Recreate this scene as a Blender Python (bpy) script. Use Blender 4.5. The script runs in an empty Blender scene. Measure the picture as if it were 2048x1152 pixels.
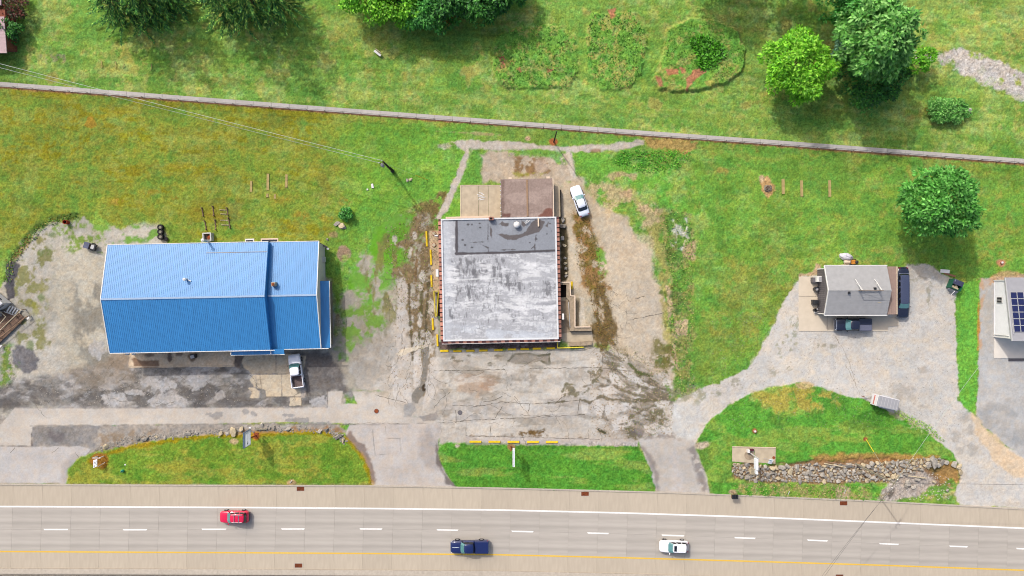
import bpy, bmesh, math, random
import numpy as np
from mathutils import Vector, Matrix
from math import radians as R, sin, cos, pi

random.seed(7)
rng = np.random.default_rng(11)
C = bpy.context.scene.collection
SC = bpy.context.scene

# ------------------------------------------------------------------ camera, sky, sun, exposure
H = 109.0            # drone height in metres
S = 12.5             # photograph pixels (2048 wide) per metre on the ground
cam = bpy.data.cameras.new('drone_camera')
cam.sensor_width = 36.0
cam.lens = 36.0 * H / (2048 / S)
cam.clip_start = 1.0
cam.clip_end = 3000.0
camo = bpy.data.objects.new('drone_camera', cam)
camo.location = (0, 0, H)
camo.rotation_euler = (0, 0, 0)
C.objects.link(camo)
SC.camera = camo

SUN_EL = R(43.0)
sun_dir = Vector((-0.577 * cos(SUN_EL), 0.817 * cos(SUN_EL), sin(SUN_EL))).normalized()   # towards the sun
world = bpy.data.worlds.new('World')
SC.world = world
world.use_nodes = True
wn = world.node_tree
bg = wn.nodes['Background']
sky = wn.nodes.new('ShaderNodeTexSky')
sky.sky_type = 'NISHITA'
sky.sun_disc = False
sky.sun_elevation = SUN_EL
sky.sun_rotation = math.atan2(sun_dir.x, sun_dir.y)
sky.air_density = 1.0
sky.dust_density = 5.6
wn.links.new(sky.outputs[0], bg.inputs[0])
bg.inputs[1].default_value = 0.15
sl = bpy.data.lights.new('sun', 'SUN')
sl.energy = 2.0
sl.angle = R(0.8)
sl.color = (1.0, 0.97, 0.93)
so = bpy.data.objects.new('sun', sl)
so.rotation_euler = (-sun_dir).to_track_quat('-Z', 'Y').to_euler()
so.location = (-60, 80, 120)
C.objects.link(so)
SC.view_settings.view_transform = 'Standard'
SC.view_settings.look = 'None'
SC.view_settings.gamma = 1.0
SC.view_settings.use_curve_mapping = False
SC.view_settings.exposure = 0.56
SC.cycles.filter_width = 1.05
SC.cycles.use_denoising = True

# ------------------------------------------------------------------ small helpers
K = 0.58             # albedo of a sunlit surface divided by the brightness it shows in the photograph
def lin(v):
    v /= 255.0
    return v / 12.92 if v <= 0.04045 else ((v + 0.055) / 1.055) ** 2.4
def c(r, g, b, k=K):
    return np.array((lin(r) * k, lin(g) * k, lin(b) * k), np.float32)
def gx(px, h=0.0): return (px - 1024.0) / S * (1 - h / H)
def gy(py, h=0.0): return (576.0 - py) / S * (1 - h / H)
def P(px, py, h=0.0): return Vector((gx(px, h), gy(py, h), h))
ORD = ['first', 'second', 'third', 'fourth', 'fifth', 'sixth', 'seventh', 'eighth', 'ninth', 'tenth', 'eleventh', 'twelfth',
       'thirteenth', 'fourteenth', 'fifteenth', 'sixteenth', 'seventeenth', 'eighteenth', 'nineteenth', 'twentieth',
       'twenty-first', 'twenty-second', 'twenty-third', 'twenty-fourth', 'twenty-fifth', 'twenty-sixth']

class MB:
    """collects geometry for one mesh object"""
    def __init__(s): s.v = []; s.f = []
    def add(s, vs, fs):
        n = len(s.v)
        s.v += [tuple(v) for v in vs]
        s.f += [tuple(i + n for i in f) for f in fs]
        return s
    def box(s, cx, cy, cz, sx, sy, sz, rz=0.0, tilt=None):
        m = Matrix.Rotation(rz, 3, 'Z')
        if tilt is not None: m = m @ Matrix.Rotation(tilt[1], 3, tilt[0])
        o = Vector((cx, cy, cz))
        vs = [o + m @ Vector((x * sx / 2, y * sy / 2, z * sz / 2)) for z in (-1, 1) for (x, y) in ((-1, -1), (1, -1), (1, 1), (-1, 1))]
        return s.add(vs, [(3, 2, 1, 0), (4, 5, 6, 7), (0, 1, 5, 4), (1, 2, 6, 5), (2, 3, 7, 6), (3, 0, 4, 7)])
    def prism(s, pts, z0, z1):
        n = len(pts)
        area = sum(pts[i][0] * pts[(i + 1) % n][1] - pts[(i + 1) % n][0] * pts[i][1] for i in range(n))
        if area < 0: pts = list(pts)[::-1]
        z1s = z1 if hasattr(z1, '__len__') else [z1] * n
        vs = [(p[0], p[1], z0) for p in pts] + [(p[0], p[1], z) for p, z in zip(pts, z1s)]
        fs = [tuple(range(n - 1, -1, -1)), tuple(range(n, 2 * n))] + [(i, (i + 1) % n, n + (i + 1) % n, n + i) for i in range(n)]
        return s.add(vs, fs)
    def slab(s, quad, th):
        """a sheet of thickness th under the 3D quad (corners counter-clockwise from above)"""
        q = [Vector(p) for p in quad]
        n = len(q)
        vs = [p - Vector((0, 0, th)) for p in q] + q
        fs = [tuple(range(n - 1, -1, -1)), tuple(range(n, 2 * n))] + [(i, (i + 1) % n, n + (i + 1) % n, n + i) for i in range(n)]
        return s.add(vs, fs)
    def tube(s, a, b, r0, r1=None, n=6):
        a = Vector(a); b = Vector(b); r1 = r0 if r1 is None else r1
        d = (b - a).normalized()
        u = d.orthogonal().normalized(); w = d.cross(u)
        vs = [p + (u * cos(2 * pi * i / n) + w * sin(2 * pi * i / n)) * r for p, r in ((a, r0), (b, r1)) for i in range(n)]
        fs = [(i, (i + 1) % n, n + (i + 1) % n, n + i) for i in range(n)] + [tuple(range(n - 1, -1, -1)), tuple(range(n, 2 * n))]
        return s.add(vs, fs)
    def path(s, pts, r, n=5):
        for a, b in zip(pts[:-1], pts[1:]): s.tube(a, b, r, r, n)
        return s
    def lathe(s, o, prof, n=14, axis='Z'):
        vs = []
        for (r, z) in prof:
            for i in range(n):
                a = 2 * pi * i / n
                p = (r * cos(a), r * sin(a), z) if axis == 'Z' else ((z, r * cos(a), r * sin(a)) if axis == 'X' else (r * sin(a), z, r * cos(a)))
                vs.append((o[0] + p[0], o[1] + p[1], o[2] + p[2]))
        m = len(prof)
        fs = [(j * n + i, j * n + (i + 1) % n, (j + 1) * n + (i + 1) % n, (j + 1) * n + i) for j in range(m - 1) for i in range(n)]
        fs += [tuple(range(n - 1, -1, -1)), tuple((m - 1) * n + i for i in range(n))]
        return s.add(vs, fs)
    def loft(s, rings, cap=True):
        n = len(rings[0]); m = len(rings)
        vs = [p for r in rings for p in r]
        fs = [(j * n + i, j * n + (i + 1) % n, (j + 1) * n + (i + 1) % n, (j + 1) * n + i) for j in range(m - 1) for i in range(n)]
        if cap: fs += [tuple(range(n - 1, -1, -1)), tuple((m - 1) * n + i for i in range(n))]
        return s.add(vs, fs)

def tag(o, label=None, cat=None, group=None, kind=None):
    if label: o['label'] = label
    if cat: o['category'] = cat
    if group: o['group'] = group
    if kind: o['kind'] = kind
    return o
def empty(name, loc, label=None, cat=None, group=None, rz=0.0, kind=None):
    o = bpy.data.objects.new(name, None)
    o.empty_display_size = 0.3
    o.location = loc; o.rotation_euler = (0, 0, rz)
    C.objects.link(o)
    return tag(o, label, cat, group, kind)
def obj(name, mb, mat, parent=None, org=None, smooth=False, loc=None, bevel=0.0, **kw):
    """links mb as one mesh object; org is subtracted from the vertices (and becomes the location of a top-level object)"""
    me = bpy.data.meshes.new(name)
    v = mb.v
    if org is not None:
        v = [(p[0] - org[0], p[1] - org[1], p[2] - org[2]) for p in v]
    me.from_pydata(v, [], mb.f)
    bm = bmesh.new(); bm.from_mesh(me)
    bmesh.ops.recalc_face_normals(bm, faces=bm.faces)
    bm.to_mesh(me); bm.free()
    me.materials.append(mat)
    if smooth:
        me.polygons.foreach_set('use_smooth', [True] * len(me.polygons))
    o = bpy.data.objects.new(name, me)
    if parent is not None: o.parent = parent
    elif org is not None: o.location = org
    if loc is not None: o.location = loc
    if bevel:
        m = o.modifiers.new('bevel', 'BEVEL'); m.width = bevel; m.segments = 2; m.limit_method = 'ANGLE'; m.angle_limit = R(30)
    C.objects.link(o)
    return tag(o, **kw)
def thing_mesh(name, mb, mat, base, label, cat, group=None, **kw):
    return obj(name, mb, mat, org=tuple(base), label=label, cat=cat, group=group, **kw)
def copy_tree(o, parent=None):
    d = o.copy(); C.objects.link(d)
    if parent is not None: d.parent = parent
    for ch in o.children: copy_tree(ch, d)
    return d

# ------------------------------------------------------------------ materials
def new_mat(name):
    m = bpy.data.materials.new(name); m.use_nodes = True
    return m, m.node_tree.nodes, m.node_tree.links, m.node_tree.nodes['Principled BSDF']
def mat(name, col, rough=0.7, spec=0.3, metal=0.0, noise=None, amt=0.25, bump=0.0, bscale=None, rnd=0.0, coat=0.0, stretch=(1, 1, 1), col2=None, trans=0.0):
    """procedural surface: base colour broken up by two octaves of noise, optional bump, optional tone per object"""
    m, N, L, b = new_mat(name)
    col = [float(x) for x in col]
    b.inputs['Roughness'].default_value = rough
    b.inputs['Specular IOR Level'].default_value = spec
    b.inputs['Metallic'].default_value = metal
    if coat: b.inputs['Coat Weight'].default_value = coat; b.inputs['Coat Roughness'].default_value = 0.08
    tc = N.new('ShaderNodeTexCoord'); mp = N.new('ShaderNodeMapping'); mp.inputs['Scale'].default_value = stretch
    L.new(tc.outputs['Object'], mp.inputs[0])
    src = None
    nz = N.new('ShaderNodeTexNoise'); nz.inputs['Scale'].default_value = noise or 3.0; nz.inputs['Detail'].default_value = 5.0
    L.new(mp.outputs[0], nz.inputs['Vector'])
    mx = N.new('ShaderNodeMix'); mx.data_type = 'RGBA'
    a = [x * (1 - amt) for x in col]; z = [min(1, x * (1 + amt)) for x in col] if col2 is None else [float(x) for x in col2]
    if col2 is not None: a = col
    mx.inputs[6].default_value = (*a, 1); mx.inputs[7].default_value = (*z, 1)
    mr = N.new('ShaderNodeMapRange'); mr.inputs[1].default_value = 0.3; mr.inputs[2].default_value = 0.7
    L.new(nz.outputs[0], mr.inputs[0]); L.new(mr.outputs[0], mx.inputs[0])
    src = mx.outputs[2]
    if rnd:
        oi = N.new('ShaderNodeObjectInfo'); m2 = N.new('ShaderNodeMapRange')
        m2.inputs[3].default_value = 1 - rnd; m2.inputs[4].default_value = 1 + rnd
        L.new(oi.outputs['Random'], m2.inputs[0])
        vm = N.new('ShaderNodeVectorMath'); vm.operation = 'SCALE'
        L.new(src, vm.inputs[0]); L.new(m2.outputs[0], vm.inputs['Scale']); src = vm.outputs[0]
    L.new(src, b.inputs['Base Color'])
    if bump:
        bz = N.new('ShaderNodeTexNoise'); bz.inputs['Scale'].default_value = bscale or (noise or 3) * 3; bz.inputs['Detail'].default_value = 4
        L.new(mp.outputs[0], bz.inputs['Vector'])
        bp = N.new('ShaderNodeBump'); bp.inputs['Strength'].default_value = bump; bp.inputs['Distance'].default_value = 0.05
        L.new(bz.outputs[0], bp.inputs['Height']); L.new(bp.outputs[0], b.inputs['Normal'])
    return m
def attr_mat(name, scale=2.0, amt=0.3, rough=0.9, spec=0.15, bump=0.3, speck=0.0, translucent=0.0, tint=None):
    """colour comes from the mesh's own albedo attribute, broken up further by fine noise"""
    m, N, L, b = new_mat(name)
    b.inputs['Roughness'].default_value = rough; b.inputs['Specular IOR Level'].default_value = spec
    at = N.new('ShaderNodeAttribute'); at.attribute_name = 'albedo'
    tc = N.new('ShaderNodeTexCoord')
    nz = N.new('ShaderNodeTexNoise'); nz.inputs['Scale'].default_value = scale; nz.inputs['Detail'].default_value = 6; nz.inputs['Roughness'].default_value = 0.7
    L.new(tc.outputs['Object'], nz.inputs['Vector'])
    mr = N.new('ShaderNodeMapRange'); mr.inputs[1].default_value = 0.3; mr.inputs[2].default_value = 0.7
    mr.inputs[3].default_value = 1 - amt; mr.inputs[4].default_value = 1 + amt
    L.new(nz.outputs[0], mr.inputs[0])
    sc = N.new('ShaderNodeVectorMath'); sc.operation = 'SCALE'
    L.new(at.outputs['Color'], sc.inputs[0]); L.new(mr.outputs[0], sc.inputs['Scale'])
    src = sc.outputs[0]
    if tint is not None:      # blotches of a second hue
        n2 = N.new('ShaderNodeTexNoise'); n2.inputs['Scale'].default_value = scale * 0.6; n2.inputs['Detail'].default_value = 5
        off = N.new('ShaderNodeMapping'); off.inputs['Location'].default_value = (31.7, 12.3, 0)
        L.new(tc.outputs['Object'], off.inputs[0]); L.new(off.outputs[0], n2.inputs['Vector'])
        r2 = N.new('ShaderNodeMapRange'); r2.inputs[1].default_value = 0.42; r2.inputs[2].default_value = 0.72; r2.inputs[4].default_value = tint[1]
        L.new(n2.outputs[0], r2.inputs[0])
        mx = N.new('ShaderNodeMix'); mx.data_type = 'RGBA'; mx.blend_type = 'MULTIPLY'
        mx.inputs[7].default_value = (*[float(x) for x in tint[0]], 1)
        L.new(r2.outputs[0], mx.inputs[0]); L.new(src, mx.inputs[6]); src = mx.outputs[2]
    L.new(src, b.inputs['Base Color'])
    if bump:
        bz = N.new('ShaderNodeTexNoise'); bz.inputs['Scale'].default_value = scale * 2.5; bz.inputs['Detail'].default_value = 4
        L.new(tc.outputs['Object'], bz.inputs['Vector'])
        bp = N.new('ShaderNodeBump'); bp.inputs['Strength'].default_value = bump; bp.inputs['Distance'].default_value = 0.08
        L.new(bz.outputs[0], bp.inputs['Height']); L.new(bp.outputs[0], b.inputs['Normal'])
    if translucent:
        tr = N.new('ShaderNodeBsdfTranslucent'); L.new(src, tr.inputs[0])
        ms = N.new('ShaderNodeMixShader'); ms.inputs[0].default_value = translucent
        L.new(b.outputs[0], ms.inputs[1]); L.new(tr.outputs[0], ms.inputs[2])
        L.new(ms.outputs[0], N['Material Output'].inputs[0])
    return m
def np_mesh(name, V, F, cols, material, parent=None, loc=None, smooth=False, **kw):
    """fast mesh from arrays: V (n,3), F (m,3 or 4), cols (n,3) or None"""
    me = bpy.data.meshes.new(name)
    k = F.shape[1]
    me.vertices.add(len(V)); me.vertices.foreach_set('co', np.ascontiguousarray(V, np.float32).ravel())
    me.loops.add(F.size); me.loops.foreach_set('vertex_index', np.ascontiguousarray(F, np.int32).ravel())
    me.polygons.add(len(F)); me.polygons.foreach_set('loop_start', np.arange(0, F.size, k, dtype=np.int32))
    if smooth: me.polygons.foreach_set('use_smooth', np.ones(len(F), bool))
    me.update(calc_edges=True)
    if cols is not None:
        a = me.color_attributes.new('albedo', 'FLOAT_COLOR', 'POINT')
        buf = np.ones((len(V), 4), np.float32); buf[:, :3] = cols
        a.data.foreach_set('color', buf.ravel())
    me.materials.append(material)
    o = bpy.data.objects.new(name, me)
    if parent is not None: o.parent = parent
    if loc is not None: o.location = loc
    C.objects.link(o)
    return tag(o, **kw)

# ------------------------------------------------------------------ numpy noise and surface painter
def _hash(a, b, seed):
    n = (a.astype(np.int64) * 374761393 + b.astype(np.int64) * 668265263 + seed * 974634777) & 0xffffffff
    n = ((n ^ (n >> 13)) * 1274126177) & 0xffffffff
    n = ((n ^ (n >> 15)) * 2246822519) & 0xffffffff
    return ((n ^ (n >> 16)) & 0xffffff).astype(np.float32) / np.float32(0xffffff)
def vnoise(x, y, seed):
    xi = np.floor(x); yi = np.floor(y)
    fx = (x - xi).astype(np.float32); fy = (y - yi).astype(np.float32)
    xi = xi.astype(np.int64); yi = yi.astype(np.int64)
    u = fx * fx * (3 - 2 * fx); v = fy * fy * (3 - 2 * fy)
    a = _hash(xi, yi, seed); b = _hash(xi + 1, yi, seed); d = _hash(xi, yi + 1, seed); e = _hash(xi + 1, yi + 1, seed)
    return (a + (b - a) * u) * (1 - v) + (d + (e - d) * u) * v
def fbm(x, y, scale, octv=4, seed=0, gain=0.55):
    t = 0; amp = 1.0; tot = 0; f = 1.0 / scale
    for o in range(octv):
        t = t + amp * vnoise(x * f + o * 17.3, y * f - o * 9.1, seed + o * 31)
        tot += amp; amp *= gain; f *= 2.03
    return np.clip((t / tot - 0.5) * 1.6 + 0.5, 0, 1)
def sstep(a, b, x):
    t = np.clip((x - a) / (b - a), 0, 1)
    return t * t * (3 - 2 * t)
class Paint:
    """albedo, relief and zone index of a sheet, laid out in photograph pixels on its own plane"""
    def __init__(s, xs, ys, base):
        s.xs = np.asarray(xs, np.float32); s.ys = np.asarray(ys, np.float32)
        s.X, s.Y = np.meshgrid(s.xs, s.ys)
        s.C = np.empty(s.X.shape + (3,), np.float32); s.C[:] = base
        s.Z = np.zeros(s.X.shape, np.float32); s.cat = np.zeros(s.X.shape, np.int8)
        s.k = 0
    def win(s, pts, m):
        p = np.asarray(pts, np.float32)
        x0, y0 = p.min(0) - m; x1, y1 = p.max(0) + m
        i0, i1 = np.searchsorted(s.xs, (x0, x1)); j0, j1 = np.searchsorted(s.ys, (y0, y1))
        return slice(max(j0 - 1, 0), j1 + 1), slice(max(i0 - 1, 0), i1 + 1)
    def sdist(s, pts, w, closed=True):
        X = s.X[w]; Y = s.Y[w]
        d2 = np.full(X.shape, 1e12, np.float32); ins = np.zeros(X.shape, bool)
        n = len(pts)
        for i in range(n if closed else n - 1):
            ax, ay = pts[i]; bx, by = pts[(i + 1) % n]
            ex, ey = bx - ax, by - ay
            q = ex * ex + ey * ey + 1e-9
            t = np.clip(((X - ax) * ex + (Y - ay) * ey) / q, 0, 1)
            dx = X - ax - t * ex; dy = Y - ay - t * ey
            np.minimum(d2, dx * dx + dy * dy, out=d2)
            if closed and ay != by:
                ins ^= ((ay > Y) != (by > Y)) & (X < ex * (Y - ay) / ey + ax)
        d = np.sqrt(d2)
        return np.where(ins, -d, d) if closed else d
    def poly(s, pts, col=None, edge=2.0, rough=3.0, ns=14, op=1.0, cat=None, patch=None, ps=30, var=0.1, vs=12, dz=0.0, closed=True, width=0.0, aniso=None, psoft=0.12):
        s.k += 1; sd = s.k * 13
        m = edge + rough * 1.3 + width + 3
        w = s.win(pts, m)
        X = s.X[w]; Y = s.Y[w]
        if X.size == 0: return
        d = s.sdist(pts, w, closed) - width
        if rough: d = d + (fbm(X, Y, ns, 4, sd) - 0.5) * 2 * rough
        mk = sstep(edge, -edge, d)
        if cat is not None: s.cat[w][d < 0] = cat
        if patch is not None:
            if aniso is not None:
                ca, sa = cos(aniso[0]), sin(aniso[0])
                U = (X * ca + Y * sa) / aniso[1]; V = -X * sa + Y * ca
            else: U, V = X, Y
            mk = mk * sstep(patch - psoft, patch + psoft, fbm(U, V, ps, 5, sd + 3, 0.6))
        if col is not None:
            vv = 1 + (fbm(X, Y, vs, 4, sd + 5, 0.7) - 0.5) * 2 * var
            a = (mk * op)[..., None]
            s.C[w] = s.C[w] * (1 - a) + (np.asarray(col, np.float32) * vv[..., None]) * a
        if dz: s.Z[w] += dz * mk
    def rect(s, x0, y0, x1, y1, col, **k): s.poly([(x0, y0), (x1, y0), (x1, y1), (x0, y1)], col, **k)
    def ell(s, cx, cy, rx, ry, col, rot=0.0, **k):
        s.poly([(cx + rx * cos(a) * cos(rot) - ry * sin(a) * sin(rot), cy + rx * cos(a) * sin(rot) + ry * sin(a) * cos(rot)) for a in np.linspace(0, 2 * pi, 14, endpoint=False)], col, **k)
    def line(s, pts, col, width=1.0, **k): s.poly(pts, col, closed=False, width=width, **k)
    def mod(s, amt, scale, seed, octv=4, sx=1.0, sy=1.0, tint=None):
        n = fbm(s.X / sx, s.Y / sy, scale, octv, seed, 0.65) - 0.5
        s.C *= 1 + n[..., None] * 2 * amt * (np.asarray(tint, np.float32) if tint is not None else 1)
# ------------------------------------------------------------------ the ground: one continuous sheet, split into its zones
def roady(px, tab):
    xs, ys = zip(*tab)
    return np.interp(px, xs, ys)
T_TOP = [(-3000, 960), (0, 968), (740, 970.5), (1000, 975), (1310, 983), (1500, 990.5), (1750, 1001), (2048, 1017), (5000, 1200)]
T_WHITE = [(-3000, 1004), (0, 1013), (500, 1015), (750, 1017), (1000, 1020), (1250, 1026), (1500, 1034), (1750, 1044), (2048, 1056.5), (5000, 1200 + 40)]
T_MID = [(-3000, 1056), (0, 1059), (430, 1058.5), (742, 1058), (895, 1060), (1045, 1063), (1196, 1066.5), (1346, 1071), (1490, 1076), (1635, 1081), (1778, 1088), (1917, 1093), (2048, 1098), (5000, 1285)]
T_YEL = [(-3000, 1093), (0, 1103), (500, 1105.5), (750, 1107), (1000, 1109.5), (1250, 1115.5), (1500, 1122.5), (1750, 1130), (2048, 1140.5), (5000, 1325)]
T_LOW = [(-3000, 1125), (0, 1136.5), (500, 1138), (1000, 1141.5), (1250, 1147), (1500, 1154), (2048, 1172), (5000, 1360)]
T_BOT = [(-3000, 1137), (0, 1149), (500, 1150), (1000, 1154), (1250, 1160), (1500, 1167), (2048, 1185), (5000, 1373)]

def axis(lo, hi, far_lo, far_hi, step):
    a = list(np.arange(lo, hi + 0.1, step))
    g = step
    while a[0] > far_lo: g *= 1.25; a.insert(0, a[0] - g)
    g = step
    while a[-1] < far_hi: g *= 1.25; a.append(a[-1] + g)
    return np.array(a, np.float32)
G = Paint(axis(-24, 2072, -3000, 5000, 1.6), axis(-24, 1030, -3000, 3000, 1.6), c(116, 160, 52))
X, Y = G.X, G.Y
LAWN, LOT_W, ASPH, LANE, PARK, ISL1, ISL2, ISL3, DRIVE, LOT_E, YARD, TRACK, NONE = range(13)

# lawns ------------------------------------------------------------
def blend(col, m): G.C[:] = G.C * (1 - m[..., None]) + np.asarray(col, np.float32) * m[..., None]
pathy = np.interp(X, [-3000, 0, 2048, 5000], [-58, 173, 326, 546])
up = sstep(6, -6, Y - pathy)                    # beyond the footpath
con = lambda q, k=1.5: np.clip((q - .5) * k + .5, 0, 1)
n1 = con(fbm(X, Y, 190, 5, 1)); n2 = con(fbm(X, Y, 60, 5, 2, .65)); n3 = con(fbm(X, Y, 18, 4, 3, .65)); n4 = fbm(X / 5, (Y - X * 0.075), 17, 4, 4); n5 = fbm(X / 9, (Y - X * 0.075), 7, 3, 5)
blend(c(124, 170, 60), up * sstep(0.25, 0.75, n2))
blend(c(150, 178, 78), up * sstep(900, 2000, X) * 0.55 * sstep(0.3, 0.7, n1))
blend(c(92, 150, 38), up * sstep(0.52, 0.72, n4) * 0.6)
blend(c(168, 172, 84), up * sstep(0.58, 0.8, n3 * 0.6 + n2 * 0.4) * 0.6)
midl = (1 - up) * sstep(960, 760, X) * sstep(520, 470, Y)
blend(c(128, 148, 32), midl)
blend(c(140, 140, 40), midl * sstep(0.42, 0.7, n2 * 0.5 + n4 * 0.5) * 0.85)
blend(c(164, 138, 50), midl * sstep(0.5, 0.74, n3 * 0.25 + n5 * .35 + n4 * 0.4) * sstep(720, 600, X) * 0.34)
blend(c(104, 152, 30), midl * sstep(0.46, 0.75, n1 * 0.5 + n2 * 0.5) * 0.5)
blend(c(98, 168, 34), (1 - up) * sstep(640, 740, X) * sstep(1000, 900, X) * 0.75)
midr = (1 - up) * sstep(1100, 1200, X) * sstep(830, 800, Y)
blend(c(104, 162, 44), midr)
blend(c(130, 168, 46), midr * sstep(1400, 1560, X) * sstep(0.35, 0.7, n2) * 0.8)
blend(c(150, 150, 60), midr * sstep(0.56, 0.76, n3 * 0.6 + n1 * 0.4) * 0.5)
blend(c(80, 140, 32), midr * sstep(0.55, 0.75, n2) * 0.5)
Gq = G
# patchy growth: thin and lush spots of a few metres
p1_ = con(fbm(X, Y, 46, 5, 61, .68), 1.8); p2_ = con(fbm(X / 1.8, Y, 24, 5, 62, .68), 1.8); p3_ = con(fbm(X, Y, 95, 4, 63, .6), 1.6)
blend(c(160, 184, 96), sstep(.62, .95, p1_) * .4 * (.5 + .5 * up))
blend(c(72, 128, 30), sstep(.60, .92, p2_) * .38)
blend(c(160, 152, 66), sstep(.62, .95, p3_ * .4 + n4 * .6) * .4 * (1 - .5 * up))
blend(c(84, 152, 48), sstep(.38, .08, p1_) * .35)
# mown stripes along the footpath
G.C *= 1 + ((n5 - 0.5) * 0.35 * (0.4 + 0.6 * up))[..., None]
G.poly([(650, 165), (1000, 190), (1500, 225), (1500, 250), (1000, 218), (650, 190)], c(150, 172, 76), edge=8, rough=8, op=0.55, patch=0.4, aniso=(0.075, 6), ps=10)
G.poly([(1000, 190), (1540, 215), (2048, 265), (2048, 300), (1540, 262), (1000, 225)], c(96, 152, 42), edge=9, rough=8, op=0.5, patch=0.45, aniso=(0.075, 7), ps=12)
G.poly([(640, 20), (780, 70), (760, 110), (660, 60)], c(150, 168, 72), edge=10, rough=12, op=0.5, patch=0.4)
G.ell(105, 117, 26, 12, c(160, 150, 120), rough=8, op=0.6, patch=0.5, ps=10)
G.ell(180, 243, 10, 9, c(180, 130, 60), rough=6, op=0.6)
for (x, y, r) in ((105, 155, 12), (60, 175, 10), (1655, 145, 7), (1310, 208, 14), (1175, 25, 9), (1225, 30, 6), (1660, 85, 8), (1575, 50, 12), (1490, 210, 8), (1822, 235, 6), (935, 145, 14), (830, 30, 10)):
    G.ell(x, y, r, r * 0.8, c(176, 160, 96), rough=5, op=0.6, edge=4)
# worn track at the top right
G.poly([(1800, 100), (1850, 112), (1910, 95), (1960, 108), (2010, 130), (2080, 155), (2090, 210), (2030, 186), (1985, 168), (1930, 150), (1905, 128), (1850, 122), (1800, 110)], c(200, 192, 182), edge=4, rough=9, ns=16, patch=0.36, ps=18, var=0.18, vs=6)
G.poly([(1905, 112), (1960, 118), (2048, 165), (2090, 185), (2090, 225), (2020, 185), (1950, 160), (1910, 140)], c(204, 198, 190), edge=4, rough=8, op=0.85, var=0.15, vs=7, patch=.32, ps=14)
# weedy mounds
def bed(pts, dz):
    G.poly(pts, c(104, 170, 48), edge=3, rough=4, dz=dz, var=0.28, vs=7, op=0.85)
    G.poly(pts, c(168, 168, 88), edge=3, rough=2, patch=0.6, ps=14, op=0.75)
    G.poly(pts, c(70, 130, 36), edge=3, rough=2, patch=0.62, ps=10, op=0.6)
BED1 = [(990, 75), (1040, 55), (1110, 50), (1150, 80), (1156, 140), (1140, 176), (1060, 179), (1005, 176), (985, 140)]
BED2 = [(1180, 30), (1270, 25), (1292, 80), (1282, 150), (1255, 178), (1200, 180), (1182, 150), (1170, 90)]
BED3 = [(1335, 60), (1380, 38), (1430, 42), (1475, 65), (1491, 100), (1484, 140), (1455, 168), (1390, 181), (1320, 182), (1306, 160), (1325, 110)]
for b_, z_ in ((BED1, 0.25), (BED2, 0.25), (BED3, 0.5)): bed(b_, z_)
G.line(BED3 + BED3[:1], c(160, 165, 80), width=2, edge=3, rough=3, op=0.35)
for pts in ([(1331, 141), (1352, 140), (1356, 151), (1336, 153)], [(1358, 137), (1370, 136), (1371, 149), (1361, 150)], [(1384, 143), (1404, 137), (1411, 146), (1398, 156), (1385, 163), (1374, 184), (1367, 183), (1371, 172), (1368, 158), (1382, 152)], [(1310, 155), (1321, 157), (1326, 174), (1318, 177), (1311, 165)],
            [(1092, 138), (1104, 135), (1110, 144), (1095, 146)], [(1027, 138), (1040, 136), (1042, 144)], [(1216, 20), (1230, 18), (1230, 34), (1222, 38)], [(1000, 115), (1008, 112), (1010, 135), (1002, 136)]):
    G.poly(pts, c(190, 134, 98), edge=2, rough=3, ns=8, var=0.2, vs=5)
# strips of bare earth, garden corner, fire pit
G.ell(1533, 372, 13, 22, c(196, 160, 110), rough=6, edge=3); G.ell(1524, 358, 7, 8, c(205, 180, 140), rough=3)
for (x0, y0, x1, y1) in ((640, 350, 660, 420), (380, 398, 480, 440)): G.poly([(x0, y0), (x1, y0), (x1, y1), (x0, y1)], c(150, 125, 70), rough=9, edge=6, op=0.35)
G.ell(688, 508, 14, 16, c(168, 146, 122), rough=3, edge=2, var=0.2); G.ell(685, 530, 3, 12, c(150, 130, 100), rough=3, op=0.6)
G.ell(676, 640, 9, 14, c(160, 138, 118), rough=5, edge=3, op=0.8); G.ell(665, 468, 10, 7, c(165, 140, 110), rough=4, op=0.7)
for (x, y) in ((350, 395), (410, 380), (300, 385), (690, 405), (600, 430), (560, 400), (230, 400), (660, 440)):
    G.ell(x, y, 16, 8, c(184, 146, 78), rough=8, op=0.5, edge=5, patch=0.4, ps=10)
G.ell(1425, 430, 16, 14, c(80, 140, 38), rough=10, op=0.6, patch=0.4); G.ell(1440, 470, 8, 40, c(76, 134, 36), rough=8, op=0.6, patch=0.42, ps=12)
G.poly([(1450, 520), (1560, 560), (1560, 640), (1480, 700), (1400, 760), (1380, 700), (1440, 600)], c(120, 134, 50), edge=25, rough=20, op=0.45, patch=0.45, ps=30)
G.line([(1905, 300), (2048, 330)], c(90, 145, 40), width=6, edge=6, op=0.4)
G.ell(2002, 526, 9, 9, c(190, 140, 105), rough=2, edge=2)
G.ell(1690, 545, 60, 6, c(190, 160, 90), rough=6, op=0.5, patch=0.45)
G.poly([(1700, 500), (1780, 490), (1820, 520), (1760, 530), (1700, 525)], c(170, 165, 80), edge=8, rough=8, op=0.45, patch=0.5, ps=16)
G.poly([(1600, 555), (1640, 548), (1642, 530), (1632, 526), (1626, 545), (1600, 548)], c(196, 170, 135), edge=2, rough=3)
# dry line along the footpath fence
G.line([(-60, 171), (0, 175), (1024, 252), (2048, 329), (2100, 333)], c(168, 120, 88), width=2.2, edge=1.6, rough=2.2, ns=9, op=0.8, var=0.3)
G.line([(0, 182), (900, 250)], c(176, 150, 60), width=6, edge=6, rough=6, op=0.4, patch=0.45)
G.line([(870, 262), (1000, 270)], c(180, 160, 120), width=1.2, edge=1.5, op=0.7)

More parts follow.
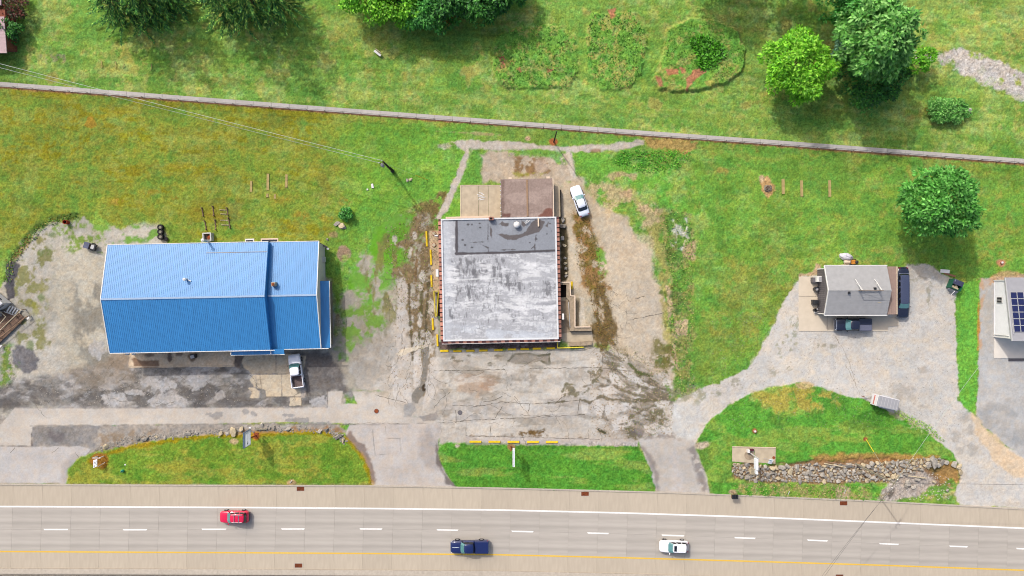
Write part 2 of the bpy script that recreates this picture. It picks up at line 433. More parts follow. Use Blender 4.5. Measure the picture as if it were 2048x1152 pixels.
# west gravel lot ---------------------------------------------------
W_LOT = [(-60, 640), (10, 560), (18, 525), (45, 485), (75, 462), (100, 448), (150, 442), (168, 430), (190, 448), (215, 455), (240, 462), (285, 450), (318, 448), (330, 470), (330, 500), (420, 500), (660, 560), (672, 700), (690, 780), (690, 830), (-60, 840)]
G.poly(W_LOT, c(176, 171, 158), edge=3, rough=7, ns=18, cat=LOT_W, var=0.10, vs=9)
G.poly(W_LOT, c(196, 190, 178), edge=8, rough=4, patch=0.52, ps=60, op=0.8, var=0.1)
G.poly([(100, 480), (200, 470), (210, 700), (150, 760), (110, 640)], c(198, 190, 170), edge=18, rough=12, op=0.65)
G.poly([(30, 500), (95, 455), (110, 520), (90, 600), (95, 690), (40, 720), (20, 600)], c(132, 132, 74), edge=8, rough=10, patch=0.5, ps=16, op=0.85)
G.poly([(215, 450), (330, 450), (330, 488), (215, 488)], c(108, 158, 52), edge=4, rough=6, patch=0.52, ps=22, op=0.9)
G.poly([(100, 445), (215, 440), (210, 500), (120, 500)], c(120, 150, 50), edge=6, rough=8, patch=0.6, ps=16, op=0.9)
G.poly([(190, 420), (225, 448), (205, 470), (180, 445)], c(118, 165, 50), edge=4, rough=6, op=0.9)
G.line([(14, 555), (20, 520), (55, 470), (95, 440), (150, 428)], c(70, 96, 34), width=5, edge=3, rough=5, ns=10, op=0.85, var=0.3)
G.line([(25, 520), (60, 478)], c(150, 125, 70), width=5, edge=3, rough=4, op=0.7)
G.poly([(8, 572), (14, 528), (26, 522), (38, 530), (30, 560), (28, 596), (16, 600)], c(92, 90, 94), edge=2, rough=4, var=0.35, vs=5)
G.poly([(24, 700), (42, 690), (62, 700), (78, 720), (72, 735), (50, 745), (30, 735)], c(120, 118, 120), edge=3, rough=6, var=0.25, vs=5)
G.poly([(0, 690), (25, 690), (35, 760), (8, 785), (0, 780)], c(110, 140, 60), edge=5, rough=8, patch=0.42, ps=14, cat=LAWN)
G.poly([(60, 600), (80, 610), (80, 640), (60, 625)], c(150, 150, 60), edge=6, rough=8, op=0.6, patch=.4, ps=10)
for (x, y) in ((62, 690), (70, 660), (82, 595), (105, 470), (95, 500), (135, 476), (80, 505)):
    G.ell(x, y, 7, 6, c(96, 120, 44), rough=6, edge=4, op=0.65, patch=.4, ps=8)
G.poly([(150, 560), (205, 560), (215, 700), (240, 735), (180, 740), (140, 690)], c(138, 134, 124), edge=14, rough=14, patch=0.42, ps=34, op=0.8)
# dark broken asphalt in front of the blue building
ASP = [(-40, 800), (30, 760), (110, 752), (200, 730), (250, 712), (660, 706), (700, 740), (705, 790), (655, 785), (655, 815), (30, 818), (-40, 830)]
G.poly(ASP, c(140, 136, 130), edge=8, rough=12, ns=22, cat=ASPH, var=0.22, vs=6)
G.poly(ASP, c(106, 102, 100), edge=6, rough=4, patch=0.52, ps=46, op=0.75, var=0.28, vs=4, aniso=(.1, 1.8), psoft=.2)
G.poly(ASP, c(184, 180, 176), edge=6, rough=4, patch=0.62, ps=20, op=0.75, var=0.15, aniso=(-.35, 2.2), psoft=.16)
G.poly(ASP, c(90, 86, 84), edge=6, rough=4, patch=0.6, ps=13, op=0.6, var=0.3, vs=4, aniso=(.2, 2), psoft=.1)
G.poly([(120, 740), (260, 712), (262, 760), (180, 775)], c(150, 136, 118), edge=12, rough=10, op=0.55)
for (x, y, rx, ry) in ((230, 798, 26, 14), (318, 802, 22, 12), (350, 806, 22, 12), (395, 760, 20, 18), (330, 770, 22, 12), (270, 785, 20, 5), (440, 790, 10, 12), (640, 805, 20, 11), (300, 765, 18, 12), (195, 700, 16, 18), (665, 745, 8, 9), (708, 755, 9, 9)):
    G.ell(x, y, rx, ry, c(186, 183, 180), rough=7, ns=9, edge=1.5, op=0.8, var=0.15, vs=5)
G.poly([(612, 705), (660, 706), (690, 735), (686, 780), (655, 782), (620, 785), (610, 760)], c(118, 112, 108), edge=6, rough=6, op=0.8, var=0.3, vs=5)
G.poly([(655, 690), (680, 690), (676, 730), (664, 720)], c(190, 176, 150), edge=3, rough=5, op=0.8)
# broken concrete pad
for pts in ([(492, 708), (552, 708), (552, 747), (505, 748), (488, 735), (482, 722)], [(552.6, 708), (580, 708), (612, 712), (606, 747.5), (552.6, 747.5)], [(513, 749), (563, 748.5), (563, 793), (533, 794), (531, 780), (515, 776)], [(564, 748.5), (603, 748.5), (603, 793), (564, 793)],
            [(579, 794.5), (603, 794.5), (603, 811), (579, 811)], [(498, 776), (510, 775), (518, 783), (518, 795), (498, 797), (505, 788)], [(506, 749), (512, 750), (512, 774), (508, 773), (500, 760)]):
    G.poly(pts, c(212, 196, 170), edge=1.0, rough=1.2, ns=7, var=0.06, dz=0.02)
for pts in ([(552.3, 705), (552.3, 748)], [(500, 748.2), (606, 748.2)], [(563.6, 748), (563.6, 794)], [(533, 794), (603, 793.8)], [(590, 795), (592, 811)], [(520, 748), (523, 776)], [(512, 760), (530, 758)], [(512, 768), (528, 767)], [(603, 748), (603, 811)], [(492, 722), (518, 717), (540, 720)]):
    G.line(pts, c(96, 84, 72), width=0.25, edge=1.0, rough=0.8, op=0.75)
G.poly([(603, 770), (612, 770), (610, 795), (603, 795)], c(190, 178, 165), edge=1.5, rough=2)
# apron below the eaves of the blue building
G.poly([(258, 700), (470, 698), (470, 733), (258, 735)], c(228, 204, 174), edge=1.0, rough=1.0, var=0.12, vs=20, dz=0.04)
G.poly([(264, 718), (270, 716), (285, 722), (318, 720), (320, 734), (268, 734)], c(150, 122, 100), edge=1.5, rough=2)
for (x, y, rx, ry, cc) in ((340, 715, 5, 14, (104, 86, 80)), (360, 708, 8, 6, (140, 118, 100)), (385, 715, 9, 9, (146, 120, 96)), (330, 709, 6, 6, (205, 182, 155)), (300, 710, 10, 4, (150, 128, 108))):
    G.ell(x, y, rx, ry, c(*cc), rough=3, edge=2, op=0.85)
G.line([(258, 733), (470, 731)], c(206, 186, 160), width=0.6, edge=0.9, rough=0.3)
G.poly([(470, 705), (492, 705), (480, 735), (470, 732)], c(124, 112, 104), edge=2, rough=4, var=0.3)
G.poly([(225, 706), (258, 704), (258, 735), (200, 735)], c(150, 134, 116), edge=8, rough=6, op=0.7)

# access lane and the strip of rubble beside it ----------------------
G.poly([(-60, 836), (0, 826), (60, 850), (420, 845), (680, 848), (690, 862), (600, 872), (300, 885), (180, 930), (-60, 950)], c(168, 160, 150), edge=3, rough=5, ns=12, cat=ASPH, var=0.22, vs=6)
G.poly([(60, 850), (200, 848), (190, 890), (64, 891)], c(146, 142, 138), edge=4, rough=7, var=0.2, vs=6)
G.ell(110, 872, 14, 9, c(112, 104, 104), rough=8, edge=6, op=0.7)
G.line([(62, 862), (64, 890)], c(90, 74, 72), width=1.5, edge=2, rough=2, op=0.7)
G.poly([(200, 868), (330, 860), (300, 884), (190, 905)], c(150, 126, 96), edge=6, rough=8, op=0.65, patch=0.4, ps=12)
G.poly([(480, 862), (660, 852), (690, 866), (640, 868), (500, 876)], c(158, 116, 70), edge=5, rough=6, op=0.75, patch=0.38, ps=12)
LANE_P = [(30, 816.5), (200, 817), (430, 815.5), (655, 815), (655, 783), (686, 782), (682, 807), (714, 807), (704, 781), (775, 784), (800, 780), (812, 830), (880, 842), (880, 852), (700, 848), (600, 843), (420, 848), (200, 851), (64, 853), (60, 892), (-80, 892), (-80, 850), (0, 850), (22, 826)]
G.poly(LANE_P, c(205, 196, 184), edge=1.2, rough=1.6, ns=10, cat=LANE, var=0.05, vs=25)
G.poly(LANE_P, c(190, 184, 176), edge=2, rough=1, patch=0.55, ps=70, op=0.5, aniso=(0, 5))
for (x, y, rx, ry) in ((432, 832, 12, 6), (440, 828, 6, 4), (420, 829, 8, 3), (508, 828, 6, 5), (576, 830, 12, 3), (580, 841, 14, 4), (600, 840, 16, 5), (640, 846, 20, 3), (490, 822, 8, 6)):
    G.ell(x, y, rx, ry, c(158, 155, 152), rough=4, ns=8, edge=1.2, op=0.85)
G.line([(30, 816), (655, 815)], c(160, 152, 146), width=0.8, edge=1.2, rough=1.6, op=0.7)
G.line([(60, 852), (420, 848), (690, 849)], c(140, 134, 126), width=0.8, edge=1.3, rough=1.8, op=0.7)
G.poly([(-80, 893), (160, 893), (182, 898), (168, 915), (140, 935), (133, 968), (-80, 968)], c(200, 194, 188), edge=1.2, rough=1.4, cat=LANE, var=0.05, vs=25)
G.line([(-80, 892), (60, 892)], c(80, 74, 72), width=0.7, edge=1.0, rough=0.8, op=0.8)
G.poly([(150, 905), (165, 910), (140, 938), (134, 968), (124, 968), (124, 930)], c(172, 166, 162), edge=5, rough=4, op=0.7)

# central parking lot -------------------------------------------------
PK = [(800, 600), (876, 560), (878, 700), (1115, 698), (1190, 695), (1215, 700), (1260, 660), (1330, 660), (1350, 720), (1345, 780), (1350, 850), (1280, 880), (1275, 888), (880, 888), (870, 842), (810, 832), (775, 784), (720, 780), (700, 740), (740, 680)]
G.poly([(690, 560), (780, 430), (870, 420), (880, 700), (860, 800), (760, 790), (690, 785), (672, 700)], c(174, 166, 150), edge=10, rough=14, ns=30, cat=PARK, var=0.18, vs=8, patch=0.3, ps=40)
G.poly(PK, c(192, 184, 172), edge=3, rough=5, cat=PARK, var=0.1, vs=14)
# rough band down the west side of the flat roofed building
G.poly([(770, 470), (830, 420), (880, 380), (900, 390), (880, 440), (868, 560), (868, 690), (856, 780), (836, 800), (826, 700), (800, 600), (770, 520)], c(128, 108, 74), edge=6, rough=9, ns=14, patch=0.38, ps=16, op=0.9, var=0.35, vs=6)
G.poly([(700, 430), (800, 400), (830, 430), (800, 560), (740, 620), (690, 560)], c(104, 166, 44), edge=14, rough=16, patch=0.38, ps=26, op=0.9)
G.poly([(740, 480), (800, 470), (800, 640), (740, 700), (710, 640)], c(126, 122, 70), edge=10, rough=12, patch=0.46, ps=12, aniso=(1.45, 3), op=0.85, var=0.3)
G.poly([(795, 560), (812, 555), (818, 700), (800, 760), (790, 700)], c(198, 190, 180), edge=3, rough=5, op=0.85)
for pts, cc, ww in (([(818, 570), (820, 640), (826, 720)], (92, 80, 52), 2.2), ([(845, 540), (842, 620), (838, 690)], (88, 84, 50), 2.5), ([(858, 560), (852, 640), (850, 700), (846, 760)], (84, 78, 58), 2.0), ([(834, 500), (832, 560)], (120, 94, 60), 3)):
    G.line(pts, c(*cc), width=ww, edge=1.5, rough=3, ns=8, op=0.85, var=0.3)
for (x, y, rx, ry) in ((845, 552, 6, 12), (840, 640, 6, 14), (856, 690, 7, 30), (842, 575, 5, 8), (862, 620, 5, 25), (828, 470, 5, 9), (790, 482, 4, 10), (820, 505, 4, 12), (834, 700, 6, 20)):
    G.ell(x, y, rx, ry, c(206, 198, 186), rough=4, ns=7, edge=1.2, op=0.85)
G.poly([(794, 708), (800, 700), (836, 692), (852, 690), (850, 697), (826, 703), (800, 712)], c(222, 208, 184), edge=1, rough=1.2, dz=0.03)
G.poly([(845, 700), (858, 690), (856, 740), (852, 780), (836, 808), (820, 806), (824, 790), (838, 770), (846, 740)], c(138, 132, 122), edge=1.5, rough=2.5, var=0.12)
G.ell(848, 776, 5, 8, c(70, 58, 44), rough=2, edge=1.5)
G.poly([(806, 808), (828, 804), (832, 820), (822, 834), (808, 834)], c(168, 164, 158), edge=1.2, rough=2, var=0.15)
G.poly([(836, 832), (868, 826), (874, 818), (878, 838), (846, 842)], c(160, 154, 148), edge=1.2, rough=2)
for pts in ([(782, 722), (790, 720), (792, 740), (800, 760), (822, 760), (824, 805), (788, 806)], [(826, 706), (840, 700), (844, 740), (840, 775), (826, 775)], [(860, 715), (880, 712), (876, 780), (856, 810), (840, 830), (848, 790)]):
    G.poly(pts, c(206, 198, 188), edge=1.5, rough=3, op=0.8)
G.poly([(690, 600), (780, 640), (790, 720), (720, 780), (680, 700)], c(164, 158, 148), edge=14, rough=14, op=0.6, var=0.2, vs=7)
G.poly([(684, 620), (760, 600), (770, 660), (700, 700), (672, 690)], c(112, 156, 50), edge=8, rough=12, patch=0.48, ps=20, op=0.9)
# the walk west of the flat roofed building, dark bed with painted-in shade south
G.poly([(858, 462), (878, 462), (884, 584), (866, 584), (862, 520)], c(196, 172, 140), edge=1.2, rough=1.6, var=0.12, dz=0.03)
G.poly([(876, 684), (1118, 678), (1118, 697), (880, 699)], c(112, 98, 92), edge=2, rough=2, var=0.35, vs=6)
G.poly([(876, 684), (1118, 678), (1118, 697), (880, 699)], c(150, 138, 136), edge=2, rough=1, patch=0.66, ps=9, op=0.8)
# main tarmac: bays of patching, holes and moss
G.poly([(880, 712), (1110, 704), (1180, 700), (1205, 730), (1200, 770), (1000, 790), (880, 800)], c(198, 192, 180), edge=6, rough=6, op=0.6, patch=0.42, ps=40)
G.poly([(900, 755), (940, 748), (985, 752), (1006, 765), (990, 780), (960, 792), (920, 784)], c(172, 152, 132), edge=4, rough=7, op=0.85, var=0.14)
G.ell(975, 772, 16, 10, c(176, 140, 112), rough=6, edge=6, op=0.5)
G.poly([(1016, 722), (1030, 708), (1050, 706), (1075, 710), (1100, 708), (1099, 730), (1080, 722), (1060, 726), (1030, 728)], c(158, 150, 138), edge=1.2, rough=2.5, var=0.15, dz=-0.03)
G.line([(1016, 722), (1030, 709), (1052, 706), (1076, 711), (1100, 708)], c(84, 82, 58), width=1.4, edge=1.2, rough=2, op=0.85)
G.line([(1082, 722), (1099, 730), (1099, 708)], c(84, 82, 58), width=1.6, edge=1.2, rough=2, op=0.85)
G.line([(1028, 728), (1062, 727), (1080, 721)], c(120, 112, 90), width=0.8, edge=1.2, rough=2, op=0.8)
for (x, y, rx, ry) in ((918, 722, 10, 2), (905, 716, 4, 3), (980, 729, 4, 4), (938, 710, 5, 3), (989, 730, 3, 3), (1000, 712, 12, 2), (960, 707, 16, 1.5)):
    G.ell(x, y, rx, ry, c(96, 90, 66), rough=2.5, ns=6, edge=1.2, op=0.8)
G.poly([(880, 806), (1190, 790), (1200, 832), (1000, 842), (900, 842)], c(184, 178, 170), edge=3, rough=3, op=0.7)
G.poly([(912, 824), (1000, 812), (1150, 815), (1190, 838), (1000, 846), (914, 846)], c(190, 183, 174), edge=1.5, rough=2, op=0.6)
G.poly([(930, 848), (1190, 832), (1200, 868), (980, 872), (932, 872)], c(196, 189, 178), edge=1.5, rough=2, op=0.6)
G.poly([(1000, 866), (1040, 862), (1090, 858), (1100, 874), (1000, 874)], c(112, 88, 52), edge=2, rough=5, patch=0.45, ps=8, var=0.4, vs=4)
G.line([(940, 872), (1280, 880)], c(120, 96, 64), width=1.2, edge=1.5, rough=3, ns=9, op=0.7, patch=0.42, ps=14)
G.poly([(932, 873), (1060, 874), (1275, 878), (1275, 893), (930, 890)], c(190, 182, 174), edge=1.0, rough=1.5)
# ruined quarter by the east entrance
RU = [(1200, 700), (1260, 690), (1320, 740), (1352, 780), (1350, 850), (1290, 880), (1200, 870), (1190, 800), (1120, 790), (1120, 762)]
G.poly(RU, c(168, 158, 146), edge=6, rough=9, patch=0.4, ps=24, aniso=(0.55, 2.2), op=0.8, var=0.2, vs=6)
G.poly(RU, c(108, 98, 78), edge=6, rough=6, patch=0.62, ps=14, aniso=(0.5, 3.2), op=0.8, var=0.35, vs=4, psoft=0.09)
G.poly(RU, c(208, 202, 192), edge=5, rough=6, patch=0.58, ps=16, aniso=(0.3, 2.8), op=0.75, var=0.12, psoft=0.1)
G.poly([(876, 705), (1200, 700), (1200, 870), (880, 880)], c(150, 142, 128), edge=8, rough=5, patch=.63, ps=15, op=.6, aniso=(.02, 4), var=.2, psoft=.08)
G.poly([(876, 705), (1200, 700), (1200, 870), (880, 880)], c(212, 205, 194), edge=8, rough=5, patch=.6, ps=20, op=.6, aniso=(.02, 3), var=.1, psoft=.1)
for pts in ([(1212, 748), (1220, 742), (1240, 756), (1252, 770), (1248, 774), (1228, 770)], [(1180, 800), (1195, 792), (1200, 812), (1260, 798), (1270, 808), (1250, 822), (1200, 832), (1184, 820)], [(1232, 735), (1250, 735), (1290, 765), (1312, 774), (1300, 778), (1260, 762)], [(1130, 776), (1150, 776), (1158, 788), (1140, 790)], [(1200, 776), (1230, 770), (1234, 788), (1205, 786)],
            [(1260, 788), (1280, 778), (1296, 796), (1270, 800)], [(1224, 840), (1250, 832), (1270, 842), (1250, 860), (1226, 862)], [(1325, 765), (1340, 764), (1350, 780), (1330, 776)]):
    G.poly(pts, c(214, 208, 200), edge=1.5, rough=3, ns=8, op=0.9, var=0.08)
for pts in ([(1256, 727), (1275, 742), (1310, 752), (1308, 760), (1280, 752), (1258, 740)], [(1128, 768), (1150, 770), (1160, 790), (1180, 778), (1176, 786), (1150, 796), (1130, 790)], [(1238, 800), (1290, 800), (1310, 800), (1290, 806), (1240, 806)], [(1296, 820), (1330, 815), (1338, 850), (1300, 846)], [(1200, 858), (1216, 866), (1204, 870), (1198, 862)], [(1250, 856), (1270, 850), (1276, 880), (1252, 876)], [(1180, 740), (1204, 735), (1200, 760), (1186, 766)]):
    G.poly(pts, c(108, 100, 68), edge=2.5, rough=5, ns=8, patch=0.36, ps=9, op=0.85, var=0.35, vs=4)
for pts, w_, cc in (([(1125, 783), (1131, 769), (1150, 770)], 1.6, (118, 112, 86)), ([(1160, 799), (1179, 805), (1204, 792), (1229, 800), (1266, 799), (1310, 800)], 2.4, (112, 102, 78)), ([(1260, 836), (1285, 820), (1310, 811)], 2.2, (120, 110, 92)), ([(1257, 727), (1279, 746), (1304, 749)], 3.2, (84, 92, 50)), ([(1266, 842), (1297, 855), (1347, 852)], 1.8, (126, 122, 112)),
    ([(1129, 802), (1107, 806), (1097, 805)], 1.3, (104, 98, 70)), ([(1197, 858), (1210, 867)], 2.4, (76, 74, 50)), ([(1216, 760), (1235, 777), (1260, 786), (1297, 796)], 2.0, (116, 106, 86)), ([(1176, 744), (1190, 752), (1180, 770), (1162, 775)], 1.3, (130, 122, 104)), ([(1210, 810), (1206, 835), (1230, 850), (1262, 846)], 1.5, (132, 124, 112)), ([(1240, 700), (1262, 716), (1300, 732)], 1.6, (120, 112, 90))):
    G.line(pts, c(*cc), width=w_, edge=1.3, rough=3.2, ns=9, op=.9, var=.3, vs=4)
for pts in ([(1310, 806), (1322, 801), (1341, 802), (1338, 812), (1315, 814)], [(1285, 850), (1310, 846), (1330, 856), (1326, 868), (1290, 866)], [(1150, 778), (1158, 775), (1160, 782), (1152, 785)], [(1163, 808), (1176, 812), (1180, 828), (1166, 826)]):
    G.poly(pts, c(214, 208, 199), edge=1.4, rough=3, ns=8, op=.9, var=.08)
for (x, y, rx, ry) in ((905, 735, 30, 10), (1040, 760, 40, 14), (1150, 745, 26, 12), (1100, 850, 50, 9), (960, 825, 40, 8), (890, 770, 16, 24), (720, 700, 26, 40), (760, 740, 20, 30)):
    G.ell(x, y, rx, ry, c(156, 148, 136), rough=12, ns=18, edge=6, op=.55, patch=.45, ps=14, var=.15)
G.ell(1276, 862, 14, 9, c(120, 112, 118), rough=6, edge=4, op=0.6); G.ell(1300, 812, 16, 8, c(132, 124, 110), rough=6, op=0.6)

# yard east of the flat roofed building --------------------------------
YD = [(1112, 300), (1140, 360), (1186, 380), (1212, 412), (1258, 436), (1292, 478), (1316, 540), (1328, 620), (1345, 700), (1345, 760), (1300, 740), (1260, 700), (1190, 700), (1120, 690), (1115, 440)]
G.poly(YD, c(192, 180, 160), edge=6, rough=18, ns=40, cat=YARD, var=0.12, vs=10)
G.poly([(1270, 400), (1340, 420), (1356, 560), (1346, 700), (1326, 690), (1318, 560), (1296, 470)], c(172, 164, 100), edge=10, rough=14, patch=.42, ps=18, op=.85, var=.25, vs=6)
G.poly([(1180, 350), (1300, 350), (1330, 440), (1290, 450), (1240, 410)], c(120, 168, 60), edge=10, rough=16, patch=.48, ps=20, op=.85, var=.2)
G.poly([(1215, 440), (1265, 455), (1312, 560), (1326, 700), (1300, 740), (1240, 690), (1220, 600), (1205, 520)], c(200, 189, 172), edge=8, rough=8, op=0.8, var=0.07)
G.poly([(1250, 560), (1316, 580), (1330, 720), (1300, 745), (1250, 690)], c(186, 178, 166), edge=12, rough=10, op=0.7)
G.ell(1272, 500, 36, 34, c(206, 190, 168), rough=14, edge=14, op=0.6)
G.poly([(1145, 420), (1180, 440), (1200, 500), (1212, 580), (1180, 590), (1160, 560), (1150, 500)], c(150, 114, 66), edge=6, rough=13, ns=18, op=0.9, var=0.25, vs=6, patch=.34, ps=16)
G.poly([(1145, 420), (1180, 440), (1200, 500), (1220, 600), (1180, 590), (1150, 500)], c(116, 106, 48), edge=5, rough=6, patch=0.55, ps=12, op=0.8)
G.poly([(1186, 560), (1210, 580), (1225, 640), (1240, 690), (1200, 700), (1180, 660), (1190, 620)], c(112, 94, 58), edge=4, rough=8, patch=0.4, ps=13, op=0.9, var=0.35, vs=5, aniso=(1.4, 2))
G.poly([(1190, 490), (1204, 500), (1218, 530), (1210, 560), (1196, 545)], c(110, 168, 60), edge=3, rough=5, op=0.85, patch=0.35, ps=14)
G.poly([(1170, 640), (1192, 700), (1260, 712), (1230, 660), (1215, 600)], c(120, 100, 62), edge=5, rough=7, patch=0.46, ps=10, aniso=(1.0, 2.5), op=0.85, var=0.3)
G.poly([(1160, 594), (1168, 596), (1170, 640), (1176, 652), (1160, 652)], c(206, 198, 184), edge=1.5, rough=2.5)
G.poly([(1150, 596), (1160, 596), (1158, 654), (1150, 654)], c(150, 136, 112), edge=2, rough=2, op=0.8)
G.poly([(1168, 600), (1186, 580), (1190, 640), (1172, 650)], c(178, 172, 156), edge=4, rough=6, op=0.8)
G.poly([(1117, 434), (1134, 434), (1136, 560), (1120, 566)], c(86, 78, 58), edge=2, rough=3, var=0.35, vs=5)  # rock bed, the building's shade put into its dark colour
G.poly([(1140, 460), (1150, 470), (1162, 560), (1150, 566), (1140, 540)], c(206, 196, 178), edge=3, rough=3, op=0.7)
G.poly([(1180, 370), (1230, 360), (1290, 380), (1330, 440), (1280, 450), (1230, 430), (1190, 410)], c(200, 178, 140), edge=8, rough=12, patch=0.5, ps=26, op=0.8)
G.poly([(1150, 300), (1340, 330), (1400, 440), (1330, 420), (1230, 360), (1160, 340)], c(100, 172, 44), edge=8, rough=10, cat=LAWN, op=0.95)
G.poly([(1200, 300), (1380, 310), (1420, 460), (1330, 440), (1250, 390)], c(150, 176, 84), edge=10, rough=10, patch=0.52, ps=26, op=0.6)
for (x, y, rx, ry) in ((1254, 388, 10, 9), (1245, 348, 12, 4), (1228, 352, 14, 8), (1252, 392, 12, 12), (1268, 352, 8, 5), (1290, 420, 12, 8), (1320, 430, 10, 14)):
    G.ell(x, y, rx, ry, c(194, 168, 134), rough=5, ns=9, edge=3, op=0.75, var=0.2)
# ragged verge between the yard and the east lawn
VG = [(1318, 430), (1345, 420), (1376, 430), (1388, 480), (1384, 560), (1392, 640), (1380, 720), (1392, 780), (1350, 790), (1345, 720), (1335, 640), (1345, 560), (1325, 500)]
G.poly(VG, c(150, 152, 90), edge=5, rough=8, patch=0.4, ps=22, op=0.9, var=0.25, vs=7)
G.poly(VG, c(90, 146, 46), edge=5, rough=6, patch=0.5, ps=22, op=0.9, var=0.25, cat=LAWN)
G.poly([(1345, 440), (1376, 432), (1370, 500), (1350, 500)], c(206, 206, 196), edge=4, rough=7, patch=0.5, ps=12, op=0.85)
G.poly([(1366, 490), (1392, 480), (1388, 520), (1366, 520)], c(204, 180, 140), edge=3, rough=5, op=0.8)
for pts in ([(1332, 570), (1346, 585), (1342, 650), (1336, 640)], [(1344, 600), (1350, 640), (1376, 640), (1376, 672), (1352, 670)], [(1340, 690), (1352, 680), (1356, 740), (1350, 740)]):
    G.poly(pts, c(200, 176, 144), edge=2, rough=4, ns=8, op=0.85)
for (x, y, rx, ry) in ((1340, 510, 10, 12), (1328, 585, 7, 9), (1336, 648, 12, 7), (1330, 705, 14, 20), (1350, 690, 8, 8), (1325, 725, 12, 10), (1352, 600, 14, 30)):
    G.ell(x, y, rx, ry, c(84, 108, 44), rough=7, ns=8, edge=3, op=0.85, patch=0.4, ps=9, var=0.3)
G.poly([(1312, 680), (1345, 690), (1352, 740), (1330, 752), (1305, 736)], c(112, 110, 62), edge=4, rough=7, op=0.85, patch=0.36, ps=10, var=0.3, vs=4)
G.poly([(1330, 770), (1392, 770), (1370, 800), (1340, 796)], c(104, 140, 56), edge=4, rough=7, op=0.9, patch=0.36, ps=12, var=0.3)

# back yard and gravel track north of the flat roofed building ------------
G.poly([(905, 284), (940, 281), (1020, 281), (1080, 290), (1140, 292), (1230, 286), (1290, 280), (1290, 290), (1240, 300), (1160, 304), (1080, 300), (1030, 302), (945, 298), (936, 330), (915, 372), (900, 410), (880, 440), (868, 438), (890, 400), (910, 350), (930, 305), (912, 290)], c(196, 186, 172), edge=2, rough=3.5, cat=TRACK, var=0.16, vs=6)
G.poly([(880, 290), (905, 282), (915, 296), (890, 300)], c(190, 180, 160), edge=3, rough=6, patch=0.5, ps=9, op=0.8)
G.poly([(960, 310), (1000, 302), (1080, 308), (1140, 306), (1150, 360), (1116, 372), (1002, 362), (970, 366), (962, 345)], c(190, 178, 162), edge=4, rough=6, cat=YARD, var=0.15, vs=7)
G.poly([(1020, 314), (1085, 312), (1110, 335), (1098, 352), (1022, 350)], c(134, 104, 66), edge=5, rough=7, patch=0.4, ps=14, op=0.85, var=0.3, vs=5)
G.poly([(1025, 345), (1095, 345), (1090, 354), (1030, 354)], c(150, 150, 60), edge=3, rough=4, op=0.8, patch=0.4, ps=9)
G.poly([(1014, 298), (1110, 300), (1140, 330), (1120, 330), (1090, 312), (1016, 312)], c(104, 160, 50), edge=3, rough=4, op=0.9, patch=0.35, ps=16, cat=LAWN)
G.ell(1082, 333, 16, 12, c(196, 182, 170), rough=5, edge=5, op=0.7); G.ell(1107, 283, 9, 7, c(176, 110, 72), rough=2, edge=1.5); G.ell(1056, 277, 6, 5, c(205, 176, 140), rough=2)
G.poly([(940, 300), (962, 310), (962, 368), (920, 370)], c(96, 160, 44), edge=3, rough=4, op=0.85, cat=LAWN)
G.poly([(1134, 304), (1144, 304), (1152, 356), (1142, 360)], c(200, 190, 176), edge=2, rough=3)
G.poly([(1290, 272), (1345, 276), (1396, 284), (1392, 300), (1370, 310), (1352, 302), (1300, 296)], c(186, 154, 96), edge=3, rough=5, ns=10, op=0.9, var=0.25, vs=5)
for (x, y, rx, ry) in ((1282, 312, 20, 16), (1325, 318, 18, 14), (1240, 318, 20, 10), (1300, 330, 20, 8)):
    G.ell(x, y, rx, ry, c(64, 136, 34), rough=8, ns=10, edge=5, op=0.7, patch=0.4, ps=12)
G.ell(1188, 302, 14, 5, c(150, 112, 84), rough=4, op=0.7); G.ell(1445, 340, 12, 4, c(178, 150, 90), rough=4, op=0.6)

# the gravel drive and lots on the east side -------------------------------
DR = [(1336, 812), (1390, 780), (1440, 766), (1490, 738), (1522, 700), (1545, 650), (1565, 610), (1588, 572), (1600, 553), (1800, 540), (1815, 528), (1860, 530), (1880, 545), (1902, 560), (1912, 590), (1911, 650), (1915, 760), (1918, 800), (1948, 832), (1962, 850), (2000, 890), (2100, 930), (2100, 1020), (1920, 1012), (1908, 985), (1920, 940), (1905, 905), (1850, 862), (1800, 832), (1768, 818), (1720, 798), (1680, 792), (1640, 775), (1600, 766), (1540, 776), (1490, 792), (1445, 820), (1412, 850), (1394, 884), (1392, 900), (1412, 950), (1418, 990), (1312, 984), (1300, 935), (1277, 880), (1285, 876), (1345, 850)]
G.poly(DR, c(208, 203, 195), edge=2, rough=4.5, ns=14, cat=DRIVE, var=0.06, vs=6)
G.poly([(1560, 660), (1920, 660), (1920, 830), (1960, 900), (1850, 850), (1700, 770), (1560, 770), (1480, 780), (1540, 700)], c(198, 196, 190), edge=14, rough=12, patch=0.48, ps=60, op=0.6)
G.poly(DR, c(216, 206, 190), edge=4, rough=3, patch=0.62, ps=30, op=0.6)
for (x, y, rx, ry) in ((1800, 782, 26, 14), (1825, 795, 12, 8), (1848, 742, 12, 8), (1960, 838, 16, 14), (1930, 830, 14, 10), (1912, 872, 9, 14), (1945, 898, 12, 12), (1920, 900, 8, 10), (1848, 815, 9, 5), (1935, 860, 16, 8)):
    G.ell(x, y, rx, ry, c(180, 174, 164), rough=7, ns=10, edge=4, op=0.75, var=0.12)
for (x, y, rx, ry) in ((1630, 690, 10, 4), (1660, 692, 16, 4), (1612, 722, 8, 4), (1545, 745, 12, 7), (1580, 735, 9, 8), (1860, 590, 6, 30), (1840, 560, 16, 6), (1470, 760, 8, 5), (1480, 770, 14, 4)):
    G.ell(x, y, rx, ry, c(150, 146, 122), rough=5, ns=7, edge=2, op=0.6, patch=0.5, ps=8)
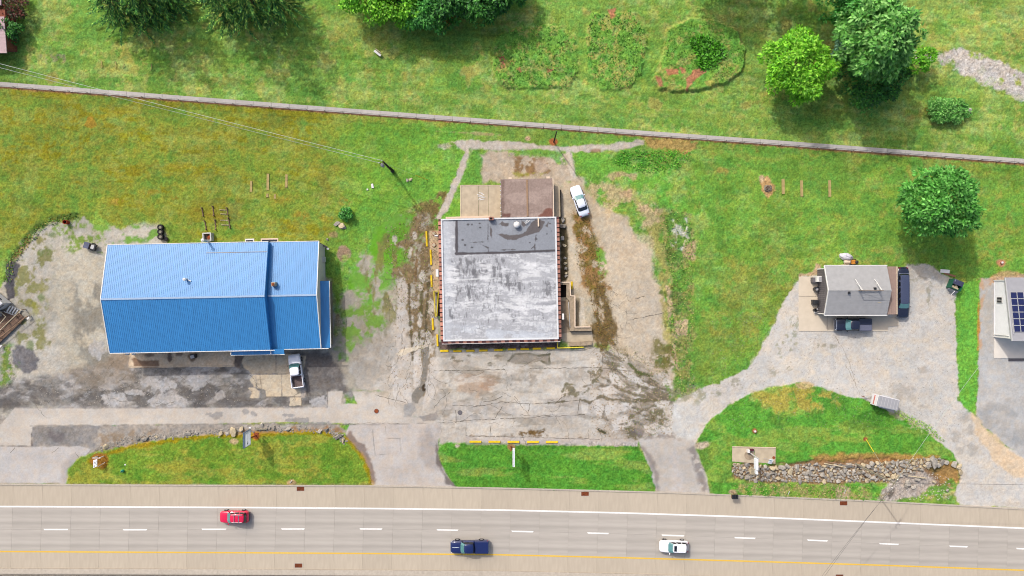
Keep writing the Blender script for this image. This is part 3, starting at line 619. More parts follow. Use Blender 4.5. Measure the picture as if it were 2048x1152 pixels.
G.poly([(1600, 640), (1590, 700), (1560, 720), (1550, 690), (1585, 630)], c(150, 150, 120), edge=3, rough=5, patch=0.66, ps=7, op=0.7)
G.poly([(1815, 528), (1880, 540), (1900, 556), (1870, 562), (1830, 560), (1812, 545)], c(196, 186, 170), edge=5, rough=8, patch=0.44, ps=14, op=0.8, var=0.15)
G.poly([(1340, 780), (1400, 770), (1440, 790), (1420, 800), (1350, 806)], c(150, 148, 116), edge=6, rough=8, patch=0.5, ps=12, op=0.7)
# concrete ramps down to the road
G.poly([(1277, 880), (1295, 876), (1385, 878), (1395, 905), (1412, 950), (1420, 992), (1310, 986), (1300, 935)], c(194, 187, 178), edge=1.2, rough=1.2, cat=LANE, var=0.06, vs=20)
G.poly([(1281, 892), (1292, 912), (1306, 940), (1312, 985), (1320, 985), (1318, 950), (1302, 912)], c(138, 130, 126), edge=4, rough=4, op=0.8)
G.poly([(1376, 900), (1388, 892), (1412, 960), (1420, 990), (1402, 985), (1390, 940)], c(134, 126, 122), edge=5, rough=5, op=0.8, patch=0.3, ps=12)
G.poly([(1340, 905), (1352, 900), (1370, 985), (1345, 985)], c(204, 197, 192), edge=6, rough=3, op=0.6)
G.poly([(1296, 868), (1370, 862), (1372, 878), (1290, 878)], c(140, 128, 118), edge=3, rough=4, patch=0.4, ps=12, op=0.7)
G.poly([(1340, 815), (1385, 805), (1396, 860), (1390, 878), (1350, 880), (1346, 850)], c(208, 205, 198), edge=4, rough=4, op=0.85)
RAMP = [(700, 849), (760, 847), (880, 848), (882, 862), (876, 884), (878, 920), (892, 945), (912, 975), (742, 971), (740, 940), (722, 905), (690, 868)]
G.poly(RAMP, c(198, 190, 182), edge=1.2, rough=1.4, cat=LANE, var=0.05, vs=25)
G.poly([(830, 862), (878, 858), (876, 900), (886, 940), (850, 935), (838, 900)], c(168, 160, 154), edge=9, rough=6, op=0.75, patch=0.3, ps=30, aniso=(1.4, 4))
G.poly([(700, 866), (730, 890), (744, 930), (752, 968), (738, 968), (726, 915), (690, 875)], c(134, 112, 100), edge=3, rough=5, op=0.8, var=0.25)
G.poly([(873, 885), (880, 920), (890, 945), (910, 972), (896, 968), (872, 925)], c(108, 98, 92), edge=3, rough=4, op=0.85)
for pts in ([(745, 852), (748, 890), (750, 910), (802, 906), (800, 877), (772, 877), (771, 853)], [(640, 849), (730, 850), (780, 849), (880, 845)], [(880, 848), (884, 866)]):
    G.line(pts, c(126, 118, 112), width=0.3, edge=0.9, rough=0.9, op=0.75)
# far east lot
G.poly([(1958, 556), (2200, 540), (2200, 960), (2060, 925), (2010, 888), (1968, 852), (1953, 830), (1956, 760), (1958, 640)], c(190, 188, 184), edge=2, rough=3, cat=LOT_E, var=0.08, vs=12)
G.poly([(1958, 810), (2060, 800), (2090, 925), (2010, 880), (1970, 850)], c(164, 164, 162), edge=12, rough=12, op=0.7, patch=0.4, ps=40)
G.poly([(1945, 830), (1968, 852), (2005, 885), (2060, 925), (2080, 945), (2030, 955), (1995, 930), (1975, 900), (1950, 860)], c(224, 200, 168), edge=4, rough=6, op=0.9, cat=DRIVE, var=0.12, vs=5)
G.poly([(1952, 562), (1985, 552), (1990, 560), (1968, 600), (1962, 700), (1954, 690), (1954, 600)], c(206, 160, 110), edge=3, rough=5, op=0.7, patch=0.35, ps=16)
G.line([(1956, 600), (1956, 690)], c(204, 136, 84), width=3, edge=2.5, rough=2, op=0.8)
G.poly([(1966, 562), (1980, 560), (1985, 700), (1968, 700)], c(188, 184, 178), edge=3, rough=3, op=0.7)
G.poly([(1985, 545), (2060, 545), (2060, 560), (1985, 560)], c(180, 150, 116), edge=3, rough=4, op=0.8, cat=LAWN)
GS = [(1912, 570), (1960, 560), (1956, 700), (1955, 780), (1950, 828), (1936, 822), (1920, 800), (1914, 700)]
G.poly(GS, c(98, 174, 42), edge=2, rough=2.5, ns=8, cat=LAWN, var=0.16, vs=6)
G.line([(1957, 600), (1956, 700)], c(206, 150, 80), width=1.5, edge=1.5, rough=2, op=0.8)

# the three grass islands by the road -------------------------------------------
I1 = [(133, 972), (136, 938), (160, 915), (200, 902), (262, 890), (340, 876), (420, 870), (480, 868), (560, 866), (640, 862), (680, 868), (706, 890), (726, 915), (738, 940), (742, 973)]
G.poly(I1, c(112, 150, 22), edge=1.5, rough=2.5, ns=9, cat=ISL1, var=0.18, vs=7, dz=0.06)
G.poly(I1, c(158, 160, 52), edge=4, rough=3, patch=0.55, ps=22, aniso=(0, 4), op=0.65)
G.poly(I1, c(78, 138, 18), edge=4, rough=3, patch=0.58, ps=30, op=0.6)
G.line([(180, 920), (262, 892), (420, 871), (640, 863), (690, 875), (728, 918), (744, 968)], c(182, 140, 40), width=4, edge=3.5, rough=4, op=0.6)
G.ell(200, 922, 17, 15, c(160, 104, 52), rough=4, edge=3, op=0.85); G.ell(468, 883, 9, 6, c(205, 184, 140), rough=2.5, edge=2); G.ell(585, 966, 9, 6, c(200, 170, 120), rough=3); G.ell(512, 872, 9, 8, c(190, 130, 50), rough=2)
I2 = [(880, 895), (892, 885), (925, 886), (940, 889), (1060, 891), (1275, 893), (1290, 916), (1304, 945), (1310, 986), (915, 978), (895, 948), (880, 922), (876, 905)]
G.poly(I2, c(76, 150, 28), edge=1.5, rough=2.5, ns=9, cat=ISL2, var=0.16, vs=7, dz=0.06)
G.poly(I2, c(140, 166, 66), edge=4, rough=3, patch=0.56, ps=22, aniso=(0.02, 5), op=0.6)
G.line([(925, 888), (1275, 896)], c(60, 120, 24), width=3, edge=3, op=0.5); G.ell(1022, 893, 8, 6, c(150, 120, 80), rough=2); G.ell(915, 891, 5, 3, c(196, 186, 176), rough=1.5)
I3 = [(1394, 900), (1396, 878), (1414, 848), (1448, 818), (1494, 790), (1545, 775), (1600, 765), (1640, 774), (1684, 791), (1722, 797), (1770, 818), (1812, 838), (1856, 864), (1905, 908), (1920, 938), (1918, 965), (1905, 990), (1900, 1010), (1740, 1003), (1430, 992), (1414, 950)]
G.poly(I3, c(84, 158, 34), edge=1.5, rough=2.5, ns=9, cat=ISL3, var=0.16, vs=7, dz=0.06)
G.poly(I3, c(136, 166, 58), edge=4, rough=3, patch=0.55, ps=26, aniso=(0.1, 3), op=0.6)
G.poly(I3, c(66, 126, 30), edge=4, rough=3, patch=0.6, ps=40, op=0.55)
G.poly([(1500, 790), (1600, 768), (1680, 792), (1660, 820), (1600, 830), (1520, 815)], c(184, 166, 84), edge=10, rough=10, patch=0.44, ps=18, op=0.8)
G.ell(1610, 770, 20, 6, c(200, 176, 130), rough=5, op=0.8)
G.poly([(1770, 815), (1800, 822), (1860, 858), (1880, 880), (1850, 868), (1790, 836)], c(196, 186, 150), edge=3, rough=6, patch=0.46, ps=9, op=0.85, cat=DRIVE)
G.ell(1405, 890, 14, 6, c(196, 180, 156), rough=4, edge=3); G.ell(1509, 862, 5, 5, c(170, 96, 66), rough=1); G.ell(1731, 878, 5, 4, c(160, 90, 70), rough=2)
# rubble ditch
DT = [(1462, 932), (1500, 926), (1560, 930), (1620, 920), (1700, 918), (1760, 918), (1820, 922), (1880, 918), (1915, 930), (1922, 960), (1905, 985), (1850, 980), (1790, 968), (1700, 968), (1560, 966), (1470, 958)]
G.poly(DT, c(150, 122, 92), edge=4, rough=5, var=0.25, vs=5, dz=-0.25)
G.poly([(1620, 912), (1720, 905), (1880, 912), (1870, 924), (1700, 922), (1640, 926)], c(186, 140, 88), edge=4, rough=4, op=0.8)
G.poly([(1790, 950), (1850, 945), (1880, 965), (1850, 985), (1780, 1005), (1755, 1000), (1770, 975)], c(178, 168, 158), edge=3, rough=4, var=0.2, vs=4)
G.poly([(1850, 925), (1916, 925), (1920, 965), (1890, 975), (1870, 950)], c(176, 140, 84), edge=3, rough=5, op=0.85, var=0.25)
G.poly([(1856, 932), (1882, 924), (1888, 938), (1868, 945)], c(96, 90, 60), edge=3, rough=4, op=0.8)
G.poly([(1775, 985), (1790, 975), (1786, 990), (1778, 998)], c(90, 84, 78), edge=1.5, rough=2, op=0.8)
for pts in ([(1470, 970), (1740, 974), (1740, 1001), (1470, 992)], [(1835, 985), (1880, 972), (1915, 975), (1910, 995), (1840, 1002)], [(1800, 1000), (1760, 985), (1745, 1000)]):
    G.poly(pts, c(180, 166, 116), edge=5, rough=7, patch=0.5, ps=14, op=0.75)
G.poly([(1860, 975), (1905, 960), (1916, 975), (1890, 990), (1850, 990)], c(80, 150, 40), edge=3, rough=5, op=0.85, patch=0.35, ps=10)
G.ell(1685, 985, 14, 14, c(196, 176, 146), rough=6, edge=4, op=0.85)
G.line([(1480, 968), (1490, 985)], c(196, 176, 110), width=2.5, edge=2, op=0.7); G.ell(1465, 985, 8, 5, c(180, 160, 130), rough=3)
G.line([(-60, 967), (740, 969)], c(150, 140, 110), width=1.0, edge=1.5, rough=1.5, op=0.5)
G.ell(350, 971, 5, 3, c(140, 70, 40), rough=2)

# road corridor is cut out; fine tone variation and relief everywhere
G.cat[Y > roady(X, T_TOP) + 1.5] = NONE
G.cat[Y > roady(X, T_BOT) - 40.0] = LAWN
far = sstep(1110, 1135, Y); blend(c(158, 146, 136), far * 0.95)
grassy = np.isin(G.cat, (LAWN, ISL1, ISL2, ISL3))
f1 = fbm(X, Y, 4, 2, 91) - 0.5; f2 = fbm(X + 999, Y, 2.2, 1, 92) - 0.5; f3 = fbm(X, Y + 777, 9, 3, 93) - 0.5
fine = np.where(grassy, 1.0, np.where(np.isin(G.cat, (LANE, LOT_E)), 0.22, np.where(np.isin(G.cat, (PARK, DRIVE)), .36, .55)))
G.C *= (1 + (f1 * 0.30 + f2 * 0.34) * fine)[..., None]
m1 = fbm(X, Y, 38, 5, 94, .65) - .5; m2 = fbm(X, Y, 110, 4, 95) - .5; m3 = fbm(X / 4, Y, 14, 4, 96) - .5
G.C *= (1 + np.where(grassy, 0.16, np.where(G.cat == DRIVE, .08, 0.16)) * m1 + np.where(grassy, 0.14, 0.10) * m2 + np.where(grassy, .12, .10) * m3)[..., None]
green = sstep(1.02, 1.3, G.C[..., 1] / G.C[..., 0])[..., None]
hue = np.stack([1 + f3 * 0.5, 1 + f3 * 0.06, 1 - f3 * 0.5], -1); hue2 = np.stack([1 + f3 * 0.10, np.ones_like(f3), 1 - f3 * 0.12], -1)
G.C *= np.where(grassy[..., None], hue * green + hue2 * (1 - green), hue2)
G.Z += (f1 * 0.10 + f2 * 0.10 + f3 * 0.06) * np.where(grassy, 0.45, 0.2)
G.Z[np.isin(G.cat, (LANE,))] *= 0.3
G.C[np.isin(G.cat, (PARK, LANE, YARD, LOT_W, TRACK, ASPH))] *= 1.05
G.C[np.isin(G.cat, (DRIVE, LOT_E))] *= 1.05
gm = green * grassy[..., None]
lum = (G.C * np.array((.3, .6, .1), np.float32)).sum(-1, keepdims=True)
G.C = G.C * (1 - gm) + (G.C * .88 + lum * .12) * np.array((1.20, 1.12, 1.10), np.float32) * gm
G.C[G.cat == YARD] *= np.array((1.04, 1.0, .93), np.float32)
np.clip(G.C, 0.005, 0.75, out=G.C)

m_grass = attr_mat('grass', 4.5, 0.36, 0.95, 0.05, 0.3, tint=(np.array((1.0, 0.78, 0.65)), 0.16))
m_gravel = attr_mat('gravel', 6.0, 0.15, 0.95, 0.1, 0.22)
m_tarmac = attr_mat('weathered_tarmac', 5.0, 0.09, 0.9, 0.15, 0.15)
G.Z[Y > roady(X, T_TOP) + 4] = -0.16
ZW = np.stack([(X - 1024) / S, (576 - Y) / S, G.Z], -1).astype(np.float32)
cellcat = G.cat[:-1, :-1]
idx = np.arange(X.size, dtype=np.int32).reshape(X.shape)
quads = np.stack([idx[1:, :-1], idx[1:, 1:], idx[:-1, 1:], idx[:-1, :-1]], -1)
ZONES = {LAWN: ('lawn', m_grass), LOT_W: ('gravel_lot', m_gravel), ASPH: ('broken_asphalt', m_tarmac), LANE: ('access_lane', m_tarmac), PARK: ('parking_lot', m_tarmac),
         ISL1: ('grass_verge', m_grass), ISL2: ('grass_verge', m_grass), ISL3: ('grass_verge', m_grass), DRIVE: ('gravel_driveway', m_gravel), LOT_E: ('asphalt_yard', m_tarmac), YARD: ('dirt_yard', m_gravel), TRACK: ('gravel_track', m_gravel)}
ground = {}
for k, (nm, mt) in ZONES.items():
    F = quads[cellcat == k]
    used, inv = np.unique(F.ravel(), return_inverse=True)
    ground[k] = np_mesh(nm, ZW.reshape(-1, 3)[used], inv.reshape(F.shape).astype(np.int32), G.C.reshape(-1, 3)[used], mt, smooth=True, kind='structure')
def ground_z(px, py):
    i = min(np.searchsorted(G.xs, px), len(G.xs) - 1); j = min(np.searchsorted(G.ys, py), len(G.ys) - 1)
    return float(G.Z[j, i])

# cracks: thin dark recessed ribbons lying in the tarmac ---------------------------
m_crack = mat('crack_filling', c(112, 104, 92), 0.95, 0.05, noise=4, amt=0.4)
def crack_mesh(paths, wpx=0.9):
    mb = MB(); rr = random.Random(5)
    for pts in paths:
        q = []
        for (a, b) in zip(pts[:-1], pts[1:]):
            n = max(2, int(math.dist(a, b) / 5))
            for i in range(n):
                t = i / n; q.append((a[0] + (b[0] - a[0]) * t + rr.uniform(-1, 1), a[1] + (b[1] - a[1]) * t + rr.uniform(-1, 1)))
        q.append(pts[-1])
        for (a, b) in zip(q[:-1], q[1:]):
            d = Vector((b[0] - a[0], b[1] - a[1])); L_ = d.length or 1
            w = wpx * rr.uniform(0.35, 1.0) / 2; nx, ny = -d.y / L_ * w, d.x / L_ * w
            z = max(ground_z(*a), ground_z(*b)) + 0.012
            mb.add([(gx(a[0] + nx), gy(a[1] + ny), z), (gx(b[0] + nx), gy(b[1] + ny), z), (gx(b[0] - nx), gy(b[1] - ny), z), (gx(a[0] - nx), gy(a[1] - ny), z)], [(3, 2, 1, 0)])
    return mb
obj('crack', crack_mesh([[(868, 741), (940, 741), (1010, 739)], [(1060, 737), (1120, 736), (1200, 735), (1260, 742)], [(905, 811), (960, 812), (1000, 804), (1060, 808), (1105, 806), (1160, 800)], [(880, 846), (950, 840), (995, 838), (1040, 836), (1100, 833), (1170, 829)],
    [(932, 872), (1000, 873), (1080, 875), (1200, 879)], [(911, 820), (912, 846)], [(932, 848), (932, 872)], [(981, 850), (982, 872)], [(1005, 812), (990, 836)], [(1181, 742), (1181, 762)], [(1206, 705), (1204, 735)], [(1160, 800), (1154, 828)], [(1100, 800), (1120, 806)],
    [(966, 804), (990, 800), (1005, 792)], [(900, 785), (880, 800), (868, 816)], [(1130, 790), (1110, 806)], [(1040, 830), (1100, 832)], [(1270, 598), (1290, 592)], [(1260, 640), (1330, 625)], [(750, 790), (790, 800), (812, 806)], [(1060, 806), (1056, 830)]], 1.1), m_crack, ground[PARK], kind='stuff')
def walk_cracks(n, x0, x1, y0, y1, ang, spread, seed, ln=(12, 45)):
    r_ = random.Random(seed); out = []
    for i in range(n):
        x, y, a = r_.uniform(x0, x1), r_.uniform(y0, y1), ang + r_.gauss(0, spread)
        q = [(x, y)]
        for k in range(int(r_.uniform(*ln) / 6)):
            a += r_.gauss(0, .35); x += 6 * cos(a); y += 6 * sin(a); q.append((x, y))
        if len(q) > 1: out.append(q)
    return out
obj('fine_crack', crack_mesh(walk_cracks(20, 880, 1180, 706, 868, 0, .25, 1, (20, 80)) + walk_cracks(9, 890, 1190, 706, 868, 1.5, .3, 2) + walk_cracks(40, 1190, 1335, 705, 860, .5, .5, 3, (10, 40)) + walk_cracks(60, 775, 868, 450, 790, 1.5, .25, 4, (14, 60)) + walk_cracks(30, 1170, 1260, 580, 690, 1.3, .5, 5), .6), m_crack, ground[PARK], kind='stuff')
obj('fine_crack', crack_mesh(walk_cracks(30, 40, 640, 740, 810, .1, .5, 6, (10, 50)), .7), m_crack, ground[ASPH], kind='stuff')
obj('crack', crack_mesh([[(20, 905), (30, 895)], [(105, 905), (118, 895)], [(150, 905), (160, 918)], [(690, 848), (750, 846), (800, 848)], [(655, 783), (655, 815)]], 0.9), m_crack, ground[LANE], kind='stuff')
m_hair = mat('hairline_crack', c(150, 138, 120), 0.95, 0.05)
obj('tyre_rut', crack_mesh([[(1670, 672), (1690, 705), (1700, 730), (1712, 768)], [(1692, 730), (1720, 790)]], 0.9), m_hair, ground[DRIVE], kind='stuff')

# ------------------------------------------------------------------ road: concrete slabs, edge lines, lane dashes, kerb
m_roadbed = mat('road_joint_filler', c(180, 168, 152), 0.95, 0.1, noise=2)
m_lane = mat('lane_concrete', c(198, 191, 181), 0.85, 0.2, noise=0.8, amt=0.08, rnd=0.03, stretch=(0.2, 2.2, 1), bump=0.1, bscale=20)
def wheel_tracks(m, half, dark):
    nt_ = m.node_tree; N, L = nt_.nodes, nt_.links; b = N['Principled BSDF']; src = b.inputs['Base Color'].links[0].from_socket
    tc = N.new('ShaderNodeTexCoord'); sp = N.new('ShaderNodeSeparateXYZ'); L.new(tc.outputs['Object'], sp.inputs[0])
    prev = sp.outputs[1]
    for op, v in (('ABSOLUTE', 0), ('SUBTRACT', half), ('ABSOLUTE', 0)):
        q = N.new('ShaderNodeMath'); q.operation = op; q.inputs[1].default_value = v; L.new(prev, q.inputs[0]); prev = q.outputs[0]
    mr = N.new('ShaderNodeMapRange'); mr.interpolation_type = 'SMOOTHSTEP'; mr.inputs[1].default_value = .05; mr.inputs[2].default_value = .5; mr.inputs[3].default_value = 1 - dark; mr.inputs[4].default_value = 1.0
    L.new(prev, mr.inputs[0]); sc = N.new('ShaderNodeVectorMath'); sc.operation = 'SCALE'; L.new(src, sc.inputs[0]); L.new(mr.outputs[0], sc.inputs['Scale']); L.new(sc.outputs[0], b.inputs['Base Color'])
wheel_tracks(m_lane, .85, .10)
m_shoulder = mat('shoulder_concrete', c(205, 192, 172), 0.9, 0.15, noise=1.6, amt=0.06, rnd=0.035, stretch=(1.6, 0.3, 1), bump=0.1, bscale=20)
m_kerb = mat('kerb_concrete', c(205, 194, 178), 0.9, 0.15, noise=3, amt=0.1, rnd=0.03)
m_white = mat('white_road_paint', c(250, 248, 244, 0.66), 0.7, 0.2, noise=4, amt=0.12)
m_yellow = mat('yellow_road_paint', c(240, 198, 76, .62), 0.7, 0.2, noise=6, amt=0.10)
xs_all = [-2900, -1200, -400] + [x for x in np.arange(-92, 2160, 58.6)] + [2500, 3300, 4900]
road = empty('road', (0, 0, 0), kind='structure')
bedv = MB()
for a, b in zip(xs_all[:-1], xs_all[1:]):
    bedv.prism([(gx(x), gy(y)) for x, y in ((a, roady(a, T_TOP) - 1), (b, roady(b, T_TOP) - 1), (b, roady(b, T_BOT) + 1), (a, roady(a, T_BOT) + 1))], -0.3, -0.035)
obj('road_bed', bedv, m_roadbed, road)
rows = [('shoulder_slab', T_TOP, 2.6, T_WHITE, 0, m_shoulder), ('lane_slab', T_WHITE, 0, T_MID, 0, m_lane), ('lane_slab', T_MID, 0, T_YEL, 0, m_lane), ('shoulder_slab', T_YEL, 0, T_LOW, 0, m_shoulder)]
g_ = 0.11
for nm, ta, da, tb, db, mt in rows:
    for a, b in zip(xs_all[:-1], xs_all[1:]):
        sk = -2.0
        q = []
        for x, t, d, s_ in ((a + g_, ta, da, 1), (b - g_, ta, da, 1), (b - g_, tb, db, -1), (a + g_, tb, db, -1)):
            y = float(roady(x, t)) + d + s_ * 0.10
            q.append((gx(x + sk * (y - 1015) / 60), gy(y)))
        cx = sum(p[0] for p in q) / 4; cy = sum(p[1] for p in q) / 4
        z = random.uniform(-0.004, 0.0)
        obj(nm, MB().prism([(p[0] - cx, p[1] - cy) for p in q], -0.2, 0.0), mt, road, loc=(cx, cy, z))
for a, b in zip(xs_all[:-1], xs_all[1:]):
    for t, o0, o1, z in ((T_TOP, -0.4, 2.4, 0.10), (T_LOW, 0.3, 11.0, 0.12)):
        q = [(gx(x), gy(float(roady(x, t)) + o)) for x, o in ((a + .1, o0), (b - .1, o0), (b - .1, o1), (a + .1, o1))]
        obj('kerb_stone', MB().prism(q, -0.25, z), m_kerb, road)
def stripe(t, w, xs, z):
    mb = MB()
    for a, b in zip(xs[:-1], xs[1:]):
        mb.prism([(gx(x), gy(float(roady(x, t)) + o)) for x, o in ((a, -w / 2), (b, -w / 2), (b, w / 2), (a, w / 2))], 0.0005, z)
    return mb
xs_f = list(np.arange(-400, 2500, 40))
obj('edge_line', stripe(T_WHITE, 3.0, xs_f, 0.006), m_white, road, label='solid white edge line')
obj('edge_line', stripe(T_YEL, 2.8, xs_f, 0.006), m_yellow, road, label='solid yellow edge line')
for (xc, w, yy) in ((-44, 50, 1059.5), (112, 50, 1059), (270, 49, 1059.5), (428, 50, 1058.5), (586, 48, 1058), (742, 46, 1058), (895, 44, 1060), (1045, 45, 1063), (1196, 44, 1066.5), (1346, 46, 1071), (1490, 43, 1076), (1635, 42, 1081), (1778, 40, 1088), (1917, 38, 1093), (2052, 40, 1098)):
    dy = (float(roady(xc + 20, T_MID)) - float(roady(xc - 20, T_MID))) / 40 * w / 2
    q = [(gx(xc + sx * w / 2 - (2 if sy > 0 else 0) * sx), gy(yy + sx * dy + sy * 1.35)) for sx, sy in ((-1, -1), (1, -1), (1, 1), (-1, 1))]
    obj('lane_dash', MB().prism(q, 0.0005, 0.007), m_white, road)

# ------------------------------------------------------------------ footpath of pale slabs and the wire fence along it
m_slab = mat('path_slab', c(200, 194, 188), 0.9, 0.15, noise=3, amt=0.08, rnd=0.06, bump=0.15)
m_pathbed = mat('path_bed', c(146, 112, 92), 0.95, 0.05, noise=5, amt=0.3)
PT = [(-3000, -58), (0, 168.5), (700, 222), (1024, 246.5), (1310, 268), (1500, 281.5), (2048, 322.5), (5000, 545)]
fp = empty('footpath', (0, 0, 0), kind='structure')
xs_p = [-2900, -800] + list(np.arange(-72, 2130, 36.2)) + [2800, 4900]
pb = MB()
for a, b in zip(xs_p[:-1], xs_p[1:]):
    ya, yb = float(roady(a, PT)), float(roady(b, PT))
    pb.prism([(gx(a), gy(ya - 4.6)), (gx(b), gy(yb - 4.6)), (gx(b), gy(yb + 6.6)), (gx(a), gy(ya + 6.6))], -0.3, 0.055)
    obj('paving_slab', MB().prism([(gx(a + .22), gy(ya - 4.5)), (gx(b - .22), gy(yb - 4.5)), (gx(b - .22), gy(yb + 4.6)), (gx(a + .22), gy(ya + 4.6))], 0.0, 0.11 + random.uniform(0, 0.015)), m_slab, fp)
obj('path_bed', pb, m_pathbed, fp)
m_galv = mat('galvanised_steel', c(112, 110, 108), 0.5, 0.4, metal=0.6, noise=4)
fence = empty('chain_link_fence', P(1024, 252), 'long low chain link fence with thin grey posts along the lower edge of the footpath', 'fence')
fo = fence.location
FH = 1.35
rail = MB(); wires = MB()
fx = [(x, float(roady(x, PT)) + 6.2) for x in np.arange(-108, 2160, 36.2)]
for i, (x, y) in enumerate(fx):
    p = P(x, y)
    obj('post', MB().tube((0, 0, 0), (0, 0, FH + 0.05), 0.04, n=6), m_galv, fence, loc=p - fo)
for (a, b) in zip(fx[:-1], fx[1:]):
    A = P(*a) - fo; B = P(*b) - fo
    rail.tube(A + Vector((0, 0, FH)), B + Vector((0, 0, FH)), 0.028, n=5)
    for k in range(16):
        t0 = k / 16; t1 = (k + 7) / 16
        for s_ in (0, 1):
            z0, z1 = (0.05, FH) if s_ == 0 else (FH, 0.05)
            tt = min(t1, 1.0); zz = z0 + (z1 - z0) * (tt - t0) / (t1 - t0)
            p, q = A.lerp(B, t0), A.lerp(B, tt)
            w = 0.004
            wires.add([(p.x, p.y, z0 - w), (q.x, q.y, zz - w), (q.x, q.y, zz + w), (p.x, p.y, z0 + w)], [(0, 1, 2, 3)])
obj('top_rail', rail, m_galv, fence)
obj('wire_mesh', wires, m_galv, fence, kind='stuff')
# ------------------------------------------------------------------ shared materials for things
m_bluemetal = mat('blue_roof_metal', c(52, 140, 206, .64), 0.5, 0.66, 0.0, noise=0.9, amt=0.13, coat=0.0, stretch=(6, 0.6, 1))
m_bluemetal.node_tree.nodes['Principled BSDF'].inputs['IOR'].default_value = 1.5
m_whitetrim = mat('white_trim', c(246, 244, 240), 0.6, 0.3, noise=3, amt=0.05)
m_tanwall = mat('tan_wall_panel', c(205, 190, 165), 0.8, 0.2, noise=2, amt=0.1)
m_greywall = mat('pale_grey_wall', c(214, 214, 210), 0.8, 0.2, noise=2, amt=0.08)
m_brick = mat('brick_wall', c(150, 92, 74), 0.9, 0.1, noise=5, amt=0.25)
m_coping = mat('terracotta_coping', c(196, 140, 122), 0.85, 0.15, noise=3, amt=0.18, rnd=0.22)
m_copdark = mat('dark_coping', c(112, 74, 74), 0.85, 0.15, noise=3, amt=0.18, rnd=0.15)
m_dark = mat('dark_void', c(40, 34, 32), 0.9, 0.1)
m_black = mat('black_plastic', c(44, 46, 52), 0.45, 0.4, noise=4, amt=0.15)
m_rubber = mat('rubber', c(46, 44, 46), 0.8, 0.2, noise=6, amt=0.2)
m_stopyellow = mat('yellow_concrete_paint', c(244, 206, 40), 0.75, 0.25, noise=4, amt=0.14, rnd=0.05)
m_railyellow = mat('yellow_rail_paint', c(240, 220, 60), 0.55, 0.35, noise=4, amt=0.08)
m_cream = mat('cream_wall_cap', c(246, 222, 196), 0.75, 0.2, noise=3, amt=0.06)
m_block = mat('weathered_blockwork', c(176, 158, 134), 0.9, 0.1, noise=2.2, amt=0.18)
m_conc = mat('pad_concrete', c(228, 214, 192), 0.9, 0.12, noise=0.9, amt=0.06, rnd=0.02, bump=0.1)
m_conc2 = mat('old_concrete', c(206, 190, 164), 0.9, 0.12, noise=1.1, amt=0.14, rnd=0.04, bump=0.2)
m_rust = mat('rusty_steel', c(150, 78, 44), 0.8, 0.2, noise=6, amt=0.35)
m_brownroof = mat('brown_gravel_roof', c(158, 138, 126), 0.9, 0.1, noise=1.2, amt=0.14, bump=0.25, bscale=20)
m_shingle = mat('grey_shingle', c(182, 182, 182), 0.9, 0.15, noise=1.5, amt=0.07, bump=0.3, bscale=14, rnd=0.01)
m_darkdeck = mat('dark_porch_roof', c(112, 108, 112), 0.6, 0.3, noise=2, amt=0.1)
m_browndeck = mat('brown_porch_roof', c(178, 152, 138), 0.75, 0.25, noise=2, amt=0.08)
m_palemetal = mat('pale_metal_roof', c(206, 206, 206), 0.5, 0.4, noise=1.5, amt=0.04)
m_greyroof = mat('grey_metal_roof', c(176, 176, 180), 0.55, 0.35, noise=1.5, amt=0.05)
m_wood = mat('weathered_timber', c(170, 140, 112), 0.85, 0.15, noise=3, amt=0.25, stretch=(1, 6, 6))
m_darkwood = mat('dark_timber', c(132, 108, 92), 0.85, 0.15, noise=3, amt=0.3, rnd=0.15)
m_palewood = mat('pale_timber', c(214, 198, 166), 0.8, 0.2, noise=3, amt=0.15)
m_pole = mat('creosoted_pole', c(70, 62, 54), 0.85, 0.15, noise=3, amt=0.25, stretch=(4, 4, .5))
m_greypole = mat('grey_timber_pole', c(150, 144, 128), 0.85, 0.15, noise=3, amt=0.2, stretch=(4, 4, .5))
m_wire = mat('aluminium_wire', c(190, 200, 190), 0.5, 0.4)
m_dwire = mat('dark_cable', c(96, 96, 96), 0.6, 0.3)
m_glass = mat('window_glass', c(24, 30, 36), 0.05, 0.8, noise=2, amt=0.1)
m_stone = mat('grey_limestone', c(178, 171, 160), 0.9, 0.1, noise=2.5, amt=0.25, rnd=0.32, bump=0.3)
m_tanstone = mat('tan_sandstone', c(206, 190, 158), 0.9, 0.1, noise=2.5, amt=0.2, rnd=0.15, bump=0.3)

def rock_mesh(name, seed, mt):
    rr = random.Random(seed)
    bm = bmesh.new()
    for i in range(15):
        v = Vector((rr.gauss(0, 1), rr.gauss(0, 1), rr.gauss(0, 1))).normalized()
        v = Vector((max(-.8, min(.8, v.x)) * 1.15, max(-.75, min(.75, v.y)) * 1.1, max(-.6, min(.65, v.z))))
        bm.verts.new(v * rr.uniform(0.85, 1.1))
    r = bmesh.ops.convex_hull(bm, input=bm.verts)
    bmesh.ops.delete(bm, geom=[g for g in r['geom_interior'] if isinstance(g, bmesh.types.BMVert)], context='VERTS')
    bmesh.ops.recalc_face_normals(bm, faces=bm.faces)
    me = bpy.data.meshes.new(name); bm.to_mesh(me); bm.free(); me.materials.append(mt)
    return me
ROCKS = [rock_mesh('rock', 100 + i, m_stone if i % 4 else m_tanstone) for i in range(16)]
def rock(px, py, r, name='boulder', parent=None, z=None, flat=0.7, **kw):
    o = bpy.data.objects.new(name, random.choice(ROCKS))
    z0 = ground_z(px, py) if z is None else z
    o.location = (gx(px), gy(py), z0 + r * flat * 0.3)
    o.scale = (r * random.uniform(.85, 1.25), r * random.uniform(.7, 1.05), r * flat * random.uniform(.8, 1.1))
    o.rotation_euler = (random.uniform(-.3, .3), random.uniform(-.3, .3), random.uniform(0, 6.28))
    if parent: o.parent = parent
    C.objects.link(o)
    return tag(o, **kw)

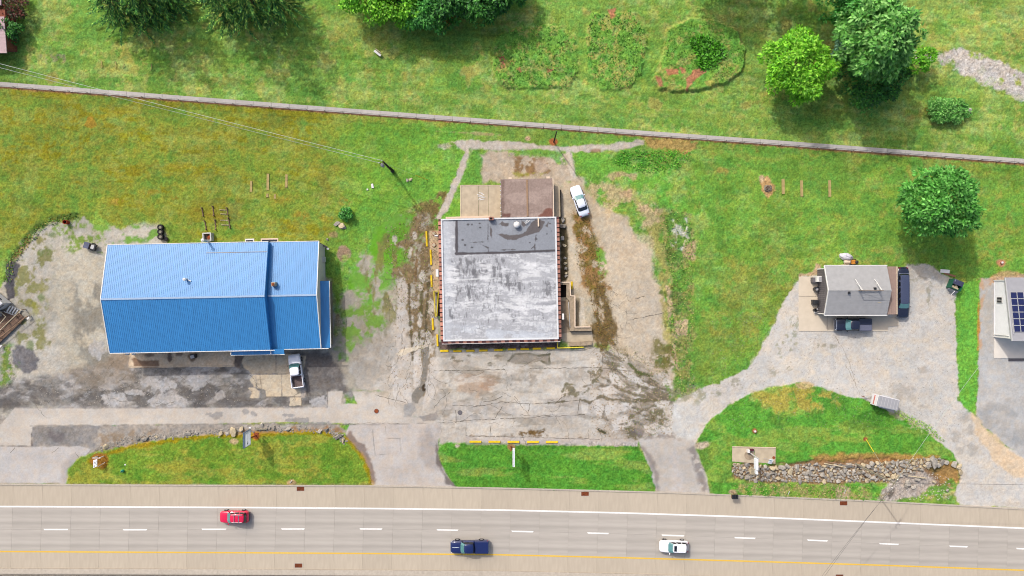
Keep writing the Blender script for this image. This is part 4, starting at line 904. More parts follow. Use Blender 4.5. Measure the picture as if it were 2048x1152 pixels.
# ------------------------------------------------------------------ blue metal building
ROT = R(1.15)
bb = empty('metal_building', (-49.5, -1.45, 0), 'large two-level building with bright blue ribbed metal roofs beside the gravel lot', 'building', rz=ROT)
def ribbed(x0, x1, y0, z0, y1, z1, sp, th=0.12, rib=0.03, rw=0.07):
    """ribbed roof slope between the line y0,z0 (eave) and y1,z1 (ridge)"""
    mb = MB(); sgn = 1 if y1 > y0 else -1
    q = [(x0, y0, z0), (x1, y0, z0), (x1, y1, z1), (x0, y1, z1)]
    if sgn < 0: q = q[::-1]
    mb.slab(q, th)
    n = int((x1 - x0) / sp)
    for i in range(n + 1):
        x = x0 + 0.08 + (x1 - x0 - 0.16) * i / n
        r = [(x - rw / 2, y0, z0 + rib), (x + rw / 2, y0, z0 + rib), (x + rw / 2, y1, z1 + rib), (x - rw / 2, y1, z1 + rib)]
        if sgn < 0: r = r[::-1]
        mb.slab(r, rib + 0.03)
    return mb
ML0, ML1, MW = -12.35, 12.30, 8.28      # main block in its own frame
WL1 = 19.75
E_M, R_M, E_W, R_W = 4.55, 6.55, 3.55, 5.30
wall = MB()
wall.prism([(ML0 + .35, -MW + .45), (ML1 - .25, -MW + .45), (ML1 - .25, MW - .45), (ML0 + .35, MW - .45)], 0, E_M - 0.05)
for x in (ML0 + .35, ML1 - .27):
    wall.add([(x, -MW + .45, E_M - .05), (x, MW - .45, E_M - .05), (x, 0, R_M - .2), (x + .02, -MW + .45, E_M - .05), (x + .02, MW - .45, E_M - .05), (x + .02, 0, R_M - .2)], [(0, 1, 2), (5, 4, 3), (0, 3, 4, 1), (1, 4, 5, 2), (2, 5, 3, 0)])
obj('wall', wall, m_greywall, bb)
ww = MB()
ww.prism([(ML1 - .24, -MW + .6), (WL1 - .03, -MW + .6), (WL1 - .03, MW - .35), (ML1 - .24, MW - .35)], 0, E_W - .06)
x = WL1 - .05
ww.add([(x, -MW + .6, E_W - .06), (x, MW - .35, E_W - .06), (x, 0, R_W - .2), (x + .02, -MW + .6, E_W - .06), (x + .02, MW - .35, E_W - .06), (x + .02, 0, R_W - .2)], [(0, 1, 2), (5, 4, 3), (0, 3, 4, 1), (1, 4, 5, 2), (2, 5, 3, 0)])
obj('wing_wall', ww, mat('white_siding', c(240, 234, 222), .8, .2, noise=2, amt=.05), bb)
SP = 0.29
for nm, a, b, y, e, r in (('roof_slope', ML0, ML1, MW, E_M, R_M), ('roof_slope', ML0, ML1, -MW, E_M, R_M), ('wing_roof_slope', ML1 - .23, WL1, MW, E_W, R_W), ('wing_roof_slope', ML1 - .23, WL1, -MW, E_W, R_W)):
    obj(nm, ribbed(a, b, y, e, 0, r, SP), m_bluemetal, bb)
m_ridge = mat('pale_ridge_flashing', c(170, 196, 226), .5, .4, noise=2, amt=.06)
rc = MB(); rc.box((ML0 + ML1) / 2, 0, R_M + .035, ML1 - ML0, .28, .05)
obj('ridge_cap', rc, m_ridge, bb)
rc = MB(); rc.box((ML1 + WL1) / 2, 0, R_W + .035, WL1 - ML1 - .1, .28, .05)
obj('ridge_cap', rc, m_ridge, bb)
tr = MB()
for (x, e, r, sgns) in ((ML0 - .03, E_M, R_M, (1, -1)), (WL1 + .03, E_W, R_W, (1, -1))):
    for sg in sgns:
        tr.slab([(x - .06, sg * (MW + .02), e + .05), (x + .06, sg * (MW + .02), e + .05), (x + .06, 0, r + .07), (x - .06, 0, r + .07)][::sg], 0.22)
tr.box((ML0 + ML1) / 2, MW + .05, E_M - .03, ML1 - ML0, .1, .16); tr.box((ML0 + ML1) / 2, -MW - .05, E_M - .03, ML1 - ML0, .1, .16)
tr.box((ML1 + WL1) / 2, MW + .05, E_W - .03, WL1 - ML1, .1, .16); tr.box((ML1 + WL1) / 2 + .6, -MW - .06, E_W - .03, WL1 - ML1 + 1.2, .1, .16)
obj('trim', tr, m_whitetrim, bb)
for x in (ML1 - .2,):
    fg = MB()
    for sg in (1, -1): fg.slab([(x - .04, sg * (MW - .05), E_M - .1), (x + .17, sg * (MW - .05), E_M - .1), (x + .17, 0, R_M - .1), (x - .04, 0, R_M - .1)][::sg], 1.0)
    obj('gable_cladding', fg, m_bluemetal, bb)
# lean-to along the east gable
lt = MB(); lt.slab([(WL1 - .1, -MW, 3.15), (WL1 + 1.25, -MW, 2.72), (WL1 + 1.25, 2.15, 2.72), (WL1 - .1, 2.15, 3.15)], .1)
obj('lean_to_roof', lt, m_bluemetal, bb)
lt = MB(); lt.box(WL1 + 1.31, -MW / 2 + 1.07, 2.68, .12, MW + 2.15, .14)
obj('gutter', lt, m_whitetrim, bb)
lt = MB(); lt.prism([(WL1 - .1, -MW + .3), (WL1 + 1.0, -MW + .3), (WL1 + 1.0, 2.0), (WL1 - .1, 2.0)], 0, 2.6)
obj('lean_to_wall', lt, m_greywall, bb)
obj('stoop', lt, m_conc2, bb)
lt = MB(); lt.box(WL1 + .1, 5.6, 1.0, .25, .8, 1.1); obj('meter_box', lt, m_greywall, bb)
# awning strip at the south eave
aw = MB(); aw.slab([(6.0, -MW - .75, 3.9), (14.2, -MW - .75, 3.9), (14.2, -MW + .1, 4.1), (6.0, -MW + .1, 4.1)], .06)
obj('awning', aw, m_bluemetal, bb)
aw = MB(); aw.box(9.6, -MW - .06, 4.72, 5.9 + 1, .1, .1)
for x in (6.1, 12.25): aw.box(x, -MW - .30, 4.25, .1, .7, .1)
aw.box(10.1, -MW - .80, 3.88, 8.3, .08, .12)
obj('awning_frame', aw, m_whitetrim, bb)
# lap line across the panels, flues
lp = MB()
def on_n(y): return E_M + (R_M - E_M) * (MW - y) / MW
lp.slab([(2.9, 6.72, on_n(6.72) + .055), (ML1 - .1, 6.72, on_n(6.72) + .055), (ML1 - .1, 6.80, on_n(6.80) + .055), (2.9, 6.80, on_n(6.8) + .055)], .03)
obj('panel_lap', lp, m_glass, bb)
fl = MB(); fl.lathe((0, 0, 0), [(.16, 0), (.16, .75), (.24, .78), (.24, .92), (.05, 1.0)], 12)
obj('flue_pipe', fl, m_whitetrim, bb, loc=(.35, 2.75, on_n(2.75)))
fl = MB(); fl.tube((.35, 2.75, on_n(2.75) + .05), (1.05, 2.45, on_n(2.45) + .1), .07); obj('flue_brace', fl, m_whitetrim, bb)
fl = MB(); fl.lathe((0, 0, 0), [(.15, 0), (.15, 2.2), (.26, 2.22), (.26, 2.4), (.05, 2.5)], 12)
obj('eave_flue', fl, m_whitetrim, bb, loc=(3.05, 8.6, 4.0))
ch = MB(); ch.box(0, 0, .35, .62, .62, 1.1); obj('chimney', ch, m_tanwall, bb, loc=(13.35, 1.75, 4.9))
ch2 = MB(); ch2.box(0, 0, 1.0, .36, .36, .24); obj('chimney_pot', ch2, m_rust, bb, loc=(13.35, 1.75, 4.9))
# window units standing proud of the north wall
for x, w in ((8.9, 1.4), (12.0, 2.7)):
    f = MB(); f.box(x, MW + .18, 3.1, w, .95, .12); fo_ = obj('window_hood', f, m_cream if w > 2 else m_whitetrim, bb)
    f = MB(); f.box(x, MW + .2, 3.18, w - .35, .5, .06); obj('glass', f, m_glass, fo_)
for i, x in enumerate((-10.6, -9.6)):
    f = MB(); f.box(x, -MW + .2, 2.8, .5, 1.4, .4); obj('wall_lamp', f, m_whitetrim, bb)

# ------------------------------------------------------------------ flat roofed building
FHt = 1.95
fbo = P(999.5, 558, FHt); fbo.z = 0
fb = empty('flat_roofed_building', fbo, 'square brick building with flat weathered white roof in the middle', 'building', rz=ROT)
hw, hd = 9.08, 9.63
w_ = MB(); w_.prism([(-hw, -hd), (hw, -hd), (hw, hd), (-hw, hd)], 0, FHt - .2); obj('wall', w_, m_brick, fb)
pr = MB()
for (cx, cy, sx, sy) in ((0, hd - .12, 2 * hw, .24), (-hw + .12, 0, .24, 2 * hd - .5), (hw - .12, 0, .24, 2 * hd - .5), (0, -hd + .12, 2 * hw, .24)):
    pr.box(cx, cy, FHt - .1, sx, sy, .2 if sx > sy else .196)
obj('parapet_cap', pr, mat('white_membrane_edge', c(236, 238, 240), 0.7, 0.3, noise=1.5, amt=0.06), fb)
# roof sheet painted in its own plane
RP = Paint(np.arange(882, 1117.1, 1.0), np.arange(435, 682.1, 1.0), c(184, 186, 190))
U, V = RP.X, RP.Y
s1 = fbm(U * 3.5, V, 22, 4, 311, .7); s2 = fbm(U, V * 4, 24, 4, 312, .7); s3 = fbm(U * 4, V, 9, 3, 313, .7); a1 = fbm(U * 2.2, V, 26, 5, 301, .65); a2 = fbm(U, V * 2.6, 34, 5, 302, .65); a3 = fbm(U, V, 60, 3, 303); a4 = fbm(U * 3, V, 9, 3, 304); a5 = fbm(U, V * 3, 9, 3, 305)
def rblend(col, m): RP.C[:] = RP.C * (1 - m[..., None]) + np.asarray(col, np.float32) * m[..., None]
mid = sstep(500, 530, V) * sstep(668, 640, V)
rblend(c(164, 166, 170), sstep(.5, .72, s1) * .6 * (.5 + .5 * mid))
rblend(c(226, 228, 231), sstep(.52, .74, s2) * .65)
rblend(c(116, 116, 120), sstep(.60, .76, s1 * .35 + s3 * .4 + a3 * .25) * .75 * mid)
rblend(c(236, 238, 240), sstep(.58, .74, a5 * .6 + s2 * .4) * .5); rblend(c(150, 152, 156), sstep(.6, .78, s3 * .5 + s2 * .5) * .5)
rblend(c(212, 220, 230), sstep(640, 668, V) * .6 * sstep(.35, .6, a2)); rblend(c(210, 216, 224), sstep(912, 890, U) * .5)
for (x0, y0, x1, y1) in ((905, 518, 965, 548), (968, 520, 1010, 545), (985, 545, 1030, 570), (925, 570, 965, 600), (1020, 560, 1040, 580), (900, 620, 912, 640), (1085, 560, 1105, 600), (940, 540, 960, 560)):
    RP.poly([(x0, y0), (x1, y0), (x1, y1), (x0, y1)], c(110, 110, 114), edge=5, rough=8, ns=10, patch=.56, ps=6, op=.8, aniso=(1.5, 3.5))
for (x0, y0, x1, y1) in ((960, 520, 980, 560), (1040, 520, 1080, 560), (1000, 590, 1060, 640), (920, 600, 990, 615), (890, 530, 915, 600), (1060, 600, 1112, 640)):
    RP.poly([(x0, y0), (x1, y0), (x1, y1), (x0, y1)], c(240, 241, 242), edge=6, rough=8, ns=12, patch=.52, ps=7, op=.7, aniso=(.1, 4))
RP.line([(884, 645), (1010, 622), (1112, 612)], c(234, 236, 240), width=.8, edge=1.5, rough=3, op=.6); RP.line([(908, 560), (1000, 556)], c(238, 240, 240), width=1, edge=1.5, rough=2, op=.7)
RP.line([(1075, 608), (1112, 604)], c(150, 152, 158), width=2, edge=2, rough=3, op=.7)
DKP = [(914, 437), (1114, 434), (1116, 505), (915, 508)]
RP.poly(DKP, c(150, 155, 163), edge=.8, rough=.4, var=.05, vs=20)
RP.poly([(1000, 436), (1030, 435), (1030, 460), (1000, 470)], c(166, 172, 180), edge=5, rough=6, op=.7)
for (pts, wd) in (([(913, 440), (913.5, 508)], 2.6), ([(912, 507.5), (1000, 505.5), (1114, 501)], 2.4), ([(884, 441), (914, 439)], 1.6), ([(908, 440), (920, 438)], 2.2)):
    RP.line(pts, c(84, 80, 84), width=wd, edge=.9, rough=.8)
for pts in ([(994, 468), (1005, 467), (1020, 471), (1040, 469), (1052, 462), (1062, 446), (1072, 438), (1082, 440), (1090, 443), (1087, 452), (1078, 464), (1064, 468), (1046, 474), (1032, 480), (1015, 480)], [(998, 448), (1005, 442), (1010, 446), (1018, 446), (1017, 452), (1004, 453)], [(1042, 438), (1048, 444), (1053, 450), (1048, 455), (1043, 448)], [(1091, 452), (1097, 444), (1096, 455)], [(980, 452), (984, 456), (984, 476), (980, 470)]):
    RP.poly(pts, c(104, 98, 98), edge=1, rough=1.2, ns=6, var=.1)
for pts in ([(1072, 470), (1070, 488), (1068, 500)], [(1062, 498), (1070, 490), (1070, 500)], [(976, 445), (976, 484)], [(940, 485), (968, 484)], [(960, 488), (976, 495), (977, 503)], [(1000, 500), (1030, 499)]):
    RP.line(pts, c(92, 88, 90), width=.6, edge=.9, rough=1.2, ns=5)
for (x, y) in ((936, 449), (944, 449), (959, 447), (960, 455), (930, 490), (925, 480), (944, 495), (1100, 447), (1103, 462), (1094, 468), (1072, 478), (1060, 485)):
    RP.ell(x, y, random.uniform(1.5, 3.5), random.uniform(1.2, 2), c(88, 86, 90), rough=1, edge=.8)
f_ = fbm(U, V, 2.4, 2, 333) - .5
RP.C *= (1 + f_ * .14)[..., None]
rz = FHt - .14
RV = np.stack([(U - 1024) / S * (1 - rz / H), (576 - V) / S * (1 - rz / H), np.full(U.shape, rz, np.float32)], -1).reshape(-1, 3)
inv = Matrix.Rotation(-ROT, 3, 'Z')
RL = (RV - np.array(fbo)) @ np.array(inv).T
RL[:, 0] = np.clip(RL[:, 0], -hw + .02, hw - .02); RL[:, 1] = np.clip(RL[:, 1], -hd + .02, hd - .02)
ri = np.arange(U.size, dtype=np.int32).reshape(U.shape)
np_mesh('roof_membrane', RL.astype(np.float32), np.stack([ri[1:, :-1], ri[1:, 1:], ri[:-1, 1:], ri[:-1, :-1]], -1).reshape(-1, 4), RP.C.reshape(-1, 3), attr_mat('roof_coating', 3, .05, .7, .3, .1), fb, smooth=True)
# coping tiles on three sides, sloping outwards
m_under = MB()
for (cx, cy, sx, sy) in ((-hw - .2, 0, .4, 2 * hd), (hw + .22, 0, .44, 2 * hd), (0, -hd - .2, 2 * hw + .6, .4)): m_under.box(cx, cy, FHt - .42, sx, sy, .2)
obj('coping_bed', m_under, m_copdark, fb)
nt = 26
for i in range(nt):
    y = hd - .4 - (2 * hd - .5) * (i + .5) / nt + .1
    for sx in (-1, 1):
        obj('coping_tile', MB().box(0, 0, 0, .46, .53, .12, tilt=('Y', sx * .35)), m_coping, fb, loc=(sx * (hw + .22), y, FHt - .18))
for i in range(30):
    x = -hw + .1 + (2 * hw - .2) * (i + .5) / 30
    obj('coping_tile', MB().box(0, 0, 0, .56, .40, .12, tilt=('X', .35)), m_coping if i % 2 else m_copdark, fb, loc=(x, -hd - .18, FHt - .18))
ed = MB(); ed.box(0, -hd - .42, FHt - .3, 2 * hw + .5, .08, .2); obj('eave_trim', ed, m_whitetrim, fb)
ck = MB(); ck.box(0, 0, .35, .75, .5, .9); cko = obj('chimney', ck, m_coping, fb, loc=(-1.15, hd - .15, FHt - .1))
ck = MB(); ck.box(0, 0, .82, .4, .26, .1); obj('flue', ck, m_dark, cko)
dm = MB(); dm.lathe((0, 0, 0), [(.34, -.1), (.36, .3), (.52, .34), (.50, .48), (.3, .62), (.05, .68)], 16); obj('vent_dome', dm, m_whitetrim, fb, loc=(2.85, hd - 1.2, FHt), smooth=True)
pp = MB(); pp.box(6.25, hd - .85, FHt + .02, .22, 1.3, .14); obj('roof_pipe', pp, m_cream, fb)
pp = MB(); pp.tube((4.2, hd - 1.1, FHt + .1), (4.9, hd - .5, FHt + .12), .05); pp.tube((4.1, hd - .9, FHt + .1), (4.6, hd - .45, FHt + .12), .05); obj('conduit', pp, m_whitetrim, fb)
for (x, y, sx, sy, h_) in ((-hw - .75, 1.15, .42, 1.15, 1.5), (-hw - .75, hd - 2.6, .55, .2, 1.6), (hw + .75, -6.1, .3, .9, 1.6)):
    q = MB(); q.box(x, y, h_ / 2 + .4, sx, sy, h_); obj('wall_unit', q, m_whitetrim, fb)

# annex with brown roof, and the patio slab beside it
ao = P(1054, 396, 1.8); ao.z = 0
an = empty('brown_roofed_annex', ao, 'low annex with flat brown roof behind the flat-roofed building', 'building', rz=ROT)
q = MB(); q.prism([(-4.0, -2.9), (4.0, -2.9), (4.0, 2.85), (-4.0, 2.85)], 0, 1.65); obj('wall', q, m_block, an)
RA = Paint(np.arange(1000, 1112, 1.0), np.arange(352, 440, 1.0), c(180, 160, 149))
RA.poly([(1000, 352), (1112, 352), (1112, 440), (1000, 440)], c(160, 140, 130), edge=3, rough=3, patch=.5, ps=22, op=.7, aniso=(0, 3), var=.12, vs=3)
RA.poly([(1078, 432), (1092, 419), (1104, 417), (1106, 434)], c(128, 84, 72), edge=2, rough=3, op=.9); RA.poly([(1004, 425), (1020, 428), (1018, 434), (1004, 434)], c(124, 92, 84), edge=2, rough=3)
RA.poly([(1003, 360), (1008, 360), (1008, 434), (1003, 434)], c(120, 98, 90), edge=2, rough=2, op=.7)
RA.C *= (1 + (fbm(RA.X, RA.Y, 2.3, 2, 51) - .5) * .2)[..., None]
z_ = 1.8
AV = np.stack([(RA.X - 1024) / S * (1 - z_ / H), (576 - RA.Y) / S * (1 - z_ / H), np.full(RA.X.shape, z_, np.float32)], -1).reshape(-1, 3)
AL = (AV - np.array(ao)) @ np.array(inv).T
AL[:, 0] = np.clip(AL[:, 0], -4.06, 4.02); AL[:, 1] = np.clip(AL[:, 1], -3.0, 3.0)
ai = np.arange(RA.X.size, dtype=np.int32).reshape(RA.X.shape)
np_mesh('roof_sheet', AL.astype(np.float32), np.stack([ai[1:, :-1], ai[1:, 1:], ai[:-1, 1:], ai[:-1, :-1]], -1).reshape(-1, 4), RA.C.reshape(-1, 3), attr_mat('annex_roof', 3, .1, .9, .1, .2), an, smooth=True)
q = MB(); q.prism([(-4.1, -3.0), (4.05, -3.0), (4.05, 3.02), (-4.1, 3.02)], 1.62, 1.76); obj('roof_deck', q, m_darkdeck, an)
q = MB(); q.box(0.05, 0, 1.84, .26, 5.7, .1); obj('roof_batten', q, m_wood, an)
q = MB(); q.box(4.14, 0, 1.78, .14, 6.2, .2); obj('gutter', q, m_cream, an)
for i in range(9): obj('fascia_bracket', MB().box(0, 0, 0, .14, .1, .2), m_whitetrim, an, loc=(-4.16, -2.7 + i * .66, 1.75))
for x in (-2.6, 3.4): obj('roof_hatch', MB().box(0, 0, 0, .5, .34, .5), m_cream, an, loc=(x, 3.2, 1.3))
q = MB(); q.prism([(4.3, -2.9), (5.3, -2.9), (5.3, 1.7), (4.9, 2.3), (4.3, 2.3)], 0, .45); obj('landing', q, m_conc2, an)
q = MB(); q.box(5.38, -.8, .35, .16, 4.2, .7); obj('landing_kerb', q, m_dark, an)
po = P(961, 402)
pt = empty('patio', po, 'pale square concrete patio beside the brown-roofed annex', 'patio')
for i, (x0, x1, y0, y1) in enumerate(((922, 957, 371.5, 436), (957.5, 976.5, 371.5, 436), (977, 1001.5, 371.5, 436))):
    q = MB(); q.prism([tuple(P(x, y).xy - po.xy) for x, y in ((x0, y0), (x1, y0), (x1, y1), (x0, y1))], -.1, .09); obj('slab', q, m_conc2, pt)
q = MB()
for (x0, y0, x1, y1) in ((921, 370.3, 1002, 371.4), (920.8, 371.4, 922, 436)): q.prism([tuple(P(x, y).xy - po.xy) for x, y in ((x0, y0), (x1, y0), (x1, y1), (x0, y1))], -.1, .16)
obj('kerb_edge', q, m_cream, pt)
q = MB(); rr_ = random.Random(3)
for i in range(7): q.box(gx(964 + rr_.uniform(-5, 5)) - po.x, gy(386 + i * 2.2) - po.y, .11, rr_.uniform(.3, .9), .09, .04, rz=rr_.uniform(-.6, .6))
obj('chalky_residue', q, m_whitetrim, pt)
thing_mesh('wall_kerb', MB().prism([(gx(892), gy(434.5)), (gx(980), gy(432)), (gx(980), gy(436)), (gx(892), gy(438))], 0, .5), m_cream, P(936, 435), 'cream low kerb wall behind the flat-roofed building below the patio', 'kerb')

# wheel stops
def stop(px, py, L, vert=False, label='', group='', rz=0.0, w=.34):
    lx, ly = (w, L / S) if vert else (L / S, w)
    mb = MB(); a, b = lx / 2, ly / 2
    k_ = .06
    vs = [(-a, -b, 0), (a, -b, 0), (a, b, 0), (-a, b, 0), (-a + k_, -b + k_, .16), (a - k_, -b + k_, .16), (a - k_, b - k_, .16), (-a + k_, b - k_, .16)]
    mb.add(vs, [(3, 2, 1, 0), (4, 5, 6, 7), (0, 1, 5, 4), (1, 2, 6, 5), (2, 3, 7, 6), (3, 0, 4, 7)])
    p = P(px, py); p.z = max(ground_z(px, py), 0) + .01
    o = obj('wheel_stop', mb, m_stopyellow, loc=p, label=label, cat='wheel stop', group=group)
    o.rotation_euler.z = rz
ST = [889, 915, 941, 967, 997, 1024, 1049.5, 1074, 1101.5]
for i, x in enumerate(ST): stop(x, (702, 702.3, 701.5, 701, 700, 698.8, 698.2, 697.3, 696.5)[i], 17, label=f'{ORD[i]} yellow wheel stop from the left along the front of the flat-roofed building', group='yellow wheel stops in front of the flat-roofed building', rz=R(1))
for i, (x, y, L) in enumerate(((853.5, 478, 31), (862, 515, 31), (863.2, 562, 24), (865.8, 648.5, 24), (875, 681, 24))):
    stop(x, y, L, True, f'{ORD[i]} yellow wheel stop from the top beside the west wall of the flat-roofed building', 'yellow wheel stops west of the flat-roofed building', R(2.5))
for i, x in enumerate((951, 989, 1027, 1066, 1104)): stop(x, 883.5 + i * .2, 24, label=f'{ORD[i]} yellow wheel stop from the left along the middle grass island', group='yellow wheel stops by the middle grass island')
stop(1143.5, 571, 16, True, 'short yellow wheel stop beside the stairwell wall of the flat-roofed building', 'yellow wheel stops', 0)
# septic covers
for i, (y, wd) in enumerate(((467, 'upper'), (490, 'lower'))):
    o = empty('tank_cover', P(868, y) + Vector((0, 0, .03)), f'{wd} of two round tan tank covers beside the west wall', 'tank cover', 'round tank covers')
    obj('lid', MB().lathe((0, 0, 0), [(.30, 0), (.30, .14), (.27, .17)], 20), m_conc2, o); obj('rim', MB().lathe((0, 0, 0), [(.37, 0), (.37, .08)], 20), m_rust, o)

# sunken ramp and stairwell on the east side
rw_o = P(1135, 630)
rw = empty('entrance_ramp', rw_o, 'sunken concrete ramp with cream-capped walls along the east side', 'ramp')
def L2(pts): return [tuple((P(x, y) - rw_o).xy) for x, y in pts]
obj('deck', MB().prism(L2([(1119, 602), (1137, 602), (1139, 656), (1139, 668), (1119, 668)]), -.1, .07), m_block, rw)
obj('landing', MB().prism(L2([(1121, 668), (1139.5, 664), (1184, 663), (1186, 682), (1140, 684), (1124, 682)]), -.1, .10), m_conc2, rw)
obj('stairwell', MB().prism(L2([(1119, 569), (1132, 569), (1132, 594), (1119, 595)]), -.1, .06), m_dark, rw)
wl = MB()
wl.prism(L2([(1119, 566), (1138, 565), (1139, 593), (1148, 593.5), (1148, 661), (1138.5, 661), (1138, 602), (1132, 595), (1132, 569), (1119, 569.5)]), 0, .95)
wl.prism(L2([(1148.3, 654.5), (1182, 654), (1182, 661), (1148.3, 661.3)]), 0, .9)
obj('retaining_wall', wl, m_block, rw)
cp = MB()
for a, b in (((1119, 565), (1139.5, 564.5)), ((1139, 565.5), (1140, 592)), ((1140.5, 591.3), (1149, 591.8)), ((1148.6, 592.6), (1148.8, 654)), ((1148.6, 653.3), (1178.5, 653.0))):
    A, B = P(*a) - rw_o, P(*b) - rw_o
    d = (B - A).normalized(); nn = Vector((-d.y, d.x, 0)) * .08
    cp.prism([tuple((A + nn).xy), tuple((A - nn).xy), tuple((B - nn).xy), tuple((B + nn).xy)], .93, 1.06 + .001 * len(cp.v))
obj('wall_cap', cp, m_cream, rw)
obj('block', MB().prism(L2([(1139, 684.5), (1161, 683), (1161, 691), (1139, 692)]), 0, .45), m_block, rw)
obj('block', MB().prism(L2([(1161.5, 683), (1183, 682.5), (1183, 689.5), (1161.5, 691)]), 0, .47), m_block, rw)
obj('side_rail', MB().tube(tuple(P(1136, 604) - rw_o + Vector((0, 0, 1))), tuple(P(1139, 654) - rw_o + Vector((0, 0, 1))), .05), m_palemetal, rw)
def railing(name, pts, hgt, label, mt, r=.05):
    o0 = P(*pts[0]); o = empty(name, o0, label, 'railing')
    for k, (zz, nm) in enumerate(((hgt, 'top_rail'), (hgt * .5, 'mid_rail'))):
        obj(nm, MB().path([P(x, y) - o0 + Vector((0, 0, zz)) for x, y in pts], r, 6), mt, o)
    for (a, b) in zip(pts[:-1], pts[1:]):
        n = max(1, int(math.dist(a, b) / 22))
        for i in range(n):
            t = i / n; obj('post', MB().tube((0, 0, 0), (0, 0, hgt), r, n=6), mt, o, loc=P(a[0] + (b[0] - a[0]) * t, a[1] + (b[1] - a[1]) * t) - o0)
    obj('post', MB().tube((0, 0, 0), (0, 0, hgt), r, n=6), mt, o, loc=P(*pts[-1]) - o0)
railing('stairwell_railing', [(879, 582), (869, 582.5), (872, 632), (875, 632), (878, 584)], 1.0, 'yellow pipe railing round the dark stairwell on the west wall', m_railyellow, .06)
thing_mesh('stairwell_pit', MB().prism([tuple(P(x, y).xy) for x, y in ((873, 585), (882, 585), (884, 632), (876, 632))], 0, .06), m_dark, P(877, 608), 'dark stairwell opening inside the yellow railing on the west wall', 'stairwell')
railing('ramp_railing', [(1114.5, 680), (1115, 695.5), (1166, 694)], .6, 'low yellow railing in front of the ramp at the southeast corner', m_railyellow, .08)

# stones against the east wall
for i, (x, y, r) in enumerate(((1126, 440, .42), (1125.5, 452, .5), (1124.5, 477, .45), (1129, 490, .3), (1130, 516, .32), (1131, 527, .3), (1131, 537, .32), (1131.5, 547, .3), (1132, 552, .28))):
    rock(x, y, r, label=f'{ORD[i]} rough stone from the top in the shaded bed along the east wall', cat='stone', group='stones along the east wall')

# ------------------------------------------------------------------ garage house
go = P(1711.5, 581); go = Vector((53.65, -.38, 0))
gh = empty('garage_house', go, 'garage building with grey shingle gable roof and dark boarded west wall', 'building')
gl, gw, ge, gr = 4.85, 3.85, 2.65, 4.0
w_ = MB(); w_.prism([(-gl + .27, -gw + .35), (gl - .3, -gw + .35), (gl - .3, gw - .46), (-gl + .27, gw - .46)], 0, ge - .05)
for x in (-gl + .3, gl - .32): w_.add([(x, -gw + .35, ge - .05), (x, gw - .35, ge - .05), (x, 0, gr - .15), (x + .02, -gw + .35, ge - .05), (x + .02, gw - .35, ge - .05), (x + .02, 0, gr - .15)], [(0, 1, 2), (5, 4, 3), (0, 3, 4, 1), (1, 4, 5, 2), (2, 5, 3, 0)])
obj('wall', w_, m_greywall, gh)
for sg in (1, -1):
    # shingle courses: each course a strip proud of the one above
    mb = MB(); nC = 15
    for i in range(nC):
        t0, t1 = i / nC, (i + 1.25) / nC
        t1 = min(t1, 1)
        y0, y1 = sg * gw * (1 - t0), sg * gw * (1 - t1)
        z0, z1 = ge + (gr - ge) * t0 + .045, ge + (gr - ge) * t1 + .02
        mb.slab([(-gl, y0, z0), (gl, y0, z0), (gl, y1, z1), (-gl, y1, z1)][::sg] if sg < 0 else [(-gl, y1, z1), (gl, y1, z1), (gl, y0, z0), (-gl, y0, z0)][::-1], .05)
    obj('roof_slope', mb, m_shingle, gh)
tr = MB()
for sg in (1, -1): tr.slab([(-gl - .1, sg * (gw + .02), ge + .06), (-gl + .02, sg * (gw + .02), ge + .06), (-gl + .02, 0, gr + .07), (-gl - .1, 0, gr + .07)][::sg], .2)
tr.box(0, gw + .06, ge + .0, 2 * gl + .1, .12, .16); tr.box(0, -gw - .06, ge + .0, 2 * gl + .1, .12, .16)
obj('trim', tr, m_whitetrim, gh)
obj('ridge_cap', MB().tube((-gl, 0, gr + .03), (gl, 0, gr + .03), .07), m_shingle, gh)
for (x, y, sx, sy) in ((-1.7, -.35, .3, .34), (2.3, .33, .36, .3)):
    obj('roof_vent', MB().box(0, 0, .1, sx, sy, .3), m_black, gh, loc=(x, y, gr - .1))
obj('roof_patch', MB().slab([(3.1, -1.95, gr - .35 - .28), (3.6, -1.95, gr - .63), (3.6, -1.85, gr - .6), (3.1, -1.85, gr - .6)], .03), m_palewood, gh)
# dark vertical boarding on the west gable, white corner boards, brown lean-to roof on the east
sd_ = MB(); wx = -gl + .06
sd_.add([(wx, -gw + .2, 0), (wx, gw - .45, 0), (wx, gw - .45, ge - .02), (wx, 0, gr - .12), (wx, -gw + .2, ge - .02), (wx + .2, -gw + .2, 0), (wx + .2, gw - .45, 0), (wx + .2, gw - .45, ge - .02), (wx + .2, 0, gr - .12), (wx + .2, -gw + .2, ge - .02)], [(0, 4, 3, 2, 1), (5, 6, 7, 8, 9), (0, 1, 6, 5), (1, 2, 7, 6), (2, 3, 8, 7), (3, 4, 9, 8), (4, 0, 5, 9)])
obj('gable_wall', sd_, m_darkdeck, gh)
bt_ = MB()
for i in range(23):
    y = -gw + .45 + i * .305
    bt_.box(wx - .03, y, (ge - .1) / 2, .06, .07, ge - .1)
obj('boarding', bt_, mat('board_edge', c(136, 130, 134), .7, .25), gh, kind='stuff')
for y in (-gw + .2, gw - .45): obj('corner_board', MB().box(wx - .05, y, ge / 2 - .05, .12, .16, ge - .1), m_whitetrim, gh)
q = MB(); q.box(-gl - .35, -gw + .35, .5, .7, .08, .12, rz=.3); q.box(-gl - .6, -gw + .55, .4, .1, .4, .12); obj('bent_gutter', q, m_whitetrim, gh)
